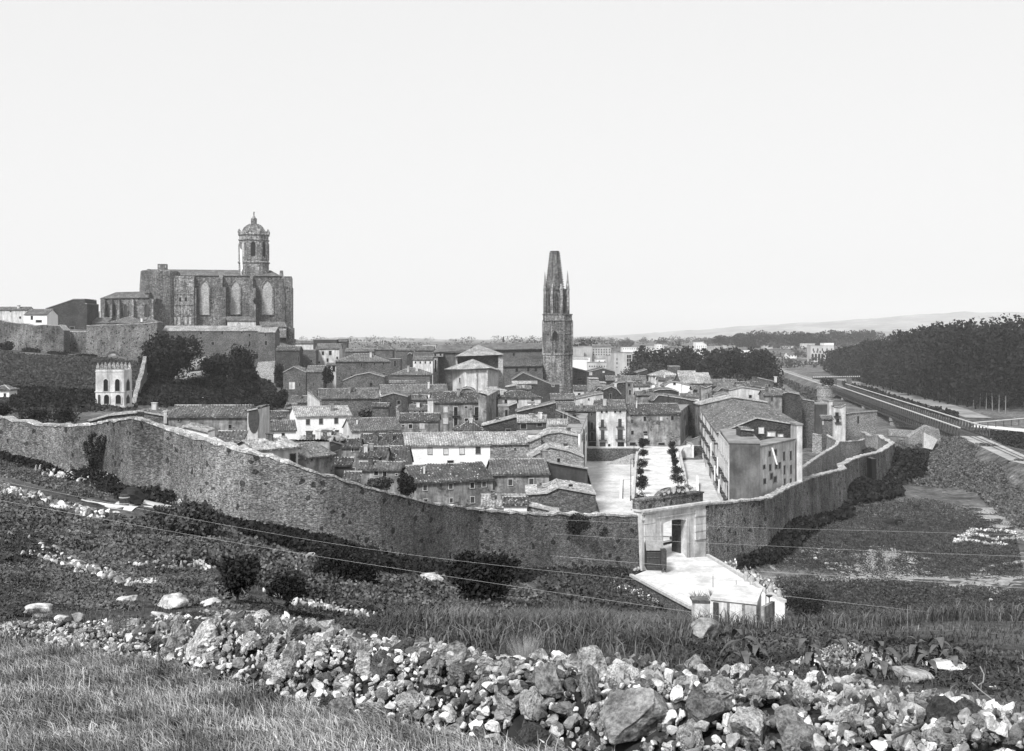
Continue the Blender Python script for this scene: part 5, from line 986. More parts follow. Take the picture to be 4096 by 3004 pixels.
# seminary: long building with round tower end
e = H('long plain stone residence with shallow tiled roof under the cathedral', 'a', 1192, 1900, 962, 498, ridge=928, dmax=9, wall='stone', roof='tilel', name='residence', cat='building', wins=[(1475, 977, 16, 18), (1632, 974, 16, 22), (1775, 974, 12, 14), (1832, 992, 16, 22), (1563, 1053, 22, 22, 'd'), (1717, 1060, 14, 16), (1833, 1052, 16, 30), (1655, 1125, 14, 16), (1886, 1143, 24, 30)])
e = H('massive battered corner bastion ending the plain stone residence', 'a', 1895, 2020, 972, 493, ridge=940, wall='stone', roof='tilel', name='bastion', cat='building', wins=[(1948, 990, 10, 20), (1953, 1050, 18, 30)])
mb = MB(); A_ = W3('a', 1895, 1190, 492.8); B_ = W3('a', 2020, 1180, 492.8); zz = W3('a', 0, 1400, 487).z; mb.add([(A_.x, 492.8, A_.z), (B_.x, 492.8, B_.z), (B_.x + .5, 486, zz), (A_.x - 2, 486, zz), (A_.x, 500, A_.z), (B_.x, 500, B_.z), (B_.x + .5, 500, zz), (A_.x - 2, 500, zz)], [(3, 2, 1, 0), (4, 5, 6, 7), (0, 4, 7, 3), (1, 2, 6, 5), (0, 1, 5, 4)]); mb.build('battered_base', M['stonel'], e)
wall_run('terrace_wall', 'tall pale terrace wall with two big blind arches below the chapter house', 'terrace wall', [(236, 1326, 452, 1418), (346, 1325, 450, 1424), (348, 1302, 448, 1424), (560, 1293, 446, 1450), (629, 1287, 446, 1450)], 2, 'rubble2', jag=.1, step=3, base_ext=4)
q_ = [o for o in C.objects if o.name.startswith('terrace_wall')][0]
for x in (830, 970):
    c = W3('a', x, 1195, 446.5); mb = MB(); rr = 58 / 1.8358 / F * 446.5; mb.prism([c + Vector((rr * math.cos(t), 0, rr * 1.35 * math.sin(t))) for t in np.linspace(0, math.pi, 14)], (0, .3, 0)); o = mb.build('blind_arch', M['brick'], q_)
    fb = MB(); A_ = [c + Vector((rr * math.cos(t), -.5, rr * 1.35 * math.sin(t))) for t in np.linspace(0, math.pi, 14)]; B_ = [c + Vector((rr * 1.12 * math.cos(t), -.5, rr * 1.5 * math.sin(t))) for t in np.linspace(0, math.pi, 14)]
    for i in range(13): fb.prism([A_[i], A_[i + 1], B_[i + 1], B_[i]], (0, .6, 0))
    f = fb.build('arch_ring', M['stone'], None); reparent(f, o)
wall_run('upper_wall', 'old defensive wall along the left hilltop', 'city wall', [(-500, 1270, 455), (-200, 1275, 452), (0, 1280, 448, 1388), (140, 1300, 447, 1400), (240, 1300, 447, 1415)], 2, 'rubble2', jag=.25, step=3, base_ext=3)
wall_run('wall_tower', 'square tower stub where the hilltop wall meets the terrace wall', 'tower', [(238, 1298, 443, 1418), (256, 1320, 443, 1418)], 6, 'stone', jag=.05, base_ext=3)
# arcaded white mirador tower
e = empty('mirador_tower', W3('a', 835, 1530, 250), 'white crenellated mirador with two tiers of tall arches on the slope', 'tower'); Ym = 247.0
def Zm(y): return W3('a', 0, y, Ym).z
xa, xb = W3('a', 702, 0, Ym).x, W3('a', 912, 0, Ym).x; mb = MB(); mb.box((xa, Ym, Zm(1545)), (xb, Ym + 5, Zm(1245))); mb.box((xa - .15, Ym - .12, Zm(1412)), (xb + .15, Ym + 5.1, Zm(1405))); mb.box((xa - .08, Ym - .08, Zm(1262)), (xb + .08, Ym + 5.1, Zm(1256))); mb.box((xa - .3, Ym - .35, Zm(1560)), (xb + .3, Ym + 5.3, Zm(1512)))
bd = mb.build('body', M['pale'], e)
for i in range(7):
    x0 = xa + (xb - xa) * i / 7; ww = (xb - xa) / 7
    for yy in (Ym, Ym + 4.6): mb = MB(); z0 = Zm(1246); mb.prism([(x0 + .1, yy, z0), (x0 + ww * .9, yy, z0), (x0 + ww * .9, yy, z0 + .7), (x0 + ww * .5, yy, z0 + 1.5), (x0 + .1, yy, z0 + .7)], (0, .45, 0)); mb.build('merlon', M['stonel'], e)
for x, w_ in ((776, 34), (862, 36)): arched(e, 'a', x, 1315, 1404, w_, Ym - .05, 'pane', False, 'arch_opening', 'frame', .15)
for x, w_ in ((782, 38), (868, 40), (727, 14)): arched(e, 'a', x, 1430, 1498, w_, Ym - .05, 'pane', False, 'arch_opening', 'frame', .15)
for y0, y1 in ((1315, 1404), (1430, 1498)):
    mb = MB(); ya, yb_ = Ym + 1.4, Ym + 3.4; z0, z1 = Zm(y1), Zm(y0); mb.prism([(xb - .1, ya, z0), (xb - .1, yb_, z0), (xb - .1, yb_, z1 - .8), (xb - .1, (ya + yb_) / 2, z1), (xb - .1, ya, z1 - .8)], (.16, 0, 0)); mb.build('arch_opening', M['pane'], e)
wall_run('leaning_wall', 'ruined narrow wall stub climbing the slope right of the mirador', 'wall', [(540, 1620, 262, 1625), (552, 1560, 275, 1610), (572, 1490, 300), (585, 1430, 330)], .8, 'stone', 'stonel', jag=.5, base_ext=1)
# ------------------------------------------------------------------ church of the tall tower
Ys = 462.0
e = empty('church', W3('t', 600, 500, 450), 'stone church with stepped polygonal apse and long tiled nave', 'church')
def xz(cr, x, Y): return W3(cr, x, 0, Y).x
mb = MB(); rect(mb, 't', 470, 1170, 92, 640, 440, 462); mb.build('apse_wall', M['stone'], e)
mb = MB(); rect(mb, 't', 1100, 1172, 75, 640, 437, 441); rect(mb, 't', 462, 490, 100, 640, 438, 441); mb.build('corner_buttress', M['brick'], e)
mb = MB(); A_, B_, Cc = W3('t', 445, 96, 436), W3('t', 1172, 70, 436), W3('b', 1790, 395, 450); bk1, bk2 = A_ + Vector((0, 27, 0)), B_ + Vector((0, 27, 0)); mb.add([A_, B_, bk2, bk1, Cc, W3('t', 700, -30, 438)], [(0, 1, 4), (1, 2, 4), (2, 3, 4), (3, 0, 4)]); mb.poly([A_ - Vector((0, 0, .3)), B_ - Vector((0, 0, .3)), bk2 - Vector((0, 0, .3)), bk1 - Vector((0, 0, .3))]); mb.build('apse_roof', M['tilel'], e)
# lower apse
pts = [(415, 436), (600, 424), (940, 424), (1110, 434)]; mb = MB(); zt, zb_ = W3('t', 0, 290, 426).z, W3('t', 0, 640, 426).z; F3 = [(xz('t', x, Y), Y) for x, Y in pts]; V = [(x, y, zb_) for x, y in F3] + [(x, y, zt) for x, y in F3]
mb.add(V + [(F3[0][0], 441, zb_), (F3[-1][0], 441, zb_), (F3[0][0], 441, zt), (F3[-1][0], 441, zt)], [(0, 1, 5, 4), (1, 2, 6, 5), (2, 3, 7, 6), (8, 0, 4, 10), (3, 9, 11, 7), (4, 5, 6, 7, 11, 10)]); mb.build('lower_apse', M['pale'], e)
apx = W3('t', 715, 135, 434); E_ = [W3('t', 280, 290, 433), W3('t', 600, 290, 422.5), W3('t', 985, 270, 422.5), W3('t', 1130, 310, 431)]; mb = MB()
mb.add(E_ + [apx, Vector((E_[0].x, 441, E_[0].z)), Vector((E_[-1].x, 441, E_[-1].z)), apx + Vector((0, 6, 0))], [(0, 1, 4), (1, 2, 4), (2, 3, 4), (0, 4, 7, 5), (3, 6, 7, 4), (5, 6, 3, 2, 1, 0)]); mb.build('lower_apse_roof', M['tilel'], e)
mb = MB(); rect(mb, 't', 770, 786, 295, 600, 423.6, 424.2); rect(mb, 't', 925, 945, 290, 600, 423.2, 424.3); mb.build('pilaster', M['brick'], e)
arched(e, 't', 523, 415, 490, 20, 428.5, 'pane', False, 'window', 'frame', .6)
# nave
mb = MB(); rect(mb, 't', -180, 560, 40, 620, 466, 480); mb.build('choir_wall', M['stone'], e); mb = MB(); rect(mb, 'c', 60, 556, 1025, 1420, 492, 510); nv = mb.build('nave_wall', M['stone'], e)
mb = MB(); slab_roof(mb, 'b', (1390, 462, 1700, 445), (1450, 400, 1760, 385), 465, 10); slab_roof(mb, 'c', (60, 1034, 560, 1024), (-120, 980, 556, 974), 491, 12); mb.poly([W3('c', -120, 980, 503), W3('c', 556, 974, 503), W3('c', 556, 1024, 516), W3('c', 0, 1034, 516)]); mb.build('nave_roof', M['tile'], e)
mb = MB(); rect(mb, 'c', 235, 556, 1168, 1420, 478, 492); mb.build('aisle_wall', M['stone'], e)
mb = MB(); slab_roof(mb, 'c', (233, 1170, 558, 1166), (233, 1118, 558, 1108), 477.4, 12.5); mb.build('aisle_roof', M['tiled'], e)
for x, y in ((320, 1068),): w2 = MB(); rect(w2, 'c', x - 7, x + 7, y - 12, y + 12, 491.9, 492.2); w2.build('window', M['pane'], e)
for x, y in ((345, 1198), (440, 1193), (503, 1195)): w2 = MB(); rect(w2, 'c', x - 9, x + 9, y - 14, y + 14, 477.9, 478.2); w2.build('window', M['pane'], e)
mb = MB(); rect(mb, 't', 125, 190, 85, 620, 460, 470); rect(mb, 't', 118, 270, 60, 100, 459.5, 470); tr_ = mb.build('stair_turret', M['stonel'], e); arched(e, 't', 158, 145, 330, 30, 459.95, 'pane', False, 'window', 'frame', .3)
w2 = MB(); rect(w2, 't', 140, 165, 45, 85, 459.3, 459.8); rect(w2, 't', 220, 245, 40, 80, 459.3, 459.8); w2.build('window', M['pane'], e)
mb = MB(); p = W3('c', 235, 965, 500); mb.tube(p, p + Vector((0, 0, 2.4)), .5, .1); mb.build('finial', M['iron'], e)
# tower
Yt = 486.0; e = empty('church_tower', W3('c', 680, 1390, Yt), 'tall dark octagonal gothic church tower with truncated spire and pinnacles', 'church tower')
Z = lambda y: W3('c', 0, y, Yt).z; k = Yt / F / 2.065; c = W3('c', 681, 0, Yt); r8 = math.pi / 8; kk = 1 / math.cos(r8)
def oct_(mb, prof_, cx_=681, n=8, rot=r8): cc = W3('c', cx_, 0, Yt); mb.lathe((cc.x, Yt, 0), [(r * k, Z(y)) for r, y in prof_], n, rot)
mb = MB(); oct_(mb, [(131, 1440), (131, 1075), (137, 1072), (137, 1060), (129, 1056)]); mb.build('base_stage', M['ashlarl'], e)
mb = MB(); oct_(mb, [(129, 1062), (129, 905), (132, 902), (132, 896), (129, 893), (127, 797), (134, 794), (134, 788)]); mid = mb.build('middle_stage', M['ashlar'], e)
mb = MB(); oct_(mb, [(128, 792), (128, 745), (134, 742), (134, 736), (120, 735)]); mb.build('gallery', M['ashlarl'], e)
mb = MB(); oct_(mb, [(93, 740), (92, 540), (98, 537), (98, 530)], 672); bf = mb.build('belfry', M['ashlar'], e)
mb = MB(); oct_(mb, [(78, 535), (38, 222), (41, 220), (41, 216), (30, 215)], 658); sp_ = mb.build('spire', M['ashlar'], e)
cc = W3('c', 658, 0, Yt)
for i in range(8):
    mb = MB(); t = i * math.pi / 4 + r8
    for j in range(16): f_ = j / 16; rr = (78 + (38 - 78) * f_) * k + .12; z_ = Z(535) + (Z(222) - Z(535)) * f_; mb.lathe((cc.x + rr * math.cos(t), Yt + rr * math.sin(t), 0), [(.05, z_), (.32, z_ + .35), (.05, z_ + .7)], 4)
    q = mb.build('crocket_row', M['ashlar'], None); reparent(q, sp_)
cb_ = W3('c', 672, 0, Yt)
for i in range(8):
    t = i * math.pi / 4 + r8; X, Y_ = cb_.x + 101 * k * math.cos(t), Yt + 101 * k * math.sin(t); top = {2: 375, 5: 480, 6: 480, 4: 410, 3: 385, 7: 400, 0: 375, 1: 400}[i]
    mb = MB(); mb.lathe((X, Y_, 0), [(13.5 * k, Z(745)), (13.5 * k, Z(612)), (15 * k, Z(610)), (15 * k, Z(605)), (12.5 * k, Z(602)), (12.5 * k, Z(540)), (15.5 * k, Z(538)), (15.5 * k, Z(530)), (12 * k, Z(528)), (11 * k, Z(505)), (13 * k, Z(503)), (9 * k, Z(490)), (1 * k, Z(top if top < 470 else 488))], 6); mb.build('pinnacle', M['ashlarl'], e)
ap = 92.5 * k * math.cos(r8)
for fa in (-90, -45, -135, 0, 180):
    t = R(fa); nn = Vector((math.cos(t), math.sin(t), 0)); sx = Vector((-nn.y, nn.x, 0)); c2 = Vector((cb_.x, Yt, 0)) + nn * (ap + .02); ww = 12 * k
    pts = [c2 - sx * ww + Vector((0, 0, Z(725))), c2 + sx * ww + Vector((0, 0, Z(725))), c2 + sx * ww + Vector((0, 0, Z(595))), c2 + Vector((0, 0, Z(565))), c2 - sx * ww + Vector((0, 0, Z(595)))]
    mb = MB(); mb.prism(pts, nn * .1); o = mb.build('belfry_opening', M['pane'], e); mb = MB(); mb.prism([c2 - sx * .12 + Vector((0, 0, Z(725))), c2 + sx * .12 + Vector((0, 0, Z(725))), c2 + sx * .12 + Vector((0, 0, Z(590))), c2 - sx * .12 + Vector((0, 0, Z(590)))], nn * .2)
    for y in (640, 680): mb.prism([c2 - sx * ww + Vector((0, 0, Z(y))), c2 + sx * ww + Vector((0, 0, Z(y))), c2 + sx * ww + Vector((0, 0, Z(y - 6))), c2 - sx * ww + Vector((0, 0, Z(y - 6)))], nn * .16)
    q = mb.build('mullion', M['ashlar'], None); reparent(q, o)
Yf = Yt - 129 * k * math.cos(r8)
for x, y0, y1, w_ in ((660, 872, 942, 42), (668, 1022, 1056, 12), (738, 1020, 1050, 10)): arched(e, 'c', x, y0, y1, w_, Yf - .15, 'pane', True, 'opening', 'ashlarl', .3)
mb = MB()
for i in range(8):
    t = i * math.pi / 4 + r8; cc = W3('c', 681, 0, Yt); X, Y_ = cc.x + 129 * k * math.cos(t), Yt + 129 * k * math.sin(t); mb.lathe((X, Y_, 0), [(8 * k, Z(1062)), (8 * k, Z(797))], 5)
q = mb.build('edge_shaft', M['ashlarl'], None); reparent(q, mid)
# ------------------------------------------------------------------ railway bridge and bank
RL = [(4900, 200), (4500, 236), (4096, 281), (3880, 352), (3330, 717), (3070, 1136)]
zr_ = lambda Y: -29.2
rail = [Vector(((p - CX) / F * Y, Y, -29.2 if Y < 1000 else -25.6)) for p, Y in RL]
a, b_ = rail[3], rail[4]; dr = (b_ - a).normalized(); sd_ = Vector((dr.y, -dr.x, 0)) # sd_ points right (river side)
def at(s, o, z): q = a + dr * s + sd_ * o; return Vector((q.x, q.y, z))
Lb = (b_ - a).length; bs0, bs1 = -6, Lb * .92
mb = MB(); tb_ = MB()
for k_, (p, q) in enumerate(zip(rail[:-1], rail[1:])):
    if k_ == 3: continue
    d = (q - p).normalized(); n_ = Vector((d.y, -d.x, 0)); p = p - d * 60 if k_ > 3 else p; dz = Vector((0, 0, 5.5)); hw = 3.2
    mb.add([p - n_ * hw, q - n_ * hw, q + n_ * hw, p + n_ * hw, p - n_ * 12 - dz, q - n_ * 12 - dz, q + n_ * 11 - dz, p + n_ * 11 - dz], [(4, 5, 1, 0), (3, 2, 6, 7)])
    tb_.add([v + Vector((0, 0, .02)) for v in (p - n_ * hw, q - n_ * hw, q + n_ * hw, p + n_ * hw)], [(0, 1, 2, 3)])
tag(mb.build('railway_bank', bpy.data.materials['meadow_ground']), kind='structure'); tag(tb_.build('railway_bed', M['bank']), kind='structure')
mb = MB()
for p, q in zip(rail[:-1], rail[1:]):
    d = (q - p).normalized(); n_ = Vector((d.y, -d.x, 0))
    for o_ in (-.75, .75): mb.prism([p + n_ * o_ + Vector((0, 0, .25)), q + n_ * o_ + Vector((0, 0, .25)), q + n_ * (o_ + .12) + Vector((0, 0, .25)), p + n_ * (o_ + .12) + Vector((0, 0, .25))], (0, 0, .15))
tag(mb.build('railway_track', M['iron']), 'thin pair of rails running over bridge and bank', 'railway track')
e = empty('railway_bridge', at(Lb / 2, 0, -34), 'long low lattice girder railway bridge with pale top rails', 'bridge')
for nm_, o_ in (('girder', -4.2), ('girder', 4.2)):
    mb = MB(); ch = MB(); zt, zl = -26.4, -31.2; n = int((bs1 - bs0) / 4.2)
    for z_, w_, hh in ((zt, .28, .25),): ch.prism([at(bs0, o_ - w_, z_), at(bs1, o_ - w_, z_), at(bs1, o_ + w_, z_), at(bs0, o_ + w_, z_)], (0, 0, hh))
    mb.prism([at(bs0, o_ - .4, zl - .4), at(bs1, o_ - .4, zl - .4), at(bs1, o_ + .4, zl - .4), at(bs0, o_ + .4, zl - .4)], (0, 0, .5))
    mb.prism([at(bs0, o_ - .12, -29.2), at(bs1, o_ - .12, -29.2), at(bs1, o_ + .12, -29.2), at(bs0, o_ + .12, -29.2)], (0, 0, .3))
    for i in range(n + 1):
        s = bs0 + (bs1 - bs0) * i / n; mb.prism([at(s, o_ - .15, zl), at(s + .3, o_ - .15, zl), at(s + .3, o_ + .15, zl), at(s, o_ + .15, zl)], (0, 0, zt - zl))
        if i < n:
            s2 = bs0 + (bs1 - bs0) * (i + 1) / n
            for za, zb2 in ((zl, zt), (zt, zl)): mb.tube(at(s, o_, za), at(s2, o_, zb2), .08, n=4)
    g_ = mb.build('girder', M['ironl2'] if 'ironl2' in M else M['ironl'], e); q = ch.build('top_rail', M['frame'], None); reparent(q, g_)
mb = MB(); mb.prism([at(bs0, -4, -29.6), at(bs1, -4, -29.6), at(bs1, 4, -29.6), at(bs0, 4, -29.6)], (0, 0, .3)); mb.build('deck', M['ironl2'], e)
for s in np.linspace(bs0 + 45, bs1 - 60, 4): mb = MB(); mb.lathe((at(s, 0, 0).x, at(s, 0, 0).y, 0), [(5.2, -40), (4.9, -33), (5.3, -32.8), (5.3, -31.7)], 10); mb.build('pier', M['stonel'], e)
mb = MB(); mb.prism([at(bs0 - 3, -6.5, -38), at(bs0 + 9, -6.5, -38), at(bs0 + 9, 6.5, -38), at(bs0 - 3, 6.5, -38)], (0, 0, 6.8)); mb.build('abutment', M['stonel'], e)
# wing walls and near abutment bits on the town side
def slab(name, label, pts, th, mat, cat='wall'):
    mb = MB(); mb.prism(pts, th); tag(mb.build(name, M[mat]), label, cat)
slab('wing_wall', 'pale triangular wing wall below the near bridge end', [W3('e', 1305, 1125, 340), W3('e', 1460, 1030, 340), W3('e', 1555, 1060, 340), W3('e', 1580, 1230, 340), W3('e', 1305, 1230, 340)], (0, 3, 0), 'stonel')
slab('wing_wall', 'bright sloped stone apron beside the triangular wing wall', [W3('e', 1430, 1090, 336), W3('e', 1545, 1145, 336), W3('e', 1500, 1230, 330), W3('e', 1430, 1215, 332)], (0, 1, -.3), 'ridge')
slab('quay_wall', 'long pale quay wall at the water under the bridge', [W3('e', 1140, 1062, 352), W3('e', 1370, 1075, 352), W3('e', 1370, 1130, 352), W3('e', 1140, 1120, 352)], (0, 2, 0), 'stonel')
e = empty('round_bastion', W3('e', 612, 820, 425), 'round pale stone bastion with bushes on top by the bridge head', 'bastion'); c = W3('e', 614, 800, 432); kq = 430 / F / 2.0557; mb = MB(); zt = W3('e', 0, 728, 426).z
mb.lathe((c.x, c.y, 0), [(66 * kq, zt - 12), (62 * kq, W3('e', 0, 802, 426).z), (66 * kq, W3('e', 0, 798, 426).z), (64 * kq, W3('e', 0, 790, 426).z), (62 * kq, zt + .0), (66 * kq, zt), (66 * kq, zt + .5)], 18); mb.build('masonry', M['stonel'], e)
bush('bush', 'dark bush growing on top of the round bastion', 'bush', Vector((c.x, c.y, zt + .3)), 3.5, 7, 'leaf', 600, .5)
# far footbridge and gates
e = empty('footbridge', W3('e', 640, 635, 780), 'low footbridge with white dotted railing beyond the railway line', 'bridge'); mb = MB(); rb_ = MB()
A_, B_ = W3('e', 525, 638, 760), W3('e', 900, 632, 780); mb.prism([A_ - Vector((0, 0, 1)), B_ - Vector((0, 0, 1)), B_, A_], (0, 4, 0)); mb.build('deck', M['iron'], e)
for i in range(24): q = A_.lerp(B_, i / 23); rb_.box((q.x - .35, q.y, q.z), (q.x + .35, q.y + .3, q.z + .7))
rb_.build('railing', M['frame'], e)
for x in (600, 700, 820): mb = MB(); q = W3('e', x, 640, 768); mb.box((q.x - 1, q.y, q.z - 8), (q.x + 1, q.y + 4, q.z)); mb.build('pier', M['stone'], e)
e = empty('railing_bridge', W3('e', 2000, 1000, 420), 'slim white railing running off the right edge beyond the track', 'railing'); mb = MB(); A_, B_ = W3('e', 1820, 1012, 395), W3('e', 2330, 968, 430)
mb.tube(A_, B_, .25, n=6); mb.build('rail', M['frame'], e); mb = MB()
for i in range(9): q = A_.lerp(B_, i / 8); mb.tube(q, q - Vector((0, 0, 2.2)), .12, n=4)
mb.build('post', M['iron'], e)
# ------------------------------------------------------------------ woods
def wood(name, label, trees, mat='leaf', leaf=2.0, n=500, kind='stuff', cat='wood', seed=1, trunks=True):
    r = np.random.default_rng(seed); vs = []; rr = []; X0 = np.array([trees[0][0], trees[0][1], tz(trees[0][0], trees[0][1])]); tb = MB()
    for (x, y, h, w_) in trees:
        zb = tz(x, y); v, q = leaves(n, (x, y, zb + h * .55), (w_ / 2 * 1.15, w_ / 2 * 1.15, h * .5), leaf, r, clumps=16); vs.append(v); rr.append(q * .55 + r.uniform(0, .45))
        if trunks: tb.tube((x, y, zb - .5), (x, y, zb + h * .7), .45, .25, 5)
    V = np.concatenate(vs); rd = np.concatenate(rr)
    if trunks:
        T = np.array(tb.v); qs = [f for f in tb.f if len(f) == 4]; TV = np.array([T[i] for f in qs for i in f]); V = np.concatenate([V, TV]); rd = np.concatenate([rd, np.zeros(len(qs))])
    o = np_mesh(name, V, 4, M[mat], None, rd, loc=X0); return tag(o, label, cat, None, kind)
r = np.random.default_rng(3); T = []
def XY(p, Y): return (p - CX) / F * Y
for d_ in range(0, 9):
    for p in np.arange(3340, 4700, 1):
        pass
fe = [(3325, 1010, 19), (3420, 900, 25), (3520, 800, 33), (3640, 690, 37), (3760, 610, 38), (3900, 552, 39), (4096, 535, 40), (4400, 520, 41), (4800, 520, 41)]
E_ = [(XY(p, Y), Y, h) for p, Y, h in fe]
for k in range(16):
    for (x0, y0, h0), (x1, y1, h1) in zip(E_[:-1], E_[1:]):
        L_ = math.hypot(x1 - x0, y1 - y0); n_ = max(1, int(L_ / 11))
        for i in range(n_):
            t = (i + r.uniform(0, 1)) / n_; x = x0 + (x1 - x0) * t; y = y0 + (y1 - y0) * t
            if k > 9 and r.uniform() < .4: continue
            T.append((x + k * 10 * .55 + r.uniform(-3, 3), y + k * 10 * .85 + r.uniform(-3, 3), (h0 + (h1 - h0) * t) * r.uniform(.80, 1.1) * (1.0 + .004 * k), 15 * r.uniform(.8, 1.2)))
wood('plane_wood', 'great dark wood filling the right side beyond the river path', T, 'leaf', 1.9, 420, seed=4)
T = [(XY(p, Y) + r.uniform(-2, 2), Y + r.uniform(-5, 5), r.uniform(24.5, 27.5) * h, r.uniform(10, 13)) for Y, h in ((600, .93), (610, .96), (620, 1.0), (632, 1.02)) for p in np.arange(2565, 3080, 36)]
wood('park_wood', 'black band of park trees behind the town', T, 'leaf', 1.5, 700, seed=5)
T = [(XY(p, 1600) + r.uniform(-4, 4), 1600 + r.uniform(-20, 20), r.uniform(17, 21) * (1 if p > 2940 else .8), r.uniform(14, 20)) for p in np.arange(2885, 3290, 14)] + [(XY(p, 1640), 1640, r.uniform(19, 23), 18) for p in np.arange(2960, 3280, 30)]
wood('far_wood', 'dark distant wood on the plain, left of the two', T, 'leaf', 2.2, 420, seed=6)
T = [(XY(p, 1800) + r.uniform(-6, 6), 1800 + r.uniform(-20, 20), r.uniform(20, 24), r.uniform(16, 22)) for p in np.arange(3312, 3505, 13)]
wood('far_wood', 'dark distant wood on the plain, right of the two', T, 'leaf', 2.4, 420, seed=7)
T = [(XY(p, 900) + r.uniform(-3, 3), 900 + r.uniform(-10, 10), h, r.uniform(14, 20)) for p, h in ((2000, 26), (2030, 27), (2060, 30), (2090, 31), (2120, 30), (2150, 29), (2290, 29), (2315, 30), (2340, 33), (2362, 30), (2385, 24), (2470, 22), (2500, 22), (2530, 20))]
wood('grove', 'dark grove on the horizon around the tall church tower', T, 'leaf', 1.8, 500, seed=8)
for k, (p, Y, h, s) in enumerate(((2720, 1400, 16, 'lone cypress-like tree on the far plain'), (2815, 1350, 15, 'round lone tree on the far plain'), (3160, 1290, 7, 'small round tree left of the white cottage on the plain'), (3190, 1275, 9, 'dark little tree right of the white cottage on the plain'), (3320, 1200, 13, 'tree standing against the arcaded building'))):
    tree('tree', s, 'tree', Vector((XY(p, Y), Y, tz(XY(p, Y), Y))), h, h * (.35 if k == 0 else .9), 'leaf', .2, 500, h * .06)
wood('hedgerow', 'scattered low trees and hedges of the far plain', [(XY(p, Y), Y, r.uniform(6, 13), r.uniform(12, 26)) for Y in (1100, 1300, 1600, 2000, 2600) for p in r.uniform(2300, 3500, 26)] + [(XY(p, Y), Y, r.uniform(9, 16), r.uniform(20, 40)) for Y in (1500, 2300, 3200) for p in r.uniform(1200, 3300, 22)], 'leafm', 2.5, 120, seed=9, cat='hedge', trunks=False)
for k in range(16):
    p = 2838 + k * 17 + r.uniform(-6, 6); Y = 455 + (k % 3) * 14; q = Vector((XY(p, Y), Y, tz(XY(p, Y), Y)))
    tree('olive_tree', 'grey-green olive tree in the band below the dark park trees', 'tree', q, 15.5 * r.uniform(.85, 1.1), 8.5, 'leafm', .2, 700, .7, 'olive trees below the park wood')
for k, (p, y, wp, hp, Y, s) in enumerate(((2510, 1500, 80, 30, 480, 'bushy crown behind the dark jumbled roof'), (2590, 1480, 90, 30, 500, 'rounded bushy tree below the white modern block'), (2650, 1490, 70, 26, 470, 'round bush-like tree before the rooftop pavilion'))):
    k_ = Y / F; zt = -(y - hp - HZ) * k_; q = Vector((XY(p, Y), Y, zt - 13)); tree('tree', s, 'tree', q, 13, wp * k_, 'leafm', .2, 900, .7)
# big dark trees below the cathedral
def ptree(cr, xc, yt, yb, wd, Y, label, mat='leaf', n=3500, leaf=.55, trunk=.12, cat='tree', name='tree', lobes=7):
    k = Y / F / CR[cr][2]; q = W3(cr, xc, yb, Y); return tree(name, label, cat, q, (yb - yt) * k, wd * k, mat, trunk, n, leaf, lobes=lobes)
ptree('a', 1250, 985, 1365, 400, 338, 'largest black-green tree spreading below the chapter house', n=8000, leaf=.8)
ptree('a', 1160, 1120, 1360, 190, 332, 'left shoulder tree leaning over the slope below the largest tree', n=3000, leaf=.7)
ptree('a', 1770, 1060, 1420, 210, 345, 'tall conical dark tree before the stone residence', n=4500, leaf=.7)
ptree('a', 1590, 1140, 1330, 260, 350, 'broad flat cedar-like tree between the two big trees', n=3000, leaf=.7)
for k, (x, yt, yb, wd, Y, s) in enumerate(((1200, 1370, 1480, 330, 330, 'dark shrubbery mass on the garden terrace, leftmost'), (1500, 1300, 1400, 300, 345, 'arching shrubs over the pale garden rock'), (1700, 1370, 1520, 380, 330, 'widest dark shrubbery above the chapel roof'), (1960, 1430, 1530, 200, 320, 'shrubs at the foot of the battered bastion'), (2050, 1240, 1400, 70, 420, 'dark tree in the gap right of the bastion'), (1330, 1460, 1530, 250, 300, 'low hedge right above the chapel roof'), (1850, 1330, 1440, 130, 360, 'shrub hanging below the bastion base'))):
    kk_ = Y / F / 1.8358; q = W3('a', x, yb, Y); bush('shrubbery', s, 'shrubs', q, (yb - yt) * kk_ * 1.2, wd * kk_, 'leaf', 2200, .55, dp=8)
ptree('b', 465, 590, 750, 90, 392, 'dark tree beside the freestanding gabled house', n=1200)
ptree('b', 30, 560, 720, 70, 400, 'dark tree at the left foot of the freestanding gabled house', n=1000)
ptree('b', 45, 840, 960, 110, 300, 'dark garden tree left of the stone cottage', n=1500)
ptree('f', 1990, 1090, 1360, 210, 158, 'black cypress-like bush against the long low house behind the wall', n=3500, leaf=.3, trunk=.05)
ptree('f', 1700, 1120, 1290, 300, 160, 'ragged yard shrubs below the tiny white-framed window', 'leafm', n=2500, leaf=.3, trunk=.05)
ptree('b', 800, 960, 1040, 120, 290, 'dusty tree between the long hall and the square rubble block', 'leafm', n=900)
for k, (x, yt, yb, wd, s) in enumerate(((130, 1420, 1560, 180, 'leftmost'), (300, 1430, 1560, 200, 'second from the left'), (460, 1400, 1560, 230, 'third from the left'), (600, 1440, 1570, 190, 'nearest the mirador tower'))):
    kk_ = 232 / F / 1.8358; q = W3('a', x, yb, 232); bush('scrub', 'dark scrub on the slope foot left of the mirador, ' + s, 'scrub', q, (yb - yt) * kk_, wd * kk_, 'leaf', 1800, .35, 'scrub patches left of the mirador', dp=7)
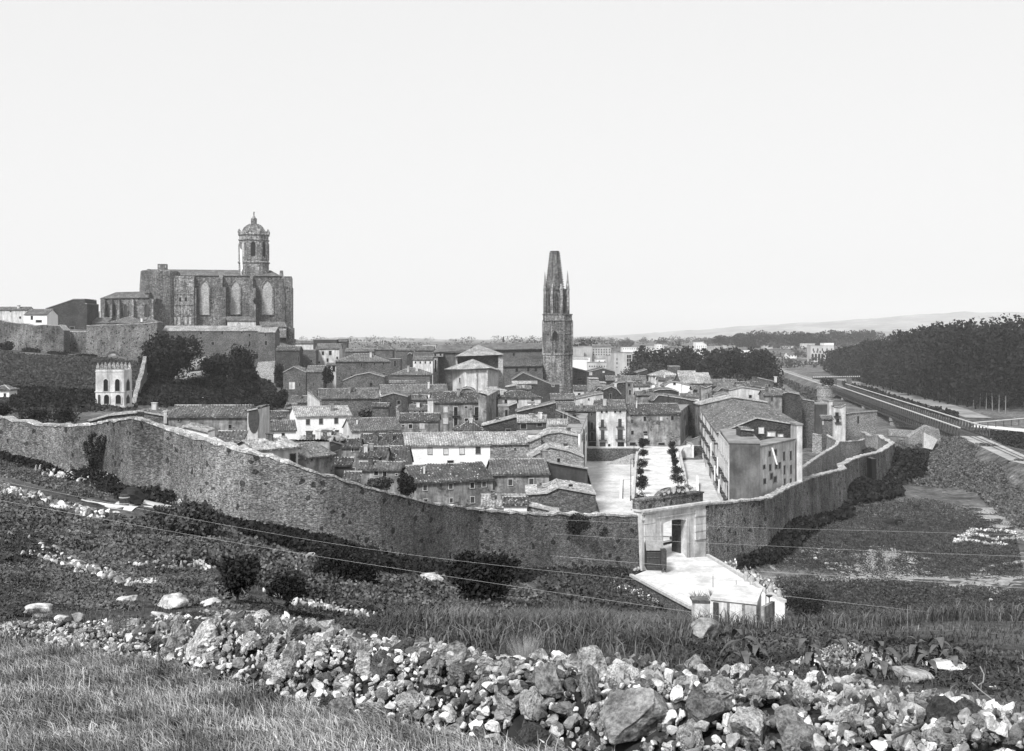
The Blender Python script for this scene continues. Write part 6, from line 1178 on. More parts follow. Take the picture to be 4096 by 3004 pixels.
for k, (x, yt, yb, wd, s) in enumerate(((40, 1040, 1100, 110, 'leftmost'), (220, 1085, 1130, 150, 'middle'), (420, 1105, 1145, 160, 'next to the wall tower stub'), (660, 1130, 1155, 200, 'nearest the blind arches'))):
    kk_ = 440 / F / 1.8358; q = W3('a', x, yb, 438); bush('scrub', 'dark scrub along the foot of the hilltop wall, ' + s, 'scrub', q, (yb - yt) * kk_, wd * kk_, 'leaf', 900, .7, 'scrub along the hilltop wall', dp=5)
for k, (x, yt, yb, wd, s) in enumerate(((250, 110, 165, 260, 'left one'), (480, 95, 165, 220, 'right one'), (20, 70, 120, 100, 'far left one'))):
    kk_ = 166 / F / 1.8355; q = W3('k', x, yb, 166); bush('scrub', 'dark hedge peeping over the left city wall, ' + s, 'hedge', q, (yb - yt) * kk_ + 1, wd * kk_, 'leaf', 1500, .3, 'hedges behind the left wall', dp=4)
# sloping light bits on the hillside
for nm_, pts, w_ in (('slope_path', ((0, 1330), (150, 1325), (330, 1290), (470, 1240), (560, 1185), (590, 1175)), 1.5), ('slope_path', ((380, 1195), (530, 1190), (560, 1185)), 1.2), ('slope_path', ((0, 1300), (120, 1305), (330, 1295)), 1.3)):
    ribbon('path', [ground('a', *p, lo=190, hi=440) for p in pts], w_, M['path'], .12, step=4)
def rockface(label, cr, pts, Y, th, mat='stonel', name='rock_ledge', cat='rock'):
    mb = MB(); A_ = [W3(cr, x, y, Y) for x, y in pts]; B_ = [p + Vector((random.uniform(-.5, .5), th, .3)) for p in A_]; n_ = len(A_); c0 = sum(A_, Vector()) / n_ - Vector((0, .6, 0))
    mb.add(A_ + B_ + [c0], [(i, (i + 1) % n_, 2 * n_) for i in range(n_)] + [(i, i + n_, (i + 1) % n_ + n_, (i + 1) % n_) for i in range(n_)] + [tuple(range(2 * n_ - 1, n_ - 1, -1))]); tag(mb.build(name, M[mat]), label, cat)
rockface('pale broken rock and rubble bank below the largest dark tree', 'a', [(1120, 1385), (1230, 1345), (1290, 1280), (1470, 1262), (1500, 1300), (1380, 1350), (1290, 1385)], 368, 6)
rockface('pale rock bank under the tall conical tree', 'a', [(1480, 1285), (1560, 1268), (1730, 1285), (1720, 1310), (1590, 1300)], 372, 5)
rockface('whitish rock patch between the garden shrubs', 'a', [(1435, 1390), (1440, 1345), (1530, 1330), (1590, 1385)], 352, 4)
rockface('rough pale rock step above the left shrubs', 'a', [(1405, 1260), (1400, 1200), (1500, 1150), (1540, 1170), (1440, 1250)], 418, 4)
slab('garden_wall', 'white garden wall strip above the chapel roof', [W3('a', 1100, 1500, 285), W3('a', 1100, 1465, 285), W3('a', 1280, 1462, 285), W3('a', 1280, 1500, 285)], (0, .6, 0), 'pale')
slab('garden_wall', 'thin white garden wall among the shrubbery', [W3('a', 1335, 1482, 300), W3('a', 1340, 1462, 300), W3('a', 1490, 1448, 300), W3('a', 1490, 1460, 300)], (0, .6, 0), 'white')
# ------------------------------------------------------------------ new town beyond
def far(label, x0, x1, yt, Y, nx=4, ny=3, wall='farw', cr='p', roof='F', D=16, zb=None, ridge=None, wv=12, hv=16, yy=None):
    k = dict(auto=(nx, ny, wv, hv) + (yy if yy else (yt + hv * .8, yt + hv * .8 + ny * hv * 1.8))) if nx else {}
    H(label, cr, x0, x1, yt, Y, kind=roof, ridge=ridge, D=D, wall=wall, roof='tile', name='town_block', cat='building', fr='framed', zb=-36, **k)
far('pale plain block just right of the church tower, upper', 290, 435, 190, 820, 0, 0, 'far')
far('grey block with white parapet right of the upper plain block', 385, 540, 180, 840, 0, 0, 'far')
far('grey house with three rows of dark windows under a tiled roof', 545, 780, 185, 860, 7, 3, 'far', roof='E', ridge=158, yy=(205, 300))
far('long pale block behind the church tower, lower', 300, 515, 320, 720, 0, 0, 'farw')
far('white angular block with blank gable right of the tower', 300, 495, 345, 660, 0, 0, 'farw')
far('low grey gallery building with a white cornice', 495, 745, 390, 650, 8, 1, 'far', yy=(410, 460))
far('white stair block above the gallery building', 600, 740, 345, 670, 2, 1, 'farw')
far('tall pale blank wall left of the modern glazed block', 745, 830, 300, 640, 0, 0, 'far')
far('pale modern block with a tall glazed bay', 820, 1060, 262, 620, 0, 0, 'far', D=20)
far('grey block with a dark-windowed lower floor beside the glazed bay', 1060, 1180, 290, 625, 5, 1, 'far', yy=(370, 420))
far('white factory range with many windows, front', 1040, 1260, 262, 760, 8, 1, 'farw', wv=8, yy=(262, 290))
far('white factory range with roof turrets, behind', 935, 1215, 190, 900, 12, 1, 'farw', wv=7, hv=12, yy=(195, 225))
far('pale low block between factory and white tower house', 1215, 1385, 175, 960, 7, 1, 'far', wv=7, hv=10, yy=(180, 200))
far('white tower house on the far edge of town', 1375, 1440, 150, 940, 2, 3, 'farw', wv=8, hv=10, yy=(165, 240))
far('grey range right of the white tower house', 1440, 1520, 160, 980, 4, 1, 'far', wv=7, hv=10, yy=(165, 185))
far('dim tiled range with small windows beyond the park wood', 1480, 1770, 200, 880, 9, 1, 'far', roof='E', ridge=180, wv=8, hv=12, yy=(205, 240))
far('white villa with columned porch, left half', 1770, 1885, 165, 900, 5, 2, 'far', wv=8, hv=16, yy=(170, 240))
H('white villa with gabled front and three window rows', 'p', 1885, 2020, 160, 880, kind='G', out=[(1885, 160), (1890, 125), (1960, 120), (2018, 160)], D=16, wall='farw', roof='tile', name='town_block', cat='building', auto=(5, 3, 7, 10, 165, 235), zb=-36)
far('faint pale block right of the white villa', 2020, 2110, 180, 1000, 5, 2, 'far', wv=6, hv=9, yy=(185, 220))
far('faint house left of the dark distant wood', 2120, 2200, 175, 1050, 4, 1, 'far', wv=6, hv=9, yy=(185, 205))
for x, y, w_, h_ in ((862, 345, 12, 28), (862, 395, 12, 28), (862, 447, 12, 18)): mb = MB(); rect(mb, 'p', x - w_ / 2, x + w_ / 2, y - h_ / 2, y + h_ / 2, 619.9, 620.2); mb.build('window', M['pane'], [o for o in C.objects if o.get('label') == 'pale modern block with a tall glazed bay'][0])
gb = [o for o in C.objects if o.get('label') == 'pale modern block with a tall glazed bay'][0]
mb = MB(); rect(mb, 'p', 985, 1048, 282, 432, 619.85, 620.2); gw = mb.build('glazed_bay', M['frame'], gb); mb = MB()
for i in range(2):
    for j in range(3): rect(mb, 'p', 990 + i * 29, 1014 + i * 29, 288 + j * 48, 330 + j * 48, 619.8, 620)
q = mb.build('pane', M['pane'], None); reparent(q, gw)
far('grey farm with square turret below the distant wood', 620, 770, 165, 1585, 0, 0, 'far', 'q')
far('low white works shed with gable on the plain', 690, 930, 225, 1430, 0, 0, 'farw', 'q', roof='E', ridge=195)
far('small white gable at the end of the works shed', 930, 965, 225, 1425, 1, 1, 'farw', 'q')
far('dim low farmhouse in the middle of the plain', 1140, 1260, 170, 1560, 3, 1, 'far', 'q', wv=6, hv=8)
far('dim long farmhouse right of the middle one', 1390, 1540, 175, 1555, 4, 1, 'far', 'q', wv=6, hv=8)
far('white flat-roofed farm group on the plain', 1640, 1810, 105, 1650, 5, 1, 'farw', 'q', wv=8, hv=8)
far('grey yard wall of the white farm group', 1610, 1800, 140, 1580, 0, 0, 'far', 'q')
far('white cottage with three dark doors by the pale road', 1450, 1570, 290, 1282, 3, 1, 'farw', 'q', roof='E', ridge=255, wv=12, hv=20, yy=(285, 310), D=8)
far('white annexe on the roof line behind the arcaded building', 1920, 2045, 135, 1235, 0, 0, 'farw', 'q')
H('four-arched arcaded building under construction by the wood', 'q', 1750, 2045, 170, 1215, kind='F', D=16, wall='far', name='arcaded_building', cat='building', auto=(5, 1, 14, 30, 200, 240), zb=-36)
ab = [o for o in C.objects if o.name.startswith('arcaded_building')][0]
for i in range(4): arched(ab, 'q', 1772 + i * 42, 272, 362, 28, 1214.8, 'pane', False, 'arch_opening')
for i in range(5): arched(ab, 'q', 1790 + i * 40, 245 - 12, 262, 15, 1214.8, 'pane', False, 'arch_opening')
# plain roads / fields
def gr(cr, pts, **k): return [ground(cr, *p, **k) for p in pts]
ribbon('road', gr('q', ((1205, 330), (1400, 325), (1750, 335)), lo=800, hi=2500), 7, M['road'], .3, step=20)
for y in (400, 430, 460, 500): ribbon('path', gr('q', ((1340, y + 10), (1600, y), (1900, y + 4)), lo=700, hi=2500), 2.0, M['gravel'], .3, step=20)
# river
wz = -37.2
def wp(x, y, cr='e'): a, b_ = px(cr, x, y); Y = -wz / ((b_ - HZ) / F); return Vector(((a - CX) / F * Y, Y, wz))
river_pts = [wp(1060, 985), wp(1140, 940), wp(1420, 960), wp(1600, 1000), wp(1840, 940), wp(2050, 935), wp(2900, 935), wp(2900, 1120), wp(2253, 1170), wp(1900, 1080), wp(1500, 1120), wp(1130, 1110)]
sheet('river', river_pts, M['water'])
ribbon('path', gr('e', ((740, 645), (900, 680), (1200, 770), (1500, 850), (1750, 930), (1880, 975)), lo=380, hi=1000), lambda t: 16 - 5 * t, M['gravel2'] if 'gravel2' in M else M['gravel'], .3, step=8)
ribbon('path', gr('e', ((1830, 1078), (2000, 1090), (2253, 1115), (2700, 1160)), lo=250, hi=500), 9, M['road'], 2.0, step=8)
for i in range(34):
    t = i / 33; a_ = ground('e', 790 + (2100 - 790) * t ** 1.35, 648 + (935 - 648) * t ** 1.25, lo=380, hi=1000); mb = MB(); h_ = 8.0; mb.tube(a_ - Vector((0, 0, .5)), a_ + Vector((random.uniform(-.3, .3), 0, h_)), .22, .12, 5)
    e = empty('young_tree', a_, 'thin pale-stemmed young tree in the row along the wood edge', 'young tree', 'young trees lining the river path'); mb.build('trunk', M['barkl'], e)
    v, q = leaves(90, a_ + Vector((0, 0, h_ + 1)), (1.9, 1.9, 2.5), .7, r); np_mesh('crown', v, 4, M['leaf'], e, q)
# river bank bushes and railway slope growth
def band(name, label, cr, poly, n, size, mat, h, seed=0, lo=60, hi=900, cat='scrub'):
    """scatter leaf tufts over a polygon given in crop pixels"""
    rr = np.random.default_rng(seed); P = np.array([px(cr, *p) for p in poly]); x0, y0 = P.min(0); x1, y1 = P.max(0); X = rr.uniform(x0, x1, n * 3); Y = rr.uniform(y0, y1, n * 3); ins = np.zeros(len(X), bool); j = len(P) - 1
    for i in range(len(P)):
        c_ = ((P[i, 1] > Y) != (P[j, 1] > Y)) & (X < (P[j, 0] - P[i, 0]) * (Y - P[i, 1]) / (P[j, 1] - P[i, 1] + 1e-9) + P[i, 0]); ins ^= c_; j = i
    X, Y = X[ins][:n], Y[ins][:n]; u = (X - CX) / F; v = (Y - HZ) / F
    Ys = np.geomspace(lo, hi, 260); G = tzv(u[:, None] * Ys[None], np.repeat(Ys[None], len(u), 0)); hit = G >= -v[:, None] * Ys[None]; ok = hit.any(1); D_ = Ys[np.argmax(hit, 1)] * rr.uniform(.985, 1.015, len(u))
    u, D_ = u[ok], D_[ok]; o = scatter_quads(name, u * D_, D_, size * np.clip(D_ / 70, .28, 1.3), mat, rr, h=h * float(np.clip(np.median(D_) / 60, .4, 1))); return tag(o, label, cat, None, 'stuff')
band('bank_reeds', 'dense shrubby growth on the railway slope right of the rampart', 'e', [(1200, 1200), (1350, 1230), (1560, 1230), (1600, 1080), (1750, 1130), (2253, 1380), (2253, 1900), (2050, 1760), (1850, 1580), (1700, 1530), (1350, 1500), (1180, 1450)], 70000, .42, 'leafl', 1.0, 11, 150, 420)
band('bank_bushes', 'dark bushes between the railway and the river path', 'e', [(760, 680), (1000, 740), (1250, 830), (1450, 900), (1700, 960), (1720, 990), (1400, 900), (1000, 780), (760, 710)], 6000, 1.5, 'leaf', 2.5, 12, 330, 1000)
band('slope_scrub', 'scrub covering the town side of the railway bank', 'e', [(60, 590), (180, 560), (560, 720), (560, 800), (520, 850), (300, 700), (150, 660)], 7000, 1.3, 'leafm', 2.5, 13, 300, 1200)
band('bank_slope_scrub', 'rough growth on both slopes of the railway bank', 'e', [(1640, 1100), (1850, 1170), (2253, 1330), (2253, 1420), (1900, 1230), (1600, 1100)], 12000, .45, 'leafl', .8, 15, 200, 420)
band('rampart_weeds', 'dark grass and weeds between rampart and garden wall', 'e', [(430, 1450), (600, 1350), (740, 1190), (1080, 1170), (1100, 1230), (860, 1310), (760, 1370), (480, 1470)], 9000, .45, 'leafm', .6, 16, 190, 330)
band('river_scrub', 'dark scrub at the water edge right of the track', 'e', [(1950, 1110), (2253, 1140), (2253, 1230), (2100, 1190)], 2500, 1.2, 'leaf', 2.0, 14, 230, 500)

band('hillside_scrub', 'mottled rough grass and weeds covering the left hillside', 'a', [(0, 1110), (200, 1140), (450, 1150), (760, 1160), (1060, 1200), (1050, 1330), (1000, 1540), (560, 1560), (0, 1560)], 60000, .5, 'leafm', .5, 51, 160, 460)
band('hillside_scrub', 'dark band of weeds along the middle of the left hillside', 'a', [(80, 1400), (300, 1400), (690, 1430), (690, 1540), (80, 1540)], 9000, .9, 'leaf', .9, 52, 160, 460)
band('hillside_scrub', 'dark garden growth under the residence', 'a', [(1040, 1340), (1300, 1290), (1900, 1250), (2000, 1360), (2080, 1520), (1500, 1535), (1000, 1500)], 16000, .9, 'leaf', 1.2, 53, 160, 480)
for k, (x, yt, yb, wd) in enumerate(((1080, 1410, 1500, 90), (1240, 1400, 1490, 120), (1400, 1370, 1460, 130), (1620, 1300, 1400, 120), (1850, 1260, 1370, 110), (2075, 1400, 1500, 80))):
    kk_ = 318 / F / 1.8358; q = W3('a', x, yb, 318); tree('garden_tree', 'dark garden tree below the residence, ' + ('leftmost', 'second from the left', 'third from the left', 'fourth from the left', 'fifth from the left', 'rightmost')[k], 'tree', q, (yb - yt) * kk_ * 1.1, wd * kk_, 'leaf', .15, 1200, .5, 'garden trees below the residence')
# ------------------------------------------------------------------ foreground: rubble bank
ico = {}
def icos(sub):
    if sub in ico: return ico[sub]
    import bmesh
    bm = bmesh.new(); bmesh.ops.create_icosphere(bm, subdivisions=sub, radius=1.0); V = np.array([v.co[:] for v in bm.verts]); Fc = [tuple(v.index for v in f.verts) for f in bm.faces]; bm.free(); ico[sub] = (V, Fc); return ico[sub]
def rockverts(sub, seed, rough=0.10, cuts=9):
    V, Fc = icos(sub); V = V.copy(); rg2 = np.random.default_rng(seed)
    for k in range(cuts):
        nn = rg2.normal(size=3); nn /= np.linalg.norm(nn); d = rg2.uniform(.38, .72); q = V @ nn; m_ = q > d; V[m_] -= (q[m_] - d)[:, None] * nn * .98
    off = rg2.uniform(-50, 50, 3)
    for i in range(len(V)):
        p = Vector(V[i] * 1.6 + off); q = Vector(V[i] * 5.5 + off)
        V[i] *= 1 + rough * (mnoise.noise(p) * 1.4) + (rough * .6 * abs(mnoise.noise(q)) + rough * .35 * mnoise.noise(q * 2.3) if sub > 2 else 0)
    sc3 = rg2.uniform(.6, 1.15, 3); return V * sc3 * 1.18, Fc
RK = []
for k in range(16):
    V, Fc = rockverts(4, 100 + k, .06 if k % 2 else .2, 15 if k % 2 else 8); me = bpy.data.meshes.new('stone'); me.from_pydata(V.tolist(), [], Fc); me.materials.append(M['rock']); RK.append(me)
cl = [(-700, 20.5, .03, .6), (0, 18.9, .05, .6), (435, 17.3, .22, .8), (702, 16.4, .38, 1.0), (870, 15.6, .46, 1.0), (1243, 13.8, .55, 1.1), (1648, 12.7, .53, 1.15), (1960, 11.8, .47, 1.15), (2332, 10.9, .56, 1.15), (2700, 10.3, .52, 1.2), (3040, 10.0, .57, 1.2), (3600, 9.4, .52, 1.2), (4096, 8.5, .47, 1.2), (5200, 7.5, .5, 1.2)]
HC = np.array([((p - CX) / F * Y, Y, h, w_) for p, Y, h, w_ in cl])
def heap(x, y):
    """height of the rubble bank above ground at x,y (numpy)"""
    x = np.asarray(x, float); y = np.asarray(y, float); best = np.full(x.shape, 1e9); H_ = np.zeros(x.shape); W_ = np.ones(x.shape); S = np.zeros(x.shape)
    for a, b_ in zip(HC[:-1], HC[1:]):
        d = b_[:2] - a[:2]; L2 = d @ d; t = np.clip(((x - a[0]) * d[0] + (y - a[1]) * d[1]) / L2, 0, 1); qx = a[0] + d[0] * t; qy = a[1] + d[1] * t; dist = np.hypot(x - qx, y - qy); m_ = dist < best
        best = np.where(m_, dist, best); H_ = np.where(m_, a[2] + (b_[2] - a[2]) * t, H_); W_ = np.where(m_, a[3] + (b_[3] - a[3]) * t, W_); S = np.where(m_, np.sign((y - qy)), S)
    wd = np.where(S < 0, W_, W_ * .75); k = np.clip(1 - best / wd, 0, 1); pr = np.clip(k * 1.9, 0, 1); pr = pr ** .8
    return H_ * pr, best * S, W_
hx = np.linspace(-14, 9, 560); hy = np.linspace(4.5, 26, 420); HX, HY = np.meshgrid(hx, hy); hh, _, _ = heap(HX, HY); keep = hh > .02
HZ_ = tzv(HX, HY) + hh - .10; fs = []; ii = np.arange(HX.size).reshape(HX.shape); kq = keep[:-1, :-1] | keep[1:, 1:] | keep[1:, :-1] | keep[:-1, 1:]
fq = np.stack([ii[:-1, :-1], ii[:-1, 1:], ii[1:, 1:], ii[1:, :-1]], -1)[kq]; used, inv = np.unique(fq, return_inverse=True)
V = np.stack([HX, HY, HZ_], -1).reshape(-1, 3)[used]; V[:, 2] += np.array([mnoise.noise(Vector((a * 6, b_ * 6, 0))) * .06 for a, b_ in V[:, :2]])
me = bpy.data.meshes.new('rubble_bank'); me.from_pydata(V.tolist(), [], inv.reshape(-1, 4).tolist()); me.materials.append(M['soil_shade']); o = bpy.data.objects.new('rubble_bank', me); C.objects.link(o); tag(o, 'earth core darkened as painted gap shade under the heaped field stones', 'rubble bank', None, 'stuff')
r = np.random.default_rng(21)
# candidate stones, big first, kept apart on the bank surface
specials = [('n', 1900, 740, .33, 'largest pale boulder low in the bank right of centre', 1), ('n', 1030, 700, .17, 'smooth rounded boulder in the middle of the bank face', 0), ('n', 1200, 690, .15, 'pitted boulder beside the smooth rounded one', 0), ('n', 1310, 560, .22, 'big dark pitted boulder high in the bank', 2), ('n', 1550, 600, .16, 'leaning slab with a pale lower edge', 0), ('o', 500, 850, .2, 'long pale slab with cracks near the bottom right', 1), ('o', 790, 870, .24, 'flat-topped white block carrying a small round stone', 1), ('o', 210, 740, .22, 'dark rounded boulder at the bottom, right of the largest one', 2), ('o', 300, 640, .2, 'pale flat slab lying across the bank right of centre', 1), ('o', 1090, 760, .15, 'dark-faced stone below the gravel mound', 2), ('o', 1480, 870, .14, 'striped grey stone near the bottom right', 0), ('o', 1690, 850, .14, 'upright pale stone at the right bottom', 1), ('m', 1135, 480, .2, 'brilliant white broken stone in the left part of the bank', 1), ('m', 1330, 430, .25, 'big brown-grey boulder right of the white broken stone', 2), ('m', 1870, 560, .2, 'dark round boulder in the left half of the bank', 2), ('m', 2050, 480, .17, 'white squared stone above the dark round boulder', 1), ('m', 1770, 640, .17, 'rounded boulder touching the grass', 0), ('n', 530, 540, .15, 'pale angular stone in the bank face left of centre', 1), ('n', 400, 650, .15, 'white stone resting on the grass edge', 1), ('n', 640, 400, .2, 'wide pale slab on the crest left of centre', 1), ('n', 1600, 470, .16, 'pale slanting slab on the crest', 1), ('n', 2150, 420, .2, 'brown-topped boulder at the crest right of centre', 0), ('o', 120, 450, .18, 'broad pale-topped boulder on the crest', 1), ('o', 700, 480, .13, 'upright dark-sided stone on the crest', 0), ('o', 1560, 670, .15, 'smooth triangular pale stone on the right of the bank', 1), ('o', 1640, 640, .14, 'dark wedge stone behind the smooth triangular one', 2)]
placed = []
def heap_hit(cr, x, y):
    a, q = px(cr, x, y); u = (a - CX) / F; v = (q - HZ) / F; Ys = np.linspace(5, 24, 900); hh_, _, _ = heap(u * Ys, Ys); zt = tzv(u * Ys, Ys) + hh_; hit = np.nonzero(zt >= -v * Ys)[0]; return (u * Ys[hit[0]], Ys[hit[0]]) if len(hit) else (None, None)
def put(x, y, R_, k, label, group, lift=.25):
    hh_, _, _ = heap(np.array([x]), np.array([y])); z = tz(x, y) + float(hh_[0]) + R_ * lift - .03; o = bpy.data.objects.new('stone', RK[k % len(RK)]); C.objects.link(o); o.location = (x, y, z); o.rotation_euler = (r.uniform(0, 6.3), r.uniform(0, 6.3), r.uniform(0, 6.3)) ; s = R_; o.scale = (s * r.uniform(.85, 1.25), s * r.uniform(.85, 1.2), s * r.uniform(.75, 1.0)); placed.append((x, y, R_)); tag(o, label, 'stone', group); return o
for cr_, x, y, R_, lb, kd in specials:
    X, Y = heap_hit(cr_, x, y)
    if X is None: continue
    o = put(X, Y, R_, 2 * len(placed) % 16, lb, None, .15)
    if kd == 1: o.material_slots[0].link = 'OBJECT'; o.material_slots[0].material = M['rockw']
NBIG = 300 - len(placed); tries = 0; cnt = 0
seg = HC[:, :2]; seglen = np.hypot(*(seg[1:] - seg[:-1]).T)
def on_heap():
    while True:
        k = int(r.choice(len(seglen) , p=seglen / seglen.sum())); t = r.uniform(); a, b_ = HC[k], HC[k + 1]; c_ = a + (b_ - a) * t; d = (b_ - a)[:2]; d = d / np.linalg.norm(d); nn = np.array([-d[1], d[0]]); s = r.uniform(-c_[3] * 1.0, c_[3] * .5); x, y = c_[0] + nn[0] * s, c_[1] + nn[1] * s
        if nn[1] < 0: x, y = c_[0] - nn[0] * s, c_[1] - nn[1] * s
        u = x / y * F + CX
        if -60 < u < 4160: return x, y, s / c_[3]
for R0, frac in ((.175, .14), (.14, .40), (.105, .72), (.08, 1.0)):
    goal = int(NBIG * frac); tries = 0
    while cnt < goal and tries < 14000:
        tries += 1; x, y, s = on_heap()
        if s > -.2 and R0 > .11 and r.uniform() < .6: continue
        R_ = R0 * r.uniform(.85, 1.15)
        R_ *= .8 if y > 15 else 1.0; R_ *= .7 if y > 17 else 1.0
        if all((x - a) ** 2 + (y - b_) ** 2 > ((R_ + c_) * .80) ** 2 for a, b_, c_ in placed):
            put(x, y, R_, int(r.integers(0, 16)), 'rough grey limestone lump, one of many heaped in the field bank', 'larger stones of the rubble bank'); cnt += 1
# everything smaller as one heap of stones
small = [rockverts(2, 300 + k, .10, 12) for k in range(10)] + [rockverts(3, 400 + k, .12, 13) for k in range(4)]
VV = []; FF = []; RD = []; nv_ = 0
for k in range(12500):
    x, y, s = on_heap(); big = r.uniform() < .2; R_ = (r.uniform(.045, .075) if big else r.uniform(.018, .042))
    if y > 16: R_ *= .8
    if s < -.4 and y < 14 and r.uniform() < .2: continue
    v, f = small[int(r.integers(10, 14)) if (big and y < 13) else int(r.integers(0, 10))]; a = r.uniform(0, 6.28, 3); ca, sa = np.cos(a), np.sin(a)
    Rz = np.array([[ca[0], -sa[0], 0], [sa[0], ca[0], 0], [0, 0, 1]]); Rx = np.array([[1, 0, 0], [0, ca[1], -sa[1]], [0, sa[1], ca[1]]]); hh_, _, _ = heap(np.array([x]), np.array([y]))
    P = v @ (Rz @ Rx).T * R_ * r.uniform(.8, 1.2, 3) + np.array([x, y, tz(x, y) + float(hh_[0]) + r.uniform(-.06, .05)]); VV.append(P); FF.append(np.array(f) + nv_); RD += [r.uniform()] * len(f); nv_ += len(P)
me = bpy.data.meshes.new('small_stones'); V = np.concatenate(VV); me.from_pydata(V.tolist(), [], np.concatenate(FF).tolist()); at = me.attributes.new('rnd', 'FLOAT', 'FACE'); at.data.foreach_set('value', np.array(RD, dtype=np.float32)); me.materials.append(M['rock']); o = bpy.data.objects.new('small_stones', me); C.objects.link(o); tag(o, 'small stones and gravel filling the rubble bank', 'stones', None, 'stuff')
# gravel mound on the crest at right
def gravel_mound():
    c = heap_hit('o', 1130, 430); X, Y = c if c[0] is not None else (2.9, 10.4); vs = []; fs = []; n_ = 0; rd = []
    for k in range(2600):
        a = r.uniform(0, 6.28); q = 1.12 * r.uniform(0, 1) ** .5; R_ = r.uniform(.008, .032) * (1.4 if q > .8 else 1); x = X + q * .56 * math.cos(a) * (1 + .2 * math.sin(3 * a)); y = Y + .1 + q * .40 * math.sin(a); z = tz(x, y) + float(heap(np.array([x]), np.array([y]))[0][0]) + .03 + .25 * max(0, 1 - q) ** .8 + r.uniform(-.02, .02); v, f = small[int(r.integers(0, 10))]; vs.append(v * R_ + np.array([x, y, z])); fs.append(np.array(f) + n_); n_ += len(v); rd += [r.uniform()] * len(f)
    me = bpy.data.meshes.new('gravel_mound'); me.from_pydata(np.concatenate(vs).tolist(), [], np.concatenate(fs).tolist()); at = me.attributes.new('rnd', 'FLOAT', 'FACE'); at.data.foreach_set('value', np.array(rd, dtype=np.float32)); me.materials.append(M['rock']); o = bpy.data.objects.new('gravel_mound', me); C.objects.link(o); tag(o, 'peaked mound of gravel on the bank crest', 'gravel', None, 'stuff')
    mb = MB(); ball(mb, (X, Y + .1, tz(X, Y) + float(heap(np.array([X]), np.array([Y]))[0][0]) - .12), (.33, .25, .28), 3, 14, 8); tag(mb.build('gravel_core', M['soil_shade']), 'earth core of the gravel mound', 'gravel', None, 'stuff')
gravel_mound()
# boulders and ledges lying in the fields
def boulder(label, cr, xc, yb, wpx, hpx, kind='rockw', sub=4, seed=0, flatk=.5, name='boulder', lo=9.0, depth=1.0):
    q = ground(cr, xc, yb, lo=lo); k = q.y / F / CR[cr][2]; V, Fc = rockverts(sub, 500 + seed, .14, 6); V = V / np.abs(V).max(0); V = V * np.array([wpx / 2 * k, wpx / 2 * k * depth, hpx * k * .62]); me = bpy.data.meshes.new(name); me.from_pydata(V.tolist(), [], Fc); me.shade_smooth(); me.materials.append(M[kind]); o = bpy.data.objects.new(name, me); C.objects.link(o); o.location = q + Vector((0, wpx / 2 * k * depth * .6, hpx * k * .3)); tag(o, label, 'boulder')
for i, a in enumerate((('big white-streaked boulder standing in the corn field', 'o', 210, 270, 220, 150, 'rock'), ('flat pale-topped boulder beyond the bank at right', 'o', 1545, 535, 310, 105, 'rockw'), ('long low boulder right behind the flat pale-topped one', 'o', 1790, 480, 290, 60, 'rock'), ('small white stone near the right edge of the corn field', 'o', 2070, 590, 90, 30, 'rockw'), ('bright split rock between garden beds in mid field', 'l', 1345, 640, 250, 75, 'rockw'), ('white boulder at the foot of the wall left of the dark bush', 'l', 440, 440, 90, 55, 'rockw'), ('small white stone below the city wall, far left of the bush', 'l', 70, 265, 60, 30, 'rock'),
   ('large sloping pale rock outcrop behind the bank at left', 'm', 1080, 215, 230, 95, 'rockw'), ('left flat white outcrop beside the large sloping one', 'm', 810, 190, 150, 55, 'rockw'), ('low pale ledge just above the bank at left', 'm', 1010, 285, 150, 50, 'rockw'), ('right pointed white outcrop with dark underside', 'm', 1350, 210, 150, 50, 'rockw'), ('thin white ledge right of the outcrops', 'm', 1610, 262, 110, 28, 'rockw'), ('rough brown-white rock pile at the far left behind the bank', 'm', 210, 275, 210, 85, 'rock'), ('pale rock block on the bank crest at left', 'm', 490, 300, 100, 60, 'rock'), ('white slab between the rock pile and the bank at left', 'm', 375, 310, 110, 45, 'rockw'),
   ('white flat stone on the terrace edge, upper left field', 'k', 680, 1275, 120, 45, 'rockw'), ('white stone by the small heap on the threshing floor', 'k', 850, 838, 80, 22, 'rockw'), ('pale stone among the garden rows left of the big bush', 'k', 1490, 1335, 70, 22, 'rockw'), ('white rock under the thorny bush near the wall', 'k', 1480, 1000, 75, 50, 'rockw'), ('white stone at the left edge of the terraces', 'k', 60, 700, 60, 26, 'rockw'), ('pale stone at the end of the terrace wall', 'k', 400, 1170, 60, 30, 'rock'), ('small bright stone in the dark garden', 'k', 310, 1075, 16, 22, 'rockw'),
   ('rounded stone mound in the right field near the road', 'j', 255, 660, 100, 34, 'rock'), ('white stone in the right field nearest the mound', 'j', 540, 705, 32, 26, 'rockw'), ('white squared stone in the right field', 'j', 630, 742, 45, 22, 'rockw'), ('round pale stone by the field path at far right', 'j', 1985, 1050, 50, 32, 'rockw'))):
    boulder(a[0], a[1], a[2], a[3], a[4], a[5], a[6], 3 if a[1] == 'j' else 4, i)
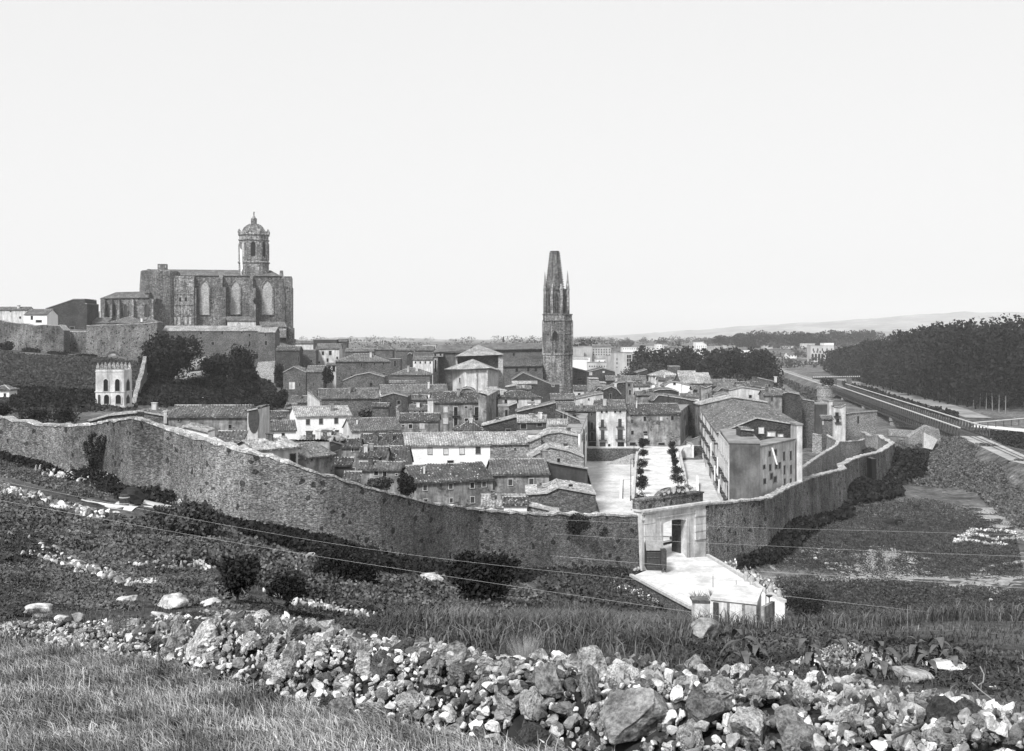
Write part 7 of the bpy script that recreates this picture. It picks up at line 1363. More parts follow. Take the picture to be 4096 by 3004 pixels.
# rows of stones: terrace edges, field walls
def stone_row(label, cr, pts, wpx, size, n, seed=0, kind='rock', name='terrace_edge', jit=.5, lo=9.0, cat='terrace wall'):
    rr = np.random.default_rng(700 + seed); P = [ground(cr, *p, lo=lo) for p in pts]; L_ = [0]
    for a, b_ in zip(P[:-1], P[1:]): L_.append(L_[-1] + (b_ - a).length)
    vs = []; fs = []; rd = []; n0 = 0
    for i in range(n):
        t = rr.uniform(0, L_[-1]); k = min(len(P) - 2, int(np.searchsorted(L_, t) - 1) if t > 0 else 0); q = P[k].lerp(P[k + 1], (t - L_[k]) / max(.01, L_[k + 1] - L_[k])); x = q.x + rr.normal() * jit; y = q.y + rr.normal() * jit; s_ = size * rr.uniform(.4, 1.5); v, f = small[int(rr.integers(0, 10))]
        vs.append(v * s_ * rr.uniform(.7, 1.4, 3) + np.array([x, y, tz(x, y) + s_ * .25])); fs.append(np.array(f) + n0); n0 += len(v); rd += [rr.uniform()] * len(f)
    me = bpy.data.meshes.new(name); V = np.concatenate(vs); m0 = V.mean(0); me.from_pydata((V - m0).tolist(), [], np.concatenate(fs).tolist()); at = me.attributes.new('rnd', 'FLOAT', 'FACE'); at.data.foreach_set('value', np.array(rd, dtype=np.float32)); me.shade_smooth(); me.materials.append(M[kind]); o = bpy.data.objects.new(name, me); C.objects.link(o); o.location = m0; tag(o, label, cat)
stone_row('dry stone terrace wall crossing the upper left fields', 'k', [(0, 640), (100, 675), (220, 720), (380, 765), (520, 810), (640, 840), (810, 875)], 20, .26, 520, 1, jit=.45)
stone_row('pale stone edge of the lower left terrace', 'k', [(0, 1000), (90, 1040), (220, 1085), (320, 1130), (420, 1165)], 20, .13, 160, 2, jit=.3)
stone_row('white stone edging running down from the left border', 'k', [(130, 1175), (260, 1180), (420, 1190), (560, 1240), (700, 1285), (800, 1335)], 20, .12, 260, 3, 'rock', jit=.3)
stone_row('thin stone line across the middle garden', 'k', [(960, 1240), (1150, 1235), (1300, 1222), (1450, 1215), (1560, 1190)], 20, .10, 150, 4, 'rockw', jit=.25)
stone_row('short white stone line above the outcrops', 'k', [(950, 1360), (1080, 1355), (1180, 1370)], 20, .09, 90, 5, 'rockw', jit=.25)
stone_row('tumbled white edging between grass and bean garden', 'l', [(150, 715), (280, 740), (420, 775), (600, 815), (790, 850), (1000, 885), (1250, 915), (1420, 935)], 20, .09, 520, 6, 'rock', jit=.25)
stone_row('little white wall in the shade of the small tree', 'l', [(300, 590), (420, 578), (520, 578)], 20, .14, 60, 7, 'rockw', jit=.3)
stone_row('rubble scree along the foot of the wall, left', 'k', [(360, 530), (480, 565), (660, 610)], 20, .35, 120, 8, 'rockw', jit=.8)
stone_row('rubble scree at the wall foot beyond the ivy tree', 'k', [(720, 490), (860, 540), (900, 600), (960, 680)], 20, .35, 160, 9, 'rockw', jit=.9)
stone_row('white gravel bank by the road at its left edge', 'i', [(0, 1010), (60, 1070), (130, 1110), (180, 1130), (330, 1165)], 20, .3, 240, 10, 'rock', jit=1.0)
stone_row('stones along the dry wall left of the gate', 'i', [(0, 830), (60, 880), (130, 860), (170, 790)], 20, .4, 70, 11, 'rockw', jit=.5)
stone_row('pale rubble slope edging the right of the road', 'i', [(800, 740), (950, 780), (1040, 850), (1150, 920), (1280, 1000), (1350, 1060)], 20, .28, 400, 12, 'rock', jit=1.1)
for k, (pts, s) in enumerate((([(1830, 445), (2000, 465), (2253, 480), (2500, 500)], 'upper long ruin footing in the right field'), ([(1800, 490), (1950, 515), (2253, 545), (2500, 570)], 'middle long ruin footing in the right field'), ([(1690, 560), (1720, 545), (1900, 560), (2110, 575)], 'lower long ruin footing in the right field'), ([(1690, 560), (1760, 520), (1830, 450)], 'short slanting ruin footing joining the long ones'))):
    stone_row(s, 'j', pts, 20, .26, 330, 20 + k, 'rock', 'ruin_footing', .28, 60, 'ruin')
# paths and bare patches in the right field
for pts, w_, mt in ((((550, 862), (900, 856), (1300, 858), (1700, 872), (1850, 895), (1960, 930), (2080, 985), (2230, 1030)), 1.5, 'path'), (((1880, 795), (2000, 755), (2253, 705)), 1.3, 'path'), (((2040, 895), (2150, 860), (2253, 850)), 1.2, 'path'), (((580, 1090), (700, 1145), (805, 1203)), .9, 'road'), (((920, 1272), (1030, 1305)), .7, 'road'), (((1185, 1310), (1230, 1265), (1320, 1232), (1470, 1205), (1560, 1190)), .8, 'path'), (((2060, 1150), (2253, 1108)), .7, 'path'), (((190, 848), (300, 855)), .9, 'path'), (((0, 715), (150, 695), (260, 650)), 1.0, 'path'), (((2000, 280), (2120, 340), (2253, 420), (2400, 520)), 9, 'path')):
    ribbon('path', gr('j', pts, lo=45), w_, M[mt], .07, step=1.2, jag=.45)
ribbon('path', gr('N', ((2230, 2318), (2330, 2330), (2440, 2345), (2530, 2378)), lo=50), 5.0, M['path2'], .08, step=1.2, jag=.35)
def patch(name, cr, xc, yc, wx, wy, n, size, seed, lo=60):
    rr = np.random.default_rng(seed); X = xc + rr.normal(size=n) * wx / 3; Y = yc + rr.normal(size=n) * wy / 3; P = [ground(cr, x, y, lo=lo) for x, y in zip(X, Y)]; vs = []
    for p in P:
        k = 7; a0 = rr.uniform(0, 6); s = size * rr.uniform(.15, .8); ring = [(p.x + s * 1.5 * math.cos(a0 + 6.283 * i / k) * rr.uniform(.6, 1.2), p.y + s * math.sin(a0 + 6.283 * i / k) * rr.uniform(.6, 1.2)) for i in range(k)]
        vs += [(x, y, tz(x, y) + .05 + rr.uniform(0, .02)) for x, y in ring]
    o = np_mesh(name, np.array(vs), 7, M['path']); tag(o, kind='structure')
patch('bare_ground', 'j', 1130, 670, 300, 80, 300, 1.3, 1); patch('bare_ground', 'j', 1100, 770, 480, 110, 320, .9, 2); patch('bare_ground', 'j', 1700, 940, 200, 40, 50, .7, 3); patch('bare_ground', 'j', 560, 630, 260, 50, 50, .7, 4); patch('bare_ground', 'j', 850, 895, 150, 26, 50, .7, 5); patch('bare_ground', 'j', 1950, 880, 400, 80, 90, .9, 6)
patch('bare_ground', 'i', 1500, 760, 700, 60, 50, .5, 7)
# threshing floor and heap on the left terrace
ribbon('path', gr('k', ((740, 775), (860, 780), (1000, 785), (1150, 755), (1280, 730)), lo=40), lambda t: 3.2 - 1.5 * t, M['road'], .08, step=1.5, jag=.15)
mb = MB(); q = ground('k', 930, 760); ball(mb, q + Vector((0, 1.2, .2)), (.95, .7, .95), 2, 12, 8); tag(mb.build('dung_heap', M['soil_shade']), 'dark conical heap behind the barrel on the threshing floor', 'heap')
q = ground('k', 913, 782); e = empty('barrel', q, 'stout dark barrel standing on the pale threshing floor', 'barrel'); mb = MB(); mb.lathe((q.x, q.y, 0), [(.3, q.z - .1), (.37, q.z + .3), (.38, q.z + .5), (.31, q.z + .85), (.27, q.z + .86)], 12); mb.build('staves', M['wood'], e); mb = MB(); [mb.lathe((q.x, q.y, 0), [(rr_, q.z + zz), (rr_ + .03, q.z + zz + .03), (rr_, q.z + zz + .08)], 12) for zz, rr_ in ((.15, .36), (.6, .37))]; mb.build('hoop', M['ironl'], e)
# ------------------------------------------------------------------ grass, corn, gardens
r = np.random.default_rng(33)
def region(n, x0, x1, y0, y1, cond): X = r.uniform(x0, x1, n); Y = r.uniform(y0 ** 1.0, y1, n); m_ = cond(X, Y); return X[m_], Y[m_]
U_ = lambda X, Y: X / Y * F + CX
def in_front(X, Y): hh_, s_, w_ = heap(X, Y); return (s_ < -.62 * w_) & (U_(X, Y) > -200) & (U_(X, Y) < 3600)
X, Y = region(330000, -10.5, 1.8, 7.6, 20, in_front)
den = np.array([1.0] * len(X)); k_ = r.uniform(0, 1, len(X)) < np.clip(1.6 - Y / 16, .35, 1); X, Y = X[k_], Y[k_]
tag(blades('grass', X, Y, .13, .0042, 'grass', r, .9, (-.5, 0)), 'sun-bleached meadow grass before the rubble bank', 'grass', None, 'stuff')
k_ = r.uniform(0, 1, len(X)) < .03; tag(blades('tall_grass', X[k_], Y[k_], .24, .004, 'grass', r, .7, (-.4, 0)), 'taller dry grass stalks in the meadow', 'grass', None, 'stuff')
def behind(X, Y): hh_, s_, w_ = heap(X, Y); u = U_(X, Y); return (s_ > .7 * w_) & (u > -200) & (u < 4300)
X, Y = region(420000, -12, 22, 9, 44, lambda X, Y: behind(X, Y) & (U_(X, Y) > 1420 + (Y - 13) * 17) & (Y < 44))
sel = (mask_ := (np.sin(X * .7) * np.sin(Y * .5 + X * .3) + r.uniform(-.9, .9, len(X))) > -.75); X, Y = X[sel], Y[sel]
sel = (r.uniform(0, 1, len(X)) < np.where(Y < 16, .14, .55)) & ~((U_(X, Y) > 2750) & (Y < 19.5 + (X - 2) * .1)); X, Y = X[sel], Y[sel]
tag(blades('corn_field', X, Y, .36, .008, 'corn', r, .95), 'dense young corn and grass behind the rubble bank', 'crop field', None, 'stuff')
X, Y = region(110000, -16, 14, 8, 48, lambda X, Y: behind(X, Y) & (r.uniform(0, 1, len(X)) < np.where(Y < 20, 1, .35))); tag(blades('weeds', X, Y, .15, .007, 'corn', r, 1.1), 'short weeds on the ground behind the bank', 'weeds', None, 'stuff')
# garden rows and leafy beds, given in plate pixels
for k, (pts, n_, sz, mt, h_, s) in enumerate((([(620, 2280), (1000, 2180), (1180, 2290), (1560, 2330), (2080, 2360), (2230, 2420), (1950, 2500), (1500, 2470), (1180, 2400), (800, 2250)], 45000, .30, 'leafm', .4, 'dark bean garden in the middle field'),
   ([(0, 2070), (450, 2090), (900, 2070), (1000, 2200), (700, 2250), (300, 2200), (0, 2140)], 30000, .24, 'leafl', .3, 'low crop rows on the upper left terrace'),
   ([(620, 2280), (1000, 2180), (1560, 2330), (2080, 2360), (2230, 2420), (1950, 2500), (1180, 2400), (800, 2250)], 9000, .24, 'leafl', .6, 'paler leaf flecks in the bean garden'),
   ([(0, 2140), (200, 2150), (230, 2230), (0, 2260)], 12000, .3, 'leafm', .3, 'dark patch of plants at the left border'), ([(0, 2360), (150, 2350), (180, 2440), (0, 2480)], 14000, .26, 'leafm', .2, 'dark tuft patch by the left rock pile'),
   ([(0, 1812), (190, 1860), (327, 1900), (470, 1930), (560, 1960), (460, 1960), (300, 1925), (160, 1880), (0, 1840)], 9000, .3, 'leaf', .6, 'dark nettles along the wall foot at far left'),
   ([(860, 2075), (1100, 2120), (1440, 2190), (1520, 2240), (1800, 2280), (2560, 2290), (2560, 2320), (1900, 2330), (1500, 2290), (1300, 2240), (1050, 2170), (860, 2100)], 26000, .3, 'leaf', .5, 'dark nettles along the wall foot toward the gate'),
   ([(380, 1960), (600, 1990), (680, 1995), (700, 2010), (500, 2000)], 2500, .45, 'leaf', .8, 'dark growth at the foot of the ivy tree'),
   ([(0, 1850), (300, 1940), (500, 1985), (330, 1990), (0, 1900)], 14000, .2, 'leafl', .2, 'grassy slope under the left wall'),
   ([(0, 1960), (200, 2000), (420, 2060), (0, 2070)], 6000, .22, 'leafl', .15, 'pale stubble on the left terrace'),
   ([(80, 2220), (450, 2290), (620, 2420), (1000, 2440), (950, 2330), (600, 2260), (250, 2210)], 22000, .24, 'leafl', .2, 'pale weedy slope above the outcrops'),
   ([(0, 2230), (150, 2230), (420, 2330), (560, 2440), (200, 2440), (0, 2350)], 22000, .24, 'leafl', .2, 'weedy rough ground at the left'),
   ([(960, 2400), (1400, 2480), (1900, 2530), (2000, 2600), (1500, 2560), (1000, 2490)], 16000, .22, 'leafm', .25, 'short grass strip behind the bank'),
   ([(2200, 2290), (2530, 2300), (2700, 2400), (2750, 2450), (2300, 2440), (2150, 2350)], 12000, .3, 'leafm', .6, 'weeds between the garden and the road'),
   ([(3060, 2190), (3090, 2165), (3170, 2105), (3235, 2035), (3400, 2020), (3420, 2060), (3280, 2110), (3190, 2180), (3120, 2230), (2960, 2270), (2950, 2235)], 9000, .8, 'leaf', 1.2, 'dark undergrowth along the right rampart foot'),
   ([(3400, 1925), (3480, 1925), (3560, 1925), (3620, 1980), (3500, 2000), (3400, 2010)], 6000, .9, 'leaf', 1.4, 'dark brambles below the end of the rampart'),
   ([(3570, 1790), (3620, 1800), (3720, 1800), (3700, 1900), (3600, 1930), (3570, 1900)], 5000, .9, 'leaf', 2.0, 'dark brambles between rampart end and railway slope'),
   ([(3100, 2330), (3500, 2330), (4096, 2380), (4096, 2640), (3700, 2620), (3300, 2540), (3150, 2420)], 60000, .22, 'leafm', .4, 'rough dark grass in the near right field'),
   ([(2560, 2560), (3300, 2520), (4096, 2630), (4096, 2800), (3600, 2720), (2650, 2660)], 16000, .26, 'leafm', .12, 'low leafy weeds just behind the bank at right'),
   ([(3300, 2040), (3700, 2000), (4050, 2080), (4096, 2300), (3500, 2300), (3100, 2260), (3100, 2220)], 80000, .19, 'leafm', .2, 'thin pasture of the right field'))):
    band('ground_growth', s, 'N', pts, n_, sz, mt, h_, 40 + k, 60 if pts[0][0] > 2900 else (11 if pts[0][0] == 2560 else 9), 330, 'plants')
# individual bushes and trees
def nb(name, label, xc, yt, yb, wd, mat='leaf', n=2500, leaf=None, tr=False, trunk=.2, cat=None, lo=10, lobes=6):
    q = ground('N', xc, yb, lo=lo); k = q.y / F; h = (yb - yt) * k; w_ = wd * k; lf_ = leaf or max(.06, w_ * .055)
    if tr: tree(name, label, cat or 'tree', q, h, w_, mat, trunk, n, lf_, lobes=lobes)
    else: bush(name, label, cat or 'bush', q, h, w_, mat, n, lf_)
nb('bush', 'large black bush at the wall foot in the middle of the picture', 1390, 2185, 2350, 230, n=6000)
nb('tall_shrub', 'shrub with tall spiky shoots touching the wall', 1480, 2150, 2270, 70, n=1500)
nb('fig_tree', 'wide-spreading dark tree before the wall, left of the gate', 1930, 2215, 2430, 300, n=6000, tr=True, trunk=.3, lobes=9)
nb('small_tree', 'small round dark tree on a thin stem right of the outcrops', 1150, 2290, 2475, 160, n=1100, tr=True, trunk=.45, lobes=9, leaf=.075)
nb('small_tree', 'low bushy dark tree behind the outcrops', 950, 2225, 2430, 180, n=1500, tr=True, trunk=.3, lobes=10, leaf=.10)
nb('thorn_bush', 'sprawling mottled thorn bush below the threshing floor', 720, 2010, 2140, 300, 'leafm', n=5000)
nb('bush', 'round dark bush beside the end of the road', 3215, 2368, 2462, 165, n=3500, lo=60, leaf=.3)
nb('bush', 'dark bush in the near right field below the wire', 3890, 2480, 2560, 150, n=2500, lo=60)
nb('bush', 'dark trailing bush hanging on the city wall above the dip', 2310, 2075, 2290, 40, n=10)
q = W3('N', 2312, 2100, 153.4); v, rd_ = leaves(1500, q, (1.5, .5, 1.3), .3, r); tag(np_mesh('ivy_clump', v, 4, M['leaf'], None, rd_), 'dark plant clump growing high on the wall face left of the gate', 'ivy')
q = W3('N', 2416, 2130, 156); v, rd_ = leaves(300, q, (.5, .3, .6), .2, r); tag(np_mesh('ivy_clump', v, 4, M['leaf'], None, rd_), 'small dark plant clump on the wall face nearer the gate', 'ivy')
# ivy-wrapped dead trees on the left wall
def ivytree(label, cr, base, branches, w0, n=2600, lf_=.16):
    Yb = ground(cr, *base).y; q = W3(cr, base[0], base[1], Yb); q.z = tz(q.x, q.y); e = empty('ivy_tree', q, label, 'tree'); mb = MB(); vs = []; rd = []; k = Yb / F / CR[cr][2]
    for br in branches:
        P = [W3(cr, x, y, Yb) for x, y in br]; m_ = len(P)
        for i, (a, b_) in enumerate(zip(P[:-1], P[1:])):
            mb.tube(a, b_, .16 * (1 - i / m_) + .05, .14 * (1 - (i + 1) / m_) + .04, 6); L_ = (b_ - a).length; c_ = int(n * L_ / 60) + 20; t = r.uniform(0, 1, c_)[:, None]; p = np.array(a) * (1 - t) + np.array(b_) * t + r.normal(size=(c_, 3)) * w0 * k * (1.0 - .55 * i / m_); vs.append(quads(p, lf_ * r.uniform(.6, 1.4, c_), r)); rd.append(r.uniform(0, 1, c_))
    mb.build('trunk', M['bark'], e); np_mesh('ivy', np.concatenate(vs), 4, M['leaf'], e, np.concatenate(rd))
ivytree('forked dead tree wrapped in black ivy against the left wall', 'k', (675, 580), [((675, 580), (680, 500), (690, 430), (695, 370)), ((685, 470), (645, 400), (630, 330), (625, 310)), ((690, 400), (670, 330), (665, 270), (700, 255)), ((695, 420), (735, 370), (760, 310), (775, 280), (765, 275)), ((690, 380), (720, 330), (730, 270)), ((650, 560), (650, 500), (690, 450)), ((710, 560), (700, 480), (730, 420))], 12, n=12000, lf_=.2)
ivytree('thin crooked ivy stump right of the forked ivy tree', 'k', (1035, 650), [((1035, 650), (1030, 560), (1015, 490), (985, 430), (980, 395)), ((1050, 640), (1045, 560), (1055, 505)), ((1000, 650), (1040, 610))], 6, n=5000, lf_=.18)
# maize plants behind the bank
mz = None
for k, (x, yt, yb, s) in enumerate(((430, 275, 430, 'tallest of the left group'), (530, 285, 370, 'leftmost, small'), (860, 290, 400, 'dark single stalk'), (1065, 290, 400, 'third from the left, wide-leaved'), (1125, 285, 370, 'beside the wide-leaved one'), (1245, 355, 470, 'short dark one at the gravel mound'), (1340, 340, 480, 'thick dark one right of the gravel mound'), (1555, 290, 400, 'behind the flat boulder'), (1630, 385, 480, 'small dark one at the flat boulder'), (1705, 270, 360, 'highest one near the wire'), (1790, 340, 430, 'rightmost'), (880, 350, 450, 'pale one below the dark single stalk'))):
    q = ground('o', x, yb + 25, lo=11); h = min(1.5, (yb - yt) * q.y / F / 1.6139 * 1.7)
    if q.y > 60: q = Vector((q.x / q.y * 22, 22, tz(q.x / q.y * 22, 22))); h = .9
    e = empty('maize_plant', q, 'maize plant behind the rubble bank, ' + s, 'maize plant', 'maize plants behind the rubble bank'); mb = MB(); mb.tube(q, q + Vector((.03, 0, h)), .022, .012, 6); mb.build('stalk', M['leafm'], e)
    for j in range(7):
        a = j * 2.4 + k; z0 = h * (.2 + .11 * j); lb = MB(); dr_ = Vector((math.cos(a), math.sin(a), 0)); sd2 = Vector((-dr_.y, dr_.x, 0)); V = []; n_ = 6; Ln = h * .72
        for i in range(n_ + 1): t = i / n_; c = q + Vector((0, 0, z0)) + dr_ * Ln * t * .8 + Vector((0, 0, Ln * (.75 * t - 1.15 * t * t))); ww = .045 * math.sin(math.pi * min(.98, t * .85 + .12)); V += [c - sd2 * ww, c + sd2 * ww + Vector((0, 0, .01))]
        lb.add(V, [(2 * i, 2 * i + 1, 2 * i + 3, 2 * i + 2) for i in range(n_)]); lb.build('leaf', M['cornleaf'], e)
# pale feathery tuft behind the crest
X_, Y_ = 2103, 12.6; cx_ = (X_ - CX) / F * Y_; n_ = 1500; a = r.uniform(0, 6.28, n_); rr = .05 * r.uniform(0, 1, n_) ** .5; x = cx_ + rr * np.cos(a); y = Y_ + rr * np.sin(a)
o = blades('feathery_tuft', x, y, .66, .0014, 'pale_tuft', r, .28); tag(o, 'pale feathery dome of dry grass rising just behind the bank crest', 'grass tuft')
# thin arching stems
for k, (pts, s) in enumerate(((((1920, 535), (1980, 590), (2060, 650), (2120, 710), (2180, 750), (2253, 765)), 'long bare twig arching down over the stones at right'), (((1970, 430), (1995, 480), (1990, 530), (1960, 548)), 'short curled stem above the long bare twig'))):
    mb = MB(); P = [W3('o', x, y, 9.6 - .12 * i) for i, (x, y) in enumerate(pts)]; [mb.tube(a, b_, .006, .005, 5) for a, b_ in zip(P[:-1], P[1:])]; tag(mb.build('twig', M['barkl']), s, 'twig')
mb = MB(); a = W3('o', 1405, 888, 8.2); b_ = W3('o', 1660, 775, 8.9); mb.tube(a, b_, .013, .009, 6); tag(mb.build('stick', M['bark']), 'straight dark stick lying on the stones at right', 'stick')
# ------------------------------------------------------------------ wires
for k, (pts, Y0, rad, s) in enumerate((([(-600, 1895), (0, 2000), (1000, 2184), (2200, 2368), (3000, 2481), (4096, 2625), (4700, 2702)], 40, .0085, 'lowest telegraph wire crossing the whole field'), ([(-600, 1800), (0, 1925), (1000, 2122), (1666, 2229), (2200, 2282), (3100, 2379), (4096, 2491), (4700, 2560)], 44, .0085, 'second lowest telegraph wire, bright at the right'), ([(2200, 2222), (2582, 2255), (3010, 2284), (3560, 2316), (4096, 2352), (4700, 2395)], 60, .008, 'third telegraph wire passing in front of the road'), ([(2200, 2135), (2651, 2164), (3055, 2182), (3500, 2204), (4096, 2226), (4700, 2245)], 66, .007, 'fourth telegraph wire crossing the gate front'), ([(2200, 2077), (2500, 2091), (2833, 2104), (3166, 2115), (3388, 2120), (4096, 2140)], 75, .007, 'uppermost faint telegraph wire over the gate'))):
    mb = MB(); P = []
    xs = np.linspace(pts[0][0], pts[-1][0], 40); ys = np.interp(xs, [p[0] for p in pts], [p[1] for p in pts]); ys = np.convolve(np.pad(ys, 3, 'edge'), np.ones(7) / 7, 'valid')
    ys[:3] = np.interp(xs[:3], [p[0] for p in pts], [p[1] for p in pts]); ys[-3:] = np.interp(xs[-3:], [p[0] for p in pts], [p[1] for p in pts])
    Y0 = Y0 * .55; rad = rad * (.2 if k < 2 else .34)
    P = [W3('N', x, y, Y0 + (x - 2000) * -.001) for x, y in zip(xs, ys)]
    [mb.tube(a, b_, rad, rad, 4) for a, b_ in zip(P[:-1], P[1:])]; tag(mb.build('telegraph_wire', M['wire']), s, 'wire')
# ------------------------------------------------------------------ shed by the road
def shed():
    Yd = 118.0; e = empty('trough_shed', W3('i', 980, 1230, Yd), 'low plastered shed with a flat white roof at the near road end', 'shed'); z0 = -31.5
    def xzp(x, y, Y=Yd): return W3('i', x, y, Y)
    A_, B_ = xzp(765, 1100), xzp(1150, 1155); A2, B2 = xzp(850, 1045, 126), xzp(1222, 1080, 123); zr = (A_.z + B_.z) / 2
    P = [Vector((A_.x, Yd, A_.z)), Vector((B_.x, Yd - 2.2, A_.z)), Vector((B2.x, 122, A_.z)), Vector((A2.x, 125, A_.z))]
    mb = MB(); mb.prism(P, (0, 0, -.28)); mb.build('roof', M['road'], e)
    c = sum(P, Vector()) / 4; Q = [c + (p - c) * .95 for p in P]; mb = MB(); mb.prism([Vector((q.x, q.y, z0 - 3)) for q in Q], (0, 0, A_.z - .28 - z0 + 3)); w_ = mb.build('wall', M['pale'], e)
    d = MB(); s = Q[0].lerp(Q[1], .04); t = Q[0].lerp(Q[1], .16); d.prism([Vector((s.x, s.y - .12, z0)), Vector((t.x, t.y - .12, z0)), Vector((t.x, t.y - .12, A_.z - .5)), Vector((s.x, s.y - .12, A_.z - .5))], (0, .1, 0)); d.build('door', M['wood'], e)
    for f_ in (.38, .72): s = Q[0].lerp(Q[1], f_); d = MB(); d.box((s.x - .12, s.y - .1, z0), (s.x + .12, s.y + .1, A_.z - .3)); d.build('pilaster', M['mid'], e)
    mb = MB(); p, q = xzp(610, 1130, 119), xzp(770, 1150, 118.6); mb.prism([Vector((p.x, 119, p.z)), Vector((q.x, 118.6, p.z)), Vector((q.x, 121, p.z)), Vector((p.x, 121, p.z))], (0, 0, -.2)); o = mb.build('lean_to_roof', M['tile'], e)
    mb = MB(); mb.prism([Vector((p.x + .2, 119.1, z0 - 2)), Vector((q.x, 118.7, z0 - 2)), Vector((q.x, 120.9, z0 - 2)), Vector((p.x + .2, 120.9, z0 - 2))], (0, 0, p.z - .2 - z0 + 2)); mb.build('lean_to_wall', M['pale'], e)
    mb = MB(); a, b_ = xzp(1225, 1185, 116), xzp(1320, 1135, 120); mb.prism([Vector((a.x, 116, z0 - 3)), Vector((b_.x, 120, z0 - 3)), Vector((b_.x, 120, b_.z)), Vector((a.x, 116, a.z))], (.3, -.2, 0)); mb.build('side_wall', M['mid'], e)
    q = xzp(1270, 1160, 120); e2 = empty('hand_pump', Vector((q.x, q.y, -30)), 'thin hand pump with a long lever beside the shed', 'pump'); mb = MB(); mb.tube((q.x, q.y, -31), (q.x, q.y, xzp(0, 1000, 120).z), .07, .04); mb.build('post', M['iron'], e2); mb = MB(); b_ = xzp(1300, 1105, 120); mb.tube(b_ - Vector((0, 0, 1.3)), b_, .05); mb.lathe((b_.x, b_.y, 0), [(.05, b_.z), (.35, b_.z + .18), (.35, b_.z + .24)], 10); mb.build('basin', M['iron'], e2); mb = MB(); mb.tube((q.x, q.y, -28.2), (q.x - .9, q.y, -29.8), .05); mb.build('lever', M['iron'], e2)
shed()
nb('agave', 'spiky pale agave-like plants behind the shed lean-to', 2800, 2350, 2405, 90, 'leafl', n=10, lo=110)
ag = [o for o in C.objects if o.name.startswith('agave')][0]; bpy.data.objects.remove(ag)
for k, (x, yb, yt, s) in enumerate(((2790, 2405, 2345, 'left spiky plant behind the shed lean-to'), (2845, 2400, 2350, 'right spiky plant behind the shed roof edge'))):
    p = W3('N', x, yb, 124); mb = MB()
    for j in range(26):
        a = r.uniform(0, 6.28); el = r.uniform(.5, 1.4); Ln = r.uniform(.8, 1.5); d = Vector((math.cos(a) * math.cos(el), math.sin(a) * math.cos(el), math.sin(el))); mb.tube(p, p + d * Ln, .09, .01, 4)
    tag(mb.build('spiky_plant', M['framed']), s, 'plant')
for k, (x, y0, y1, s) in enumerate(((793, 890, 1010, 'left thin pole standing in the pale road'), (1002, 945, 1050, 'right thin pole standing in the pale road'))):
    p = onz('i', x, y1, rz); mb = MB(); mb.tube(p, p + Vector((0, 0, (y1 - y0) / 2.253 / F * p.y)), .05, .03, 5); tag(mb.build('pole', M['bark']), s, 'pole')
for k, (x0, y0, x1, y1, s) in enumerate(((1745, 600, 1760, 640, 'figure'),)): pass
# buttress scar at the bend of the wall, chalk slab at the wall foot
mb = MB(); a = W3('i', 1255, 215, 180.6); b_ = W3('i', 1292, 360, 180.6); mb.box((a.x, 180.2, b_.z), (b_.x, 182, a.z)); tag(mb.build('wall_scar', M['stoned']), 'dark vertical chase at the bend of the city wall', 'masonry')
mb = MB(); a = W3('e', 985, 1300, 262); b_ = W3('e', 1022, 1470, 262); mb.box((a.x, 260.5, b_.z), (b_.x, 264, a.z)); tag(mb.build('wall_gap', M['pane']), 'tall black breach in the rampart wall', 'opening')
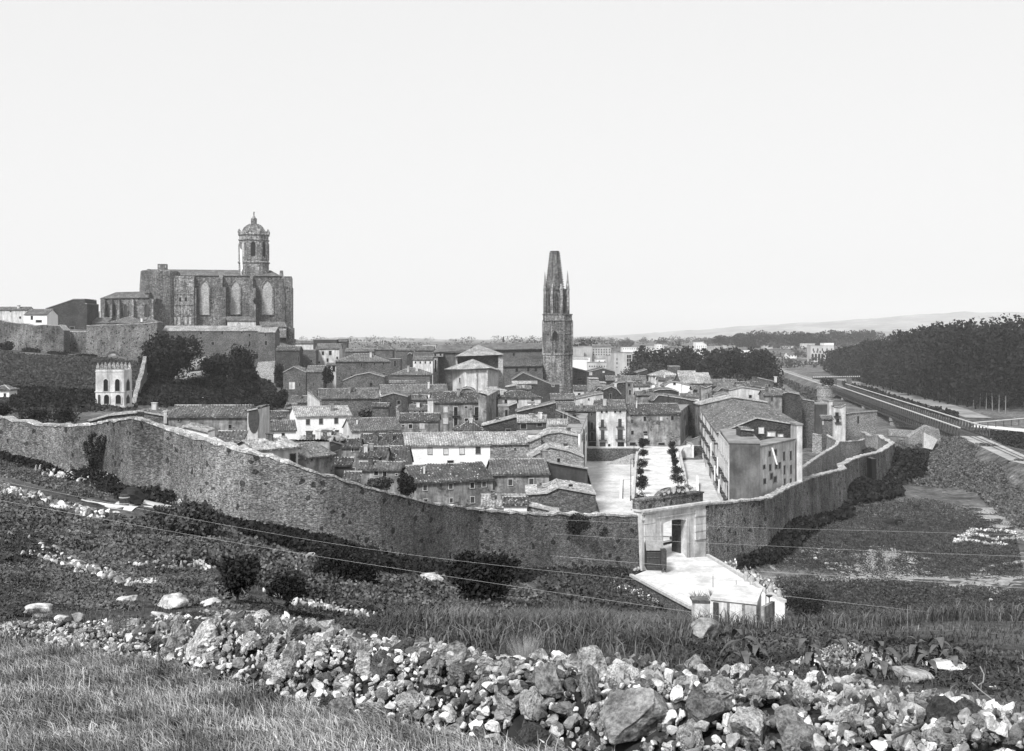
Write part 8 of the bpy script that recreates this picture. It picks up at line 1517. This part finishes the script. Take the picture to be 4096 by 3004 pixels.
# ------------------------------------------------------------------ horse
def horse(label, cr, xc, yfeet, hpx, face=-1, graze=True):
    q = ground(cr, xc, yfeet, lo=60); H_ = hpx * q.y / F / CR[cr][2]; s = H_ / 1.6; me = bpy.data.meshes.new('horse'); 
    V = [(0, 0, 1.28), (.45, 0, 1.30), (.85, 0, 1.36), (1.05, 0, 1.30), (-.35, 0, 1.32), (-.6, 0, 1.28)]; E = [(0, 1), (1, 2), (2, 3), (0, 4), (4, 5)]; Rr = [.32, .30, .27, .2, .31, .27]
    def ch(start, pts):
        k = start
        for p, rad in pts: V.append(p); Rr.append(rad); E.append((k, len(V) - 1)); k = len(V) - 1
        return k
    nk = [((1.25, 0, 1.12), .17), ((1.45, 0, .85), .13), ((1.58, 0, .55), .12), ((1.66, 0, .38), .10), ((1.78, 0, .18), .075)] if graze else [((1.3, 0, 1.6), .18), ((1.45, 0, 1.85), .13), ((1.65, 0, 1.8), .12), ((1.9, 0, 1.65), .075)]
    ch(3, nk)
    for sy in (-1, 1):
        ch(2, [((.92, .17 * sy, 1.0), .13), ((.90 + .1 * sy, .17 * sy, .58), .075), ((.90 + .12 * sy, .17 * sy, .3), .05), ((.92 + .14 * sy, .17 * sy, .02), .06)])
        ch(5, [((-.62, .17 * sy, .98), .17), ((-.55, .17 * sy, .72), .11), ((-.78 + .05 * sy, .17 * sy, .5), .07), ((-.72 + .05 * sy, .17 * sy, .25), .05), ((-.68 + .05 * sy, .17 * sy, .02), .06)])
    ch(5, [((-.85, 0, 1.2), .05), ((-.98, 0, .85), .07), ((-1.0, 0, .5), .04)])
    V = [(a * face * s, b_ * s, c_ * s) for a, b_, c_ in V]; me.from_pydata(V, E, []); o = bpy.data.objects.new('horse', me); C.objects.link(o); o.location = q
    md = o.modifiers.new('skin', 'SKIN'); 
    if not me.skin_vertices: 
        bpy.context.view_layer.objects.active = o
    sk = me.skin_vertices[0].data if me.skin_vertices else None
    if sk:
        for i, v in enumerate(sk): v.radius = (Rr[i] * s, Rr[i] * s); v.use_root = (i == 0)
    o.modifiers.new('sub', 'SUBSURF').levels = 1; o.modifiers['sub'].render_levels = 1; me.materials.append(M['hide']); return tag(o, label, 'horse')
def add_skin(o):
    pass
horse('dark horse grazing alone in the right field', 'j', 1235, 412, 54, -1, True)
horse('faint second horse standing farther up the right field', 'j', 1365, 290, 40, 1, False)
q = ground('j', 1150, 402, lo=60); mb = MB(); ball(mb, q + Vector((0, 0, .25)), (1.3, .6, .65), 4, 12, 7); ball(mb, q + Vector((-1.1, 0, .35)), (.45, .3, .3), 2, 8, 5); tag(mb.build('foal', M['hide'], None, True), 'dark foal lying down just left of the grazing horse', 'foal')
# ------------------------------------------------------------------ haze
mb = MB(); mb.box((-12000, -60, -48), (12000, 12500, 330)); hz = mb.build('haze', bpy.data.materials.new('haze'))
hm_ = hz.data.materials[0]; hm_.use_nodes = True; n = hm_.node_tree; n.nodes.clear(); pv = n.nodes.new('ShaderNodeVolumePrincipled'); pv.inputs['Density'].default_value = 0.00010; pv.inputs['Color'].default_value = (.97, .97, .97, 1); mo = n.nodes.new('ShaderNodeOutputMaterial'); n.links.new(pv.outputs[0], mo.inputs['Volume'])
tag(hz, 'pale distance haze over plain and hills', 'haze', None, 'stuff')
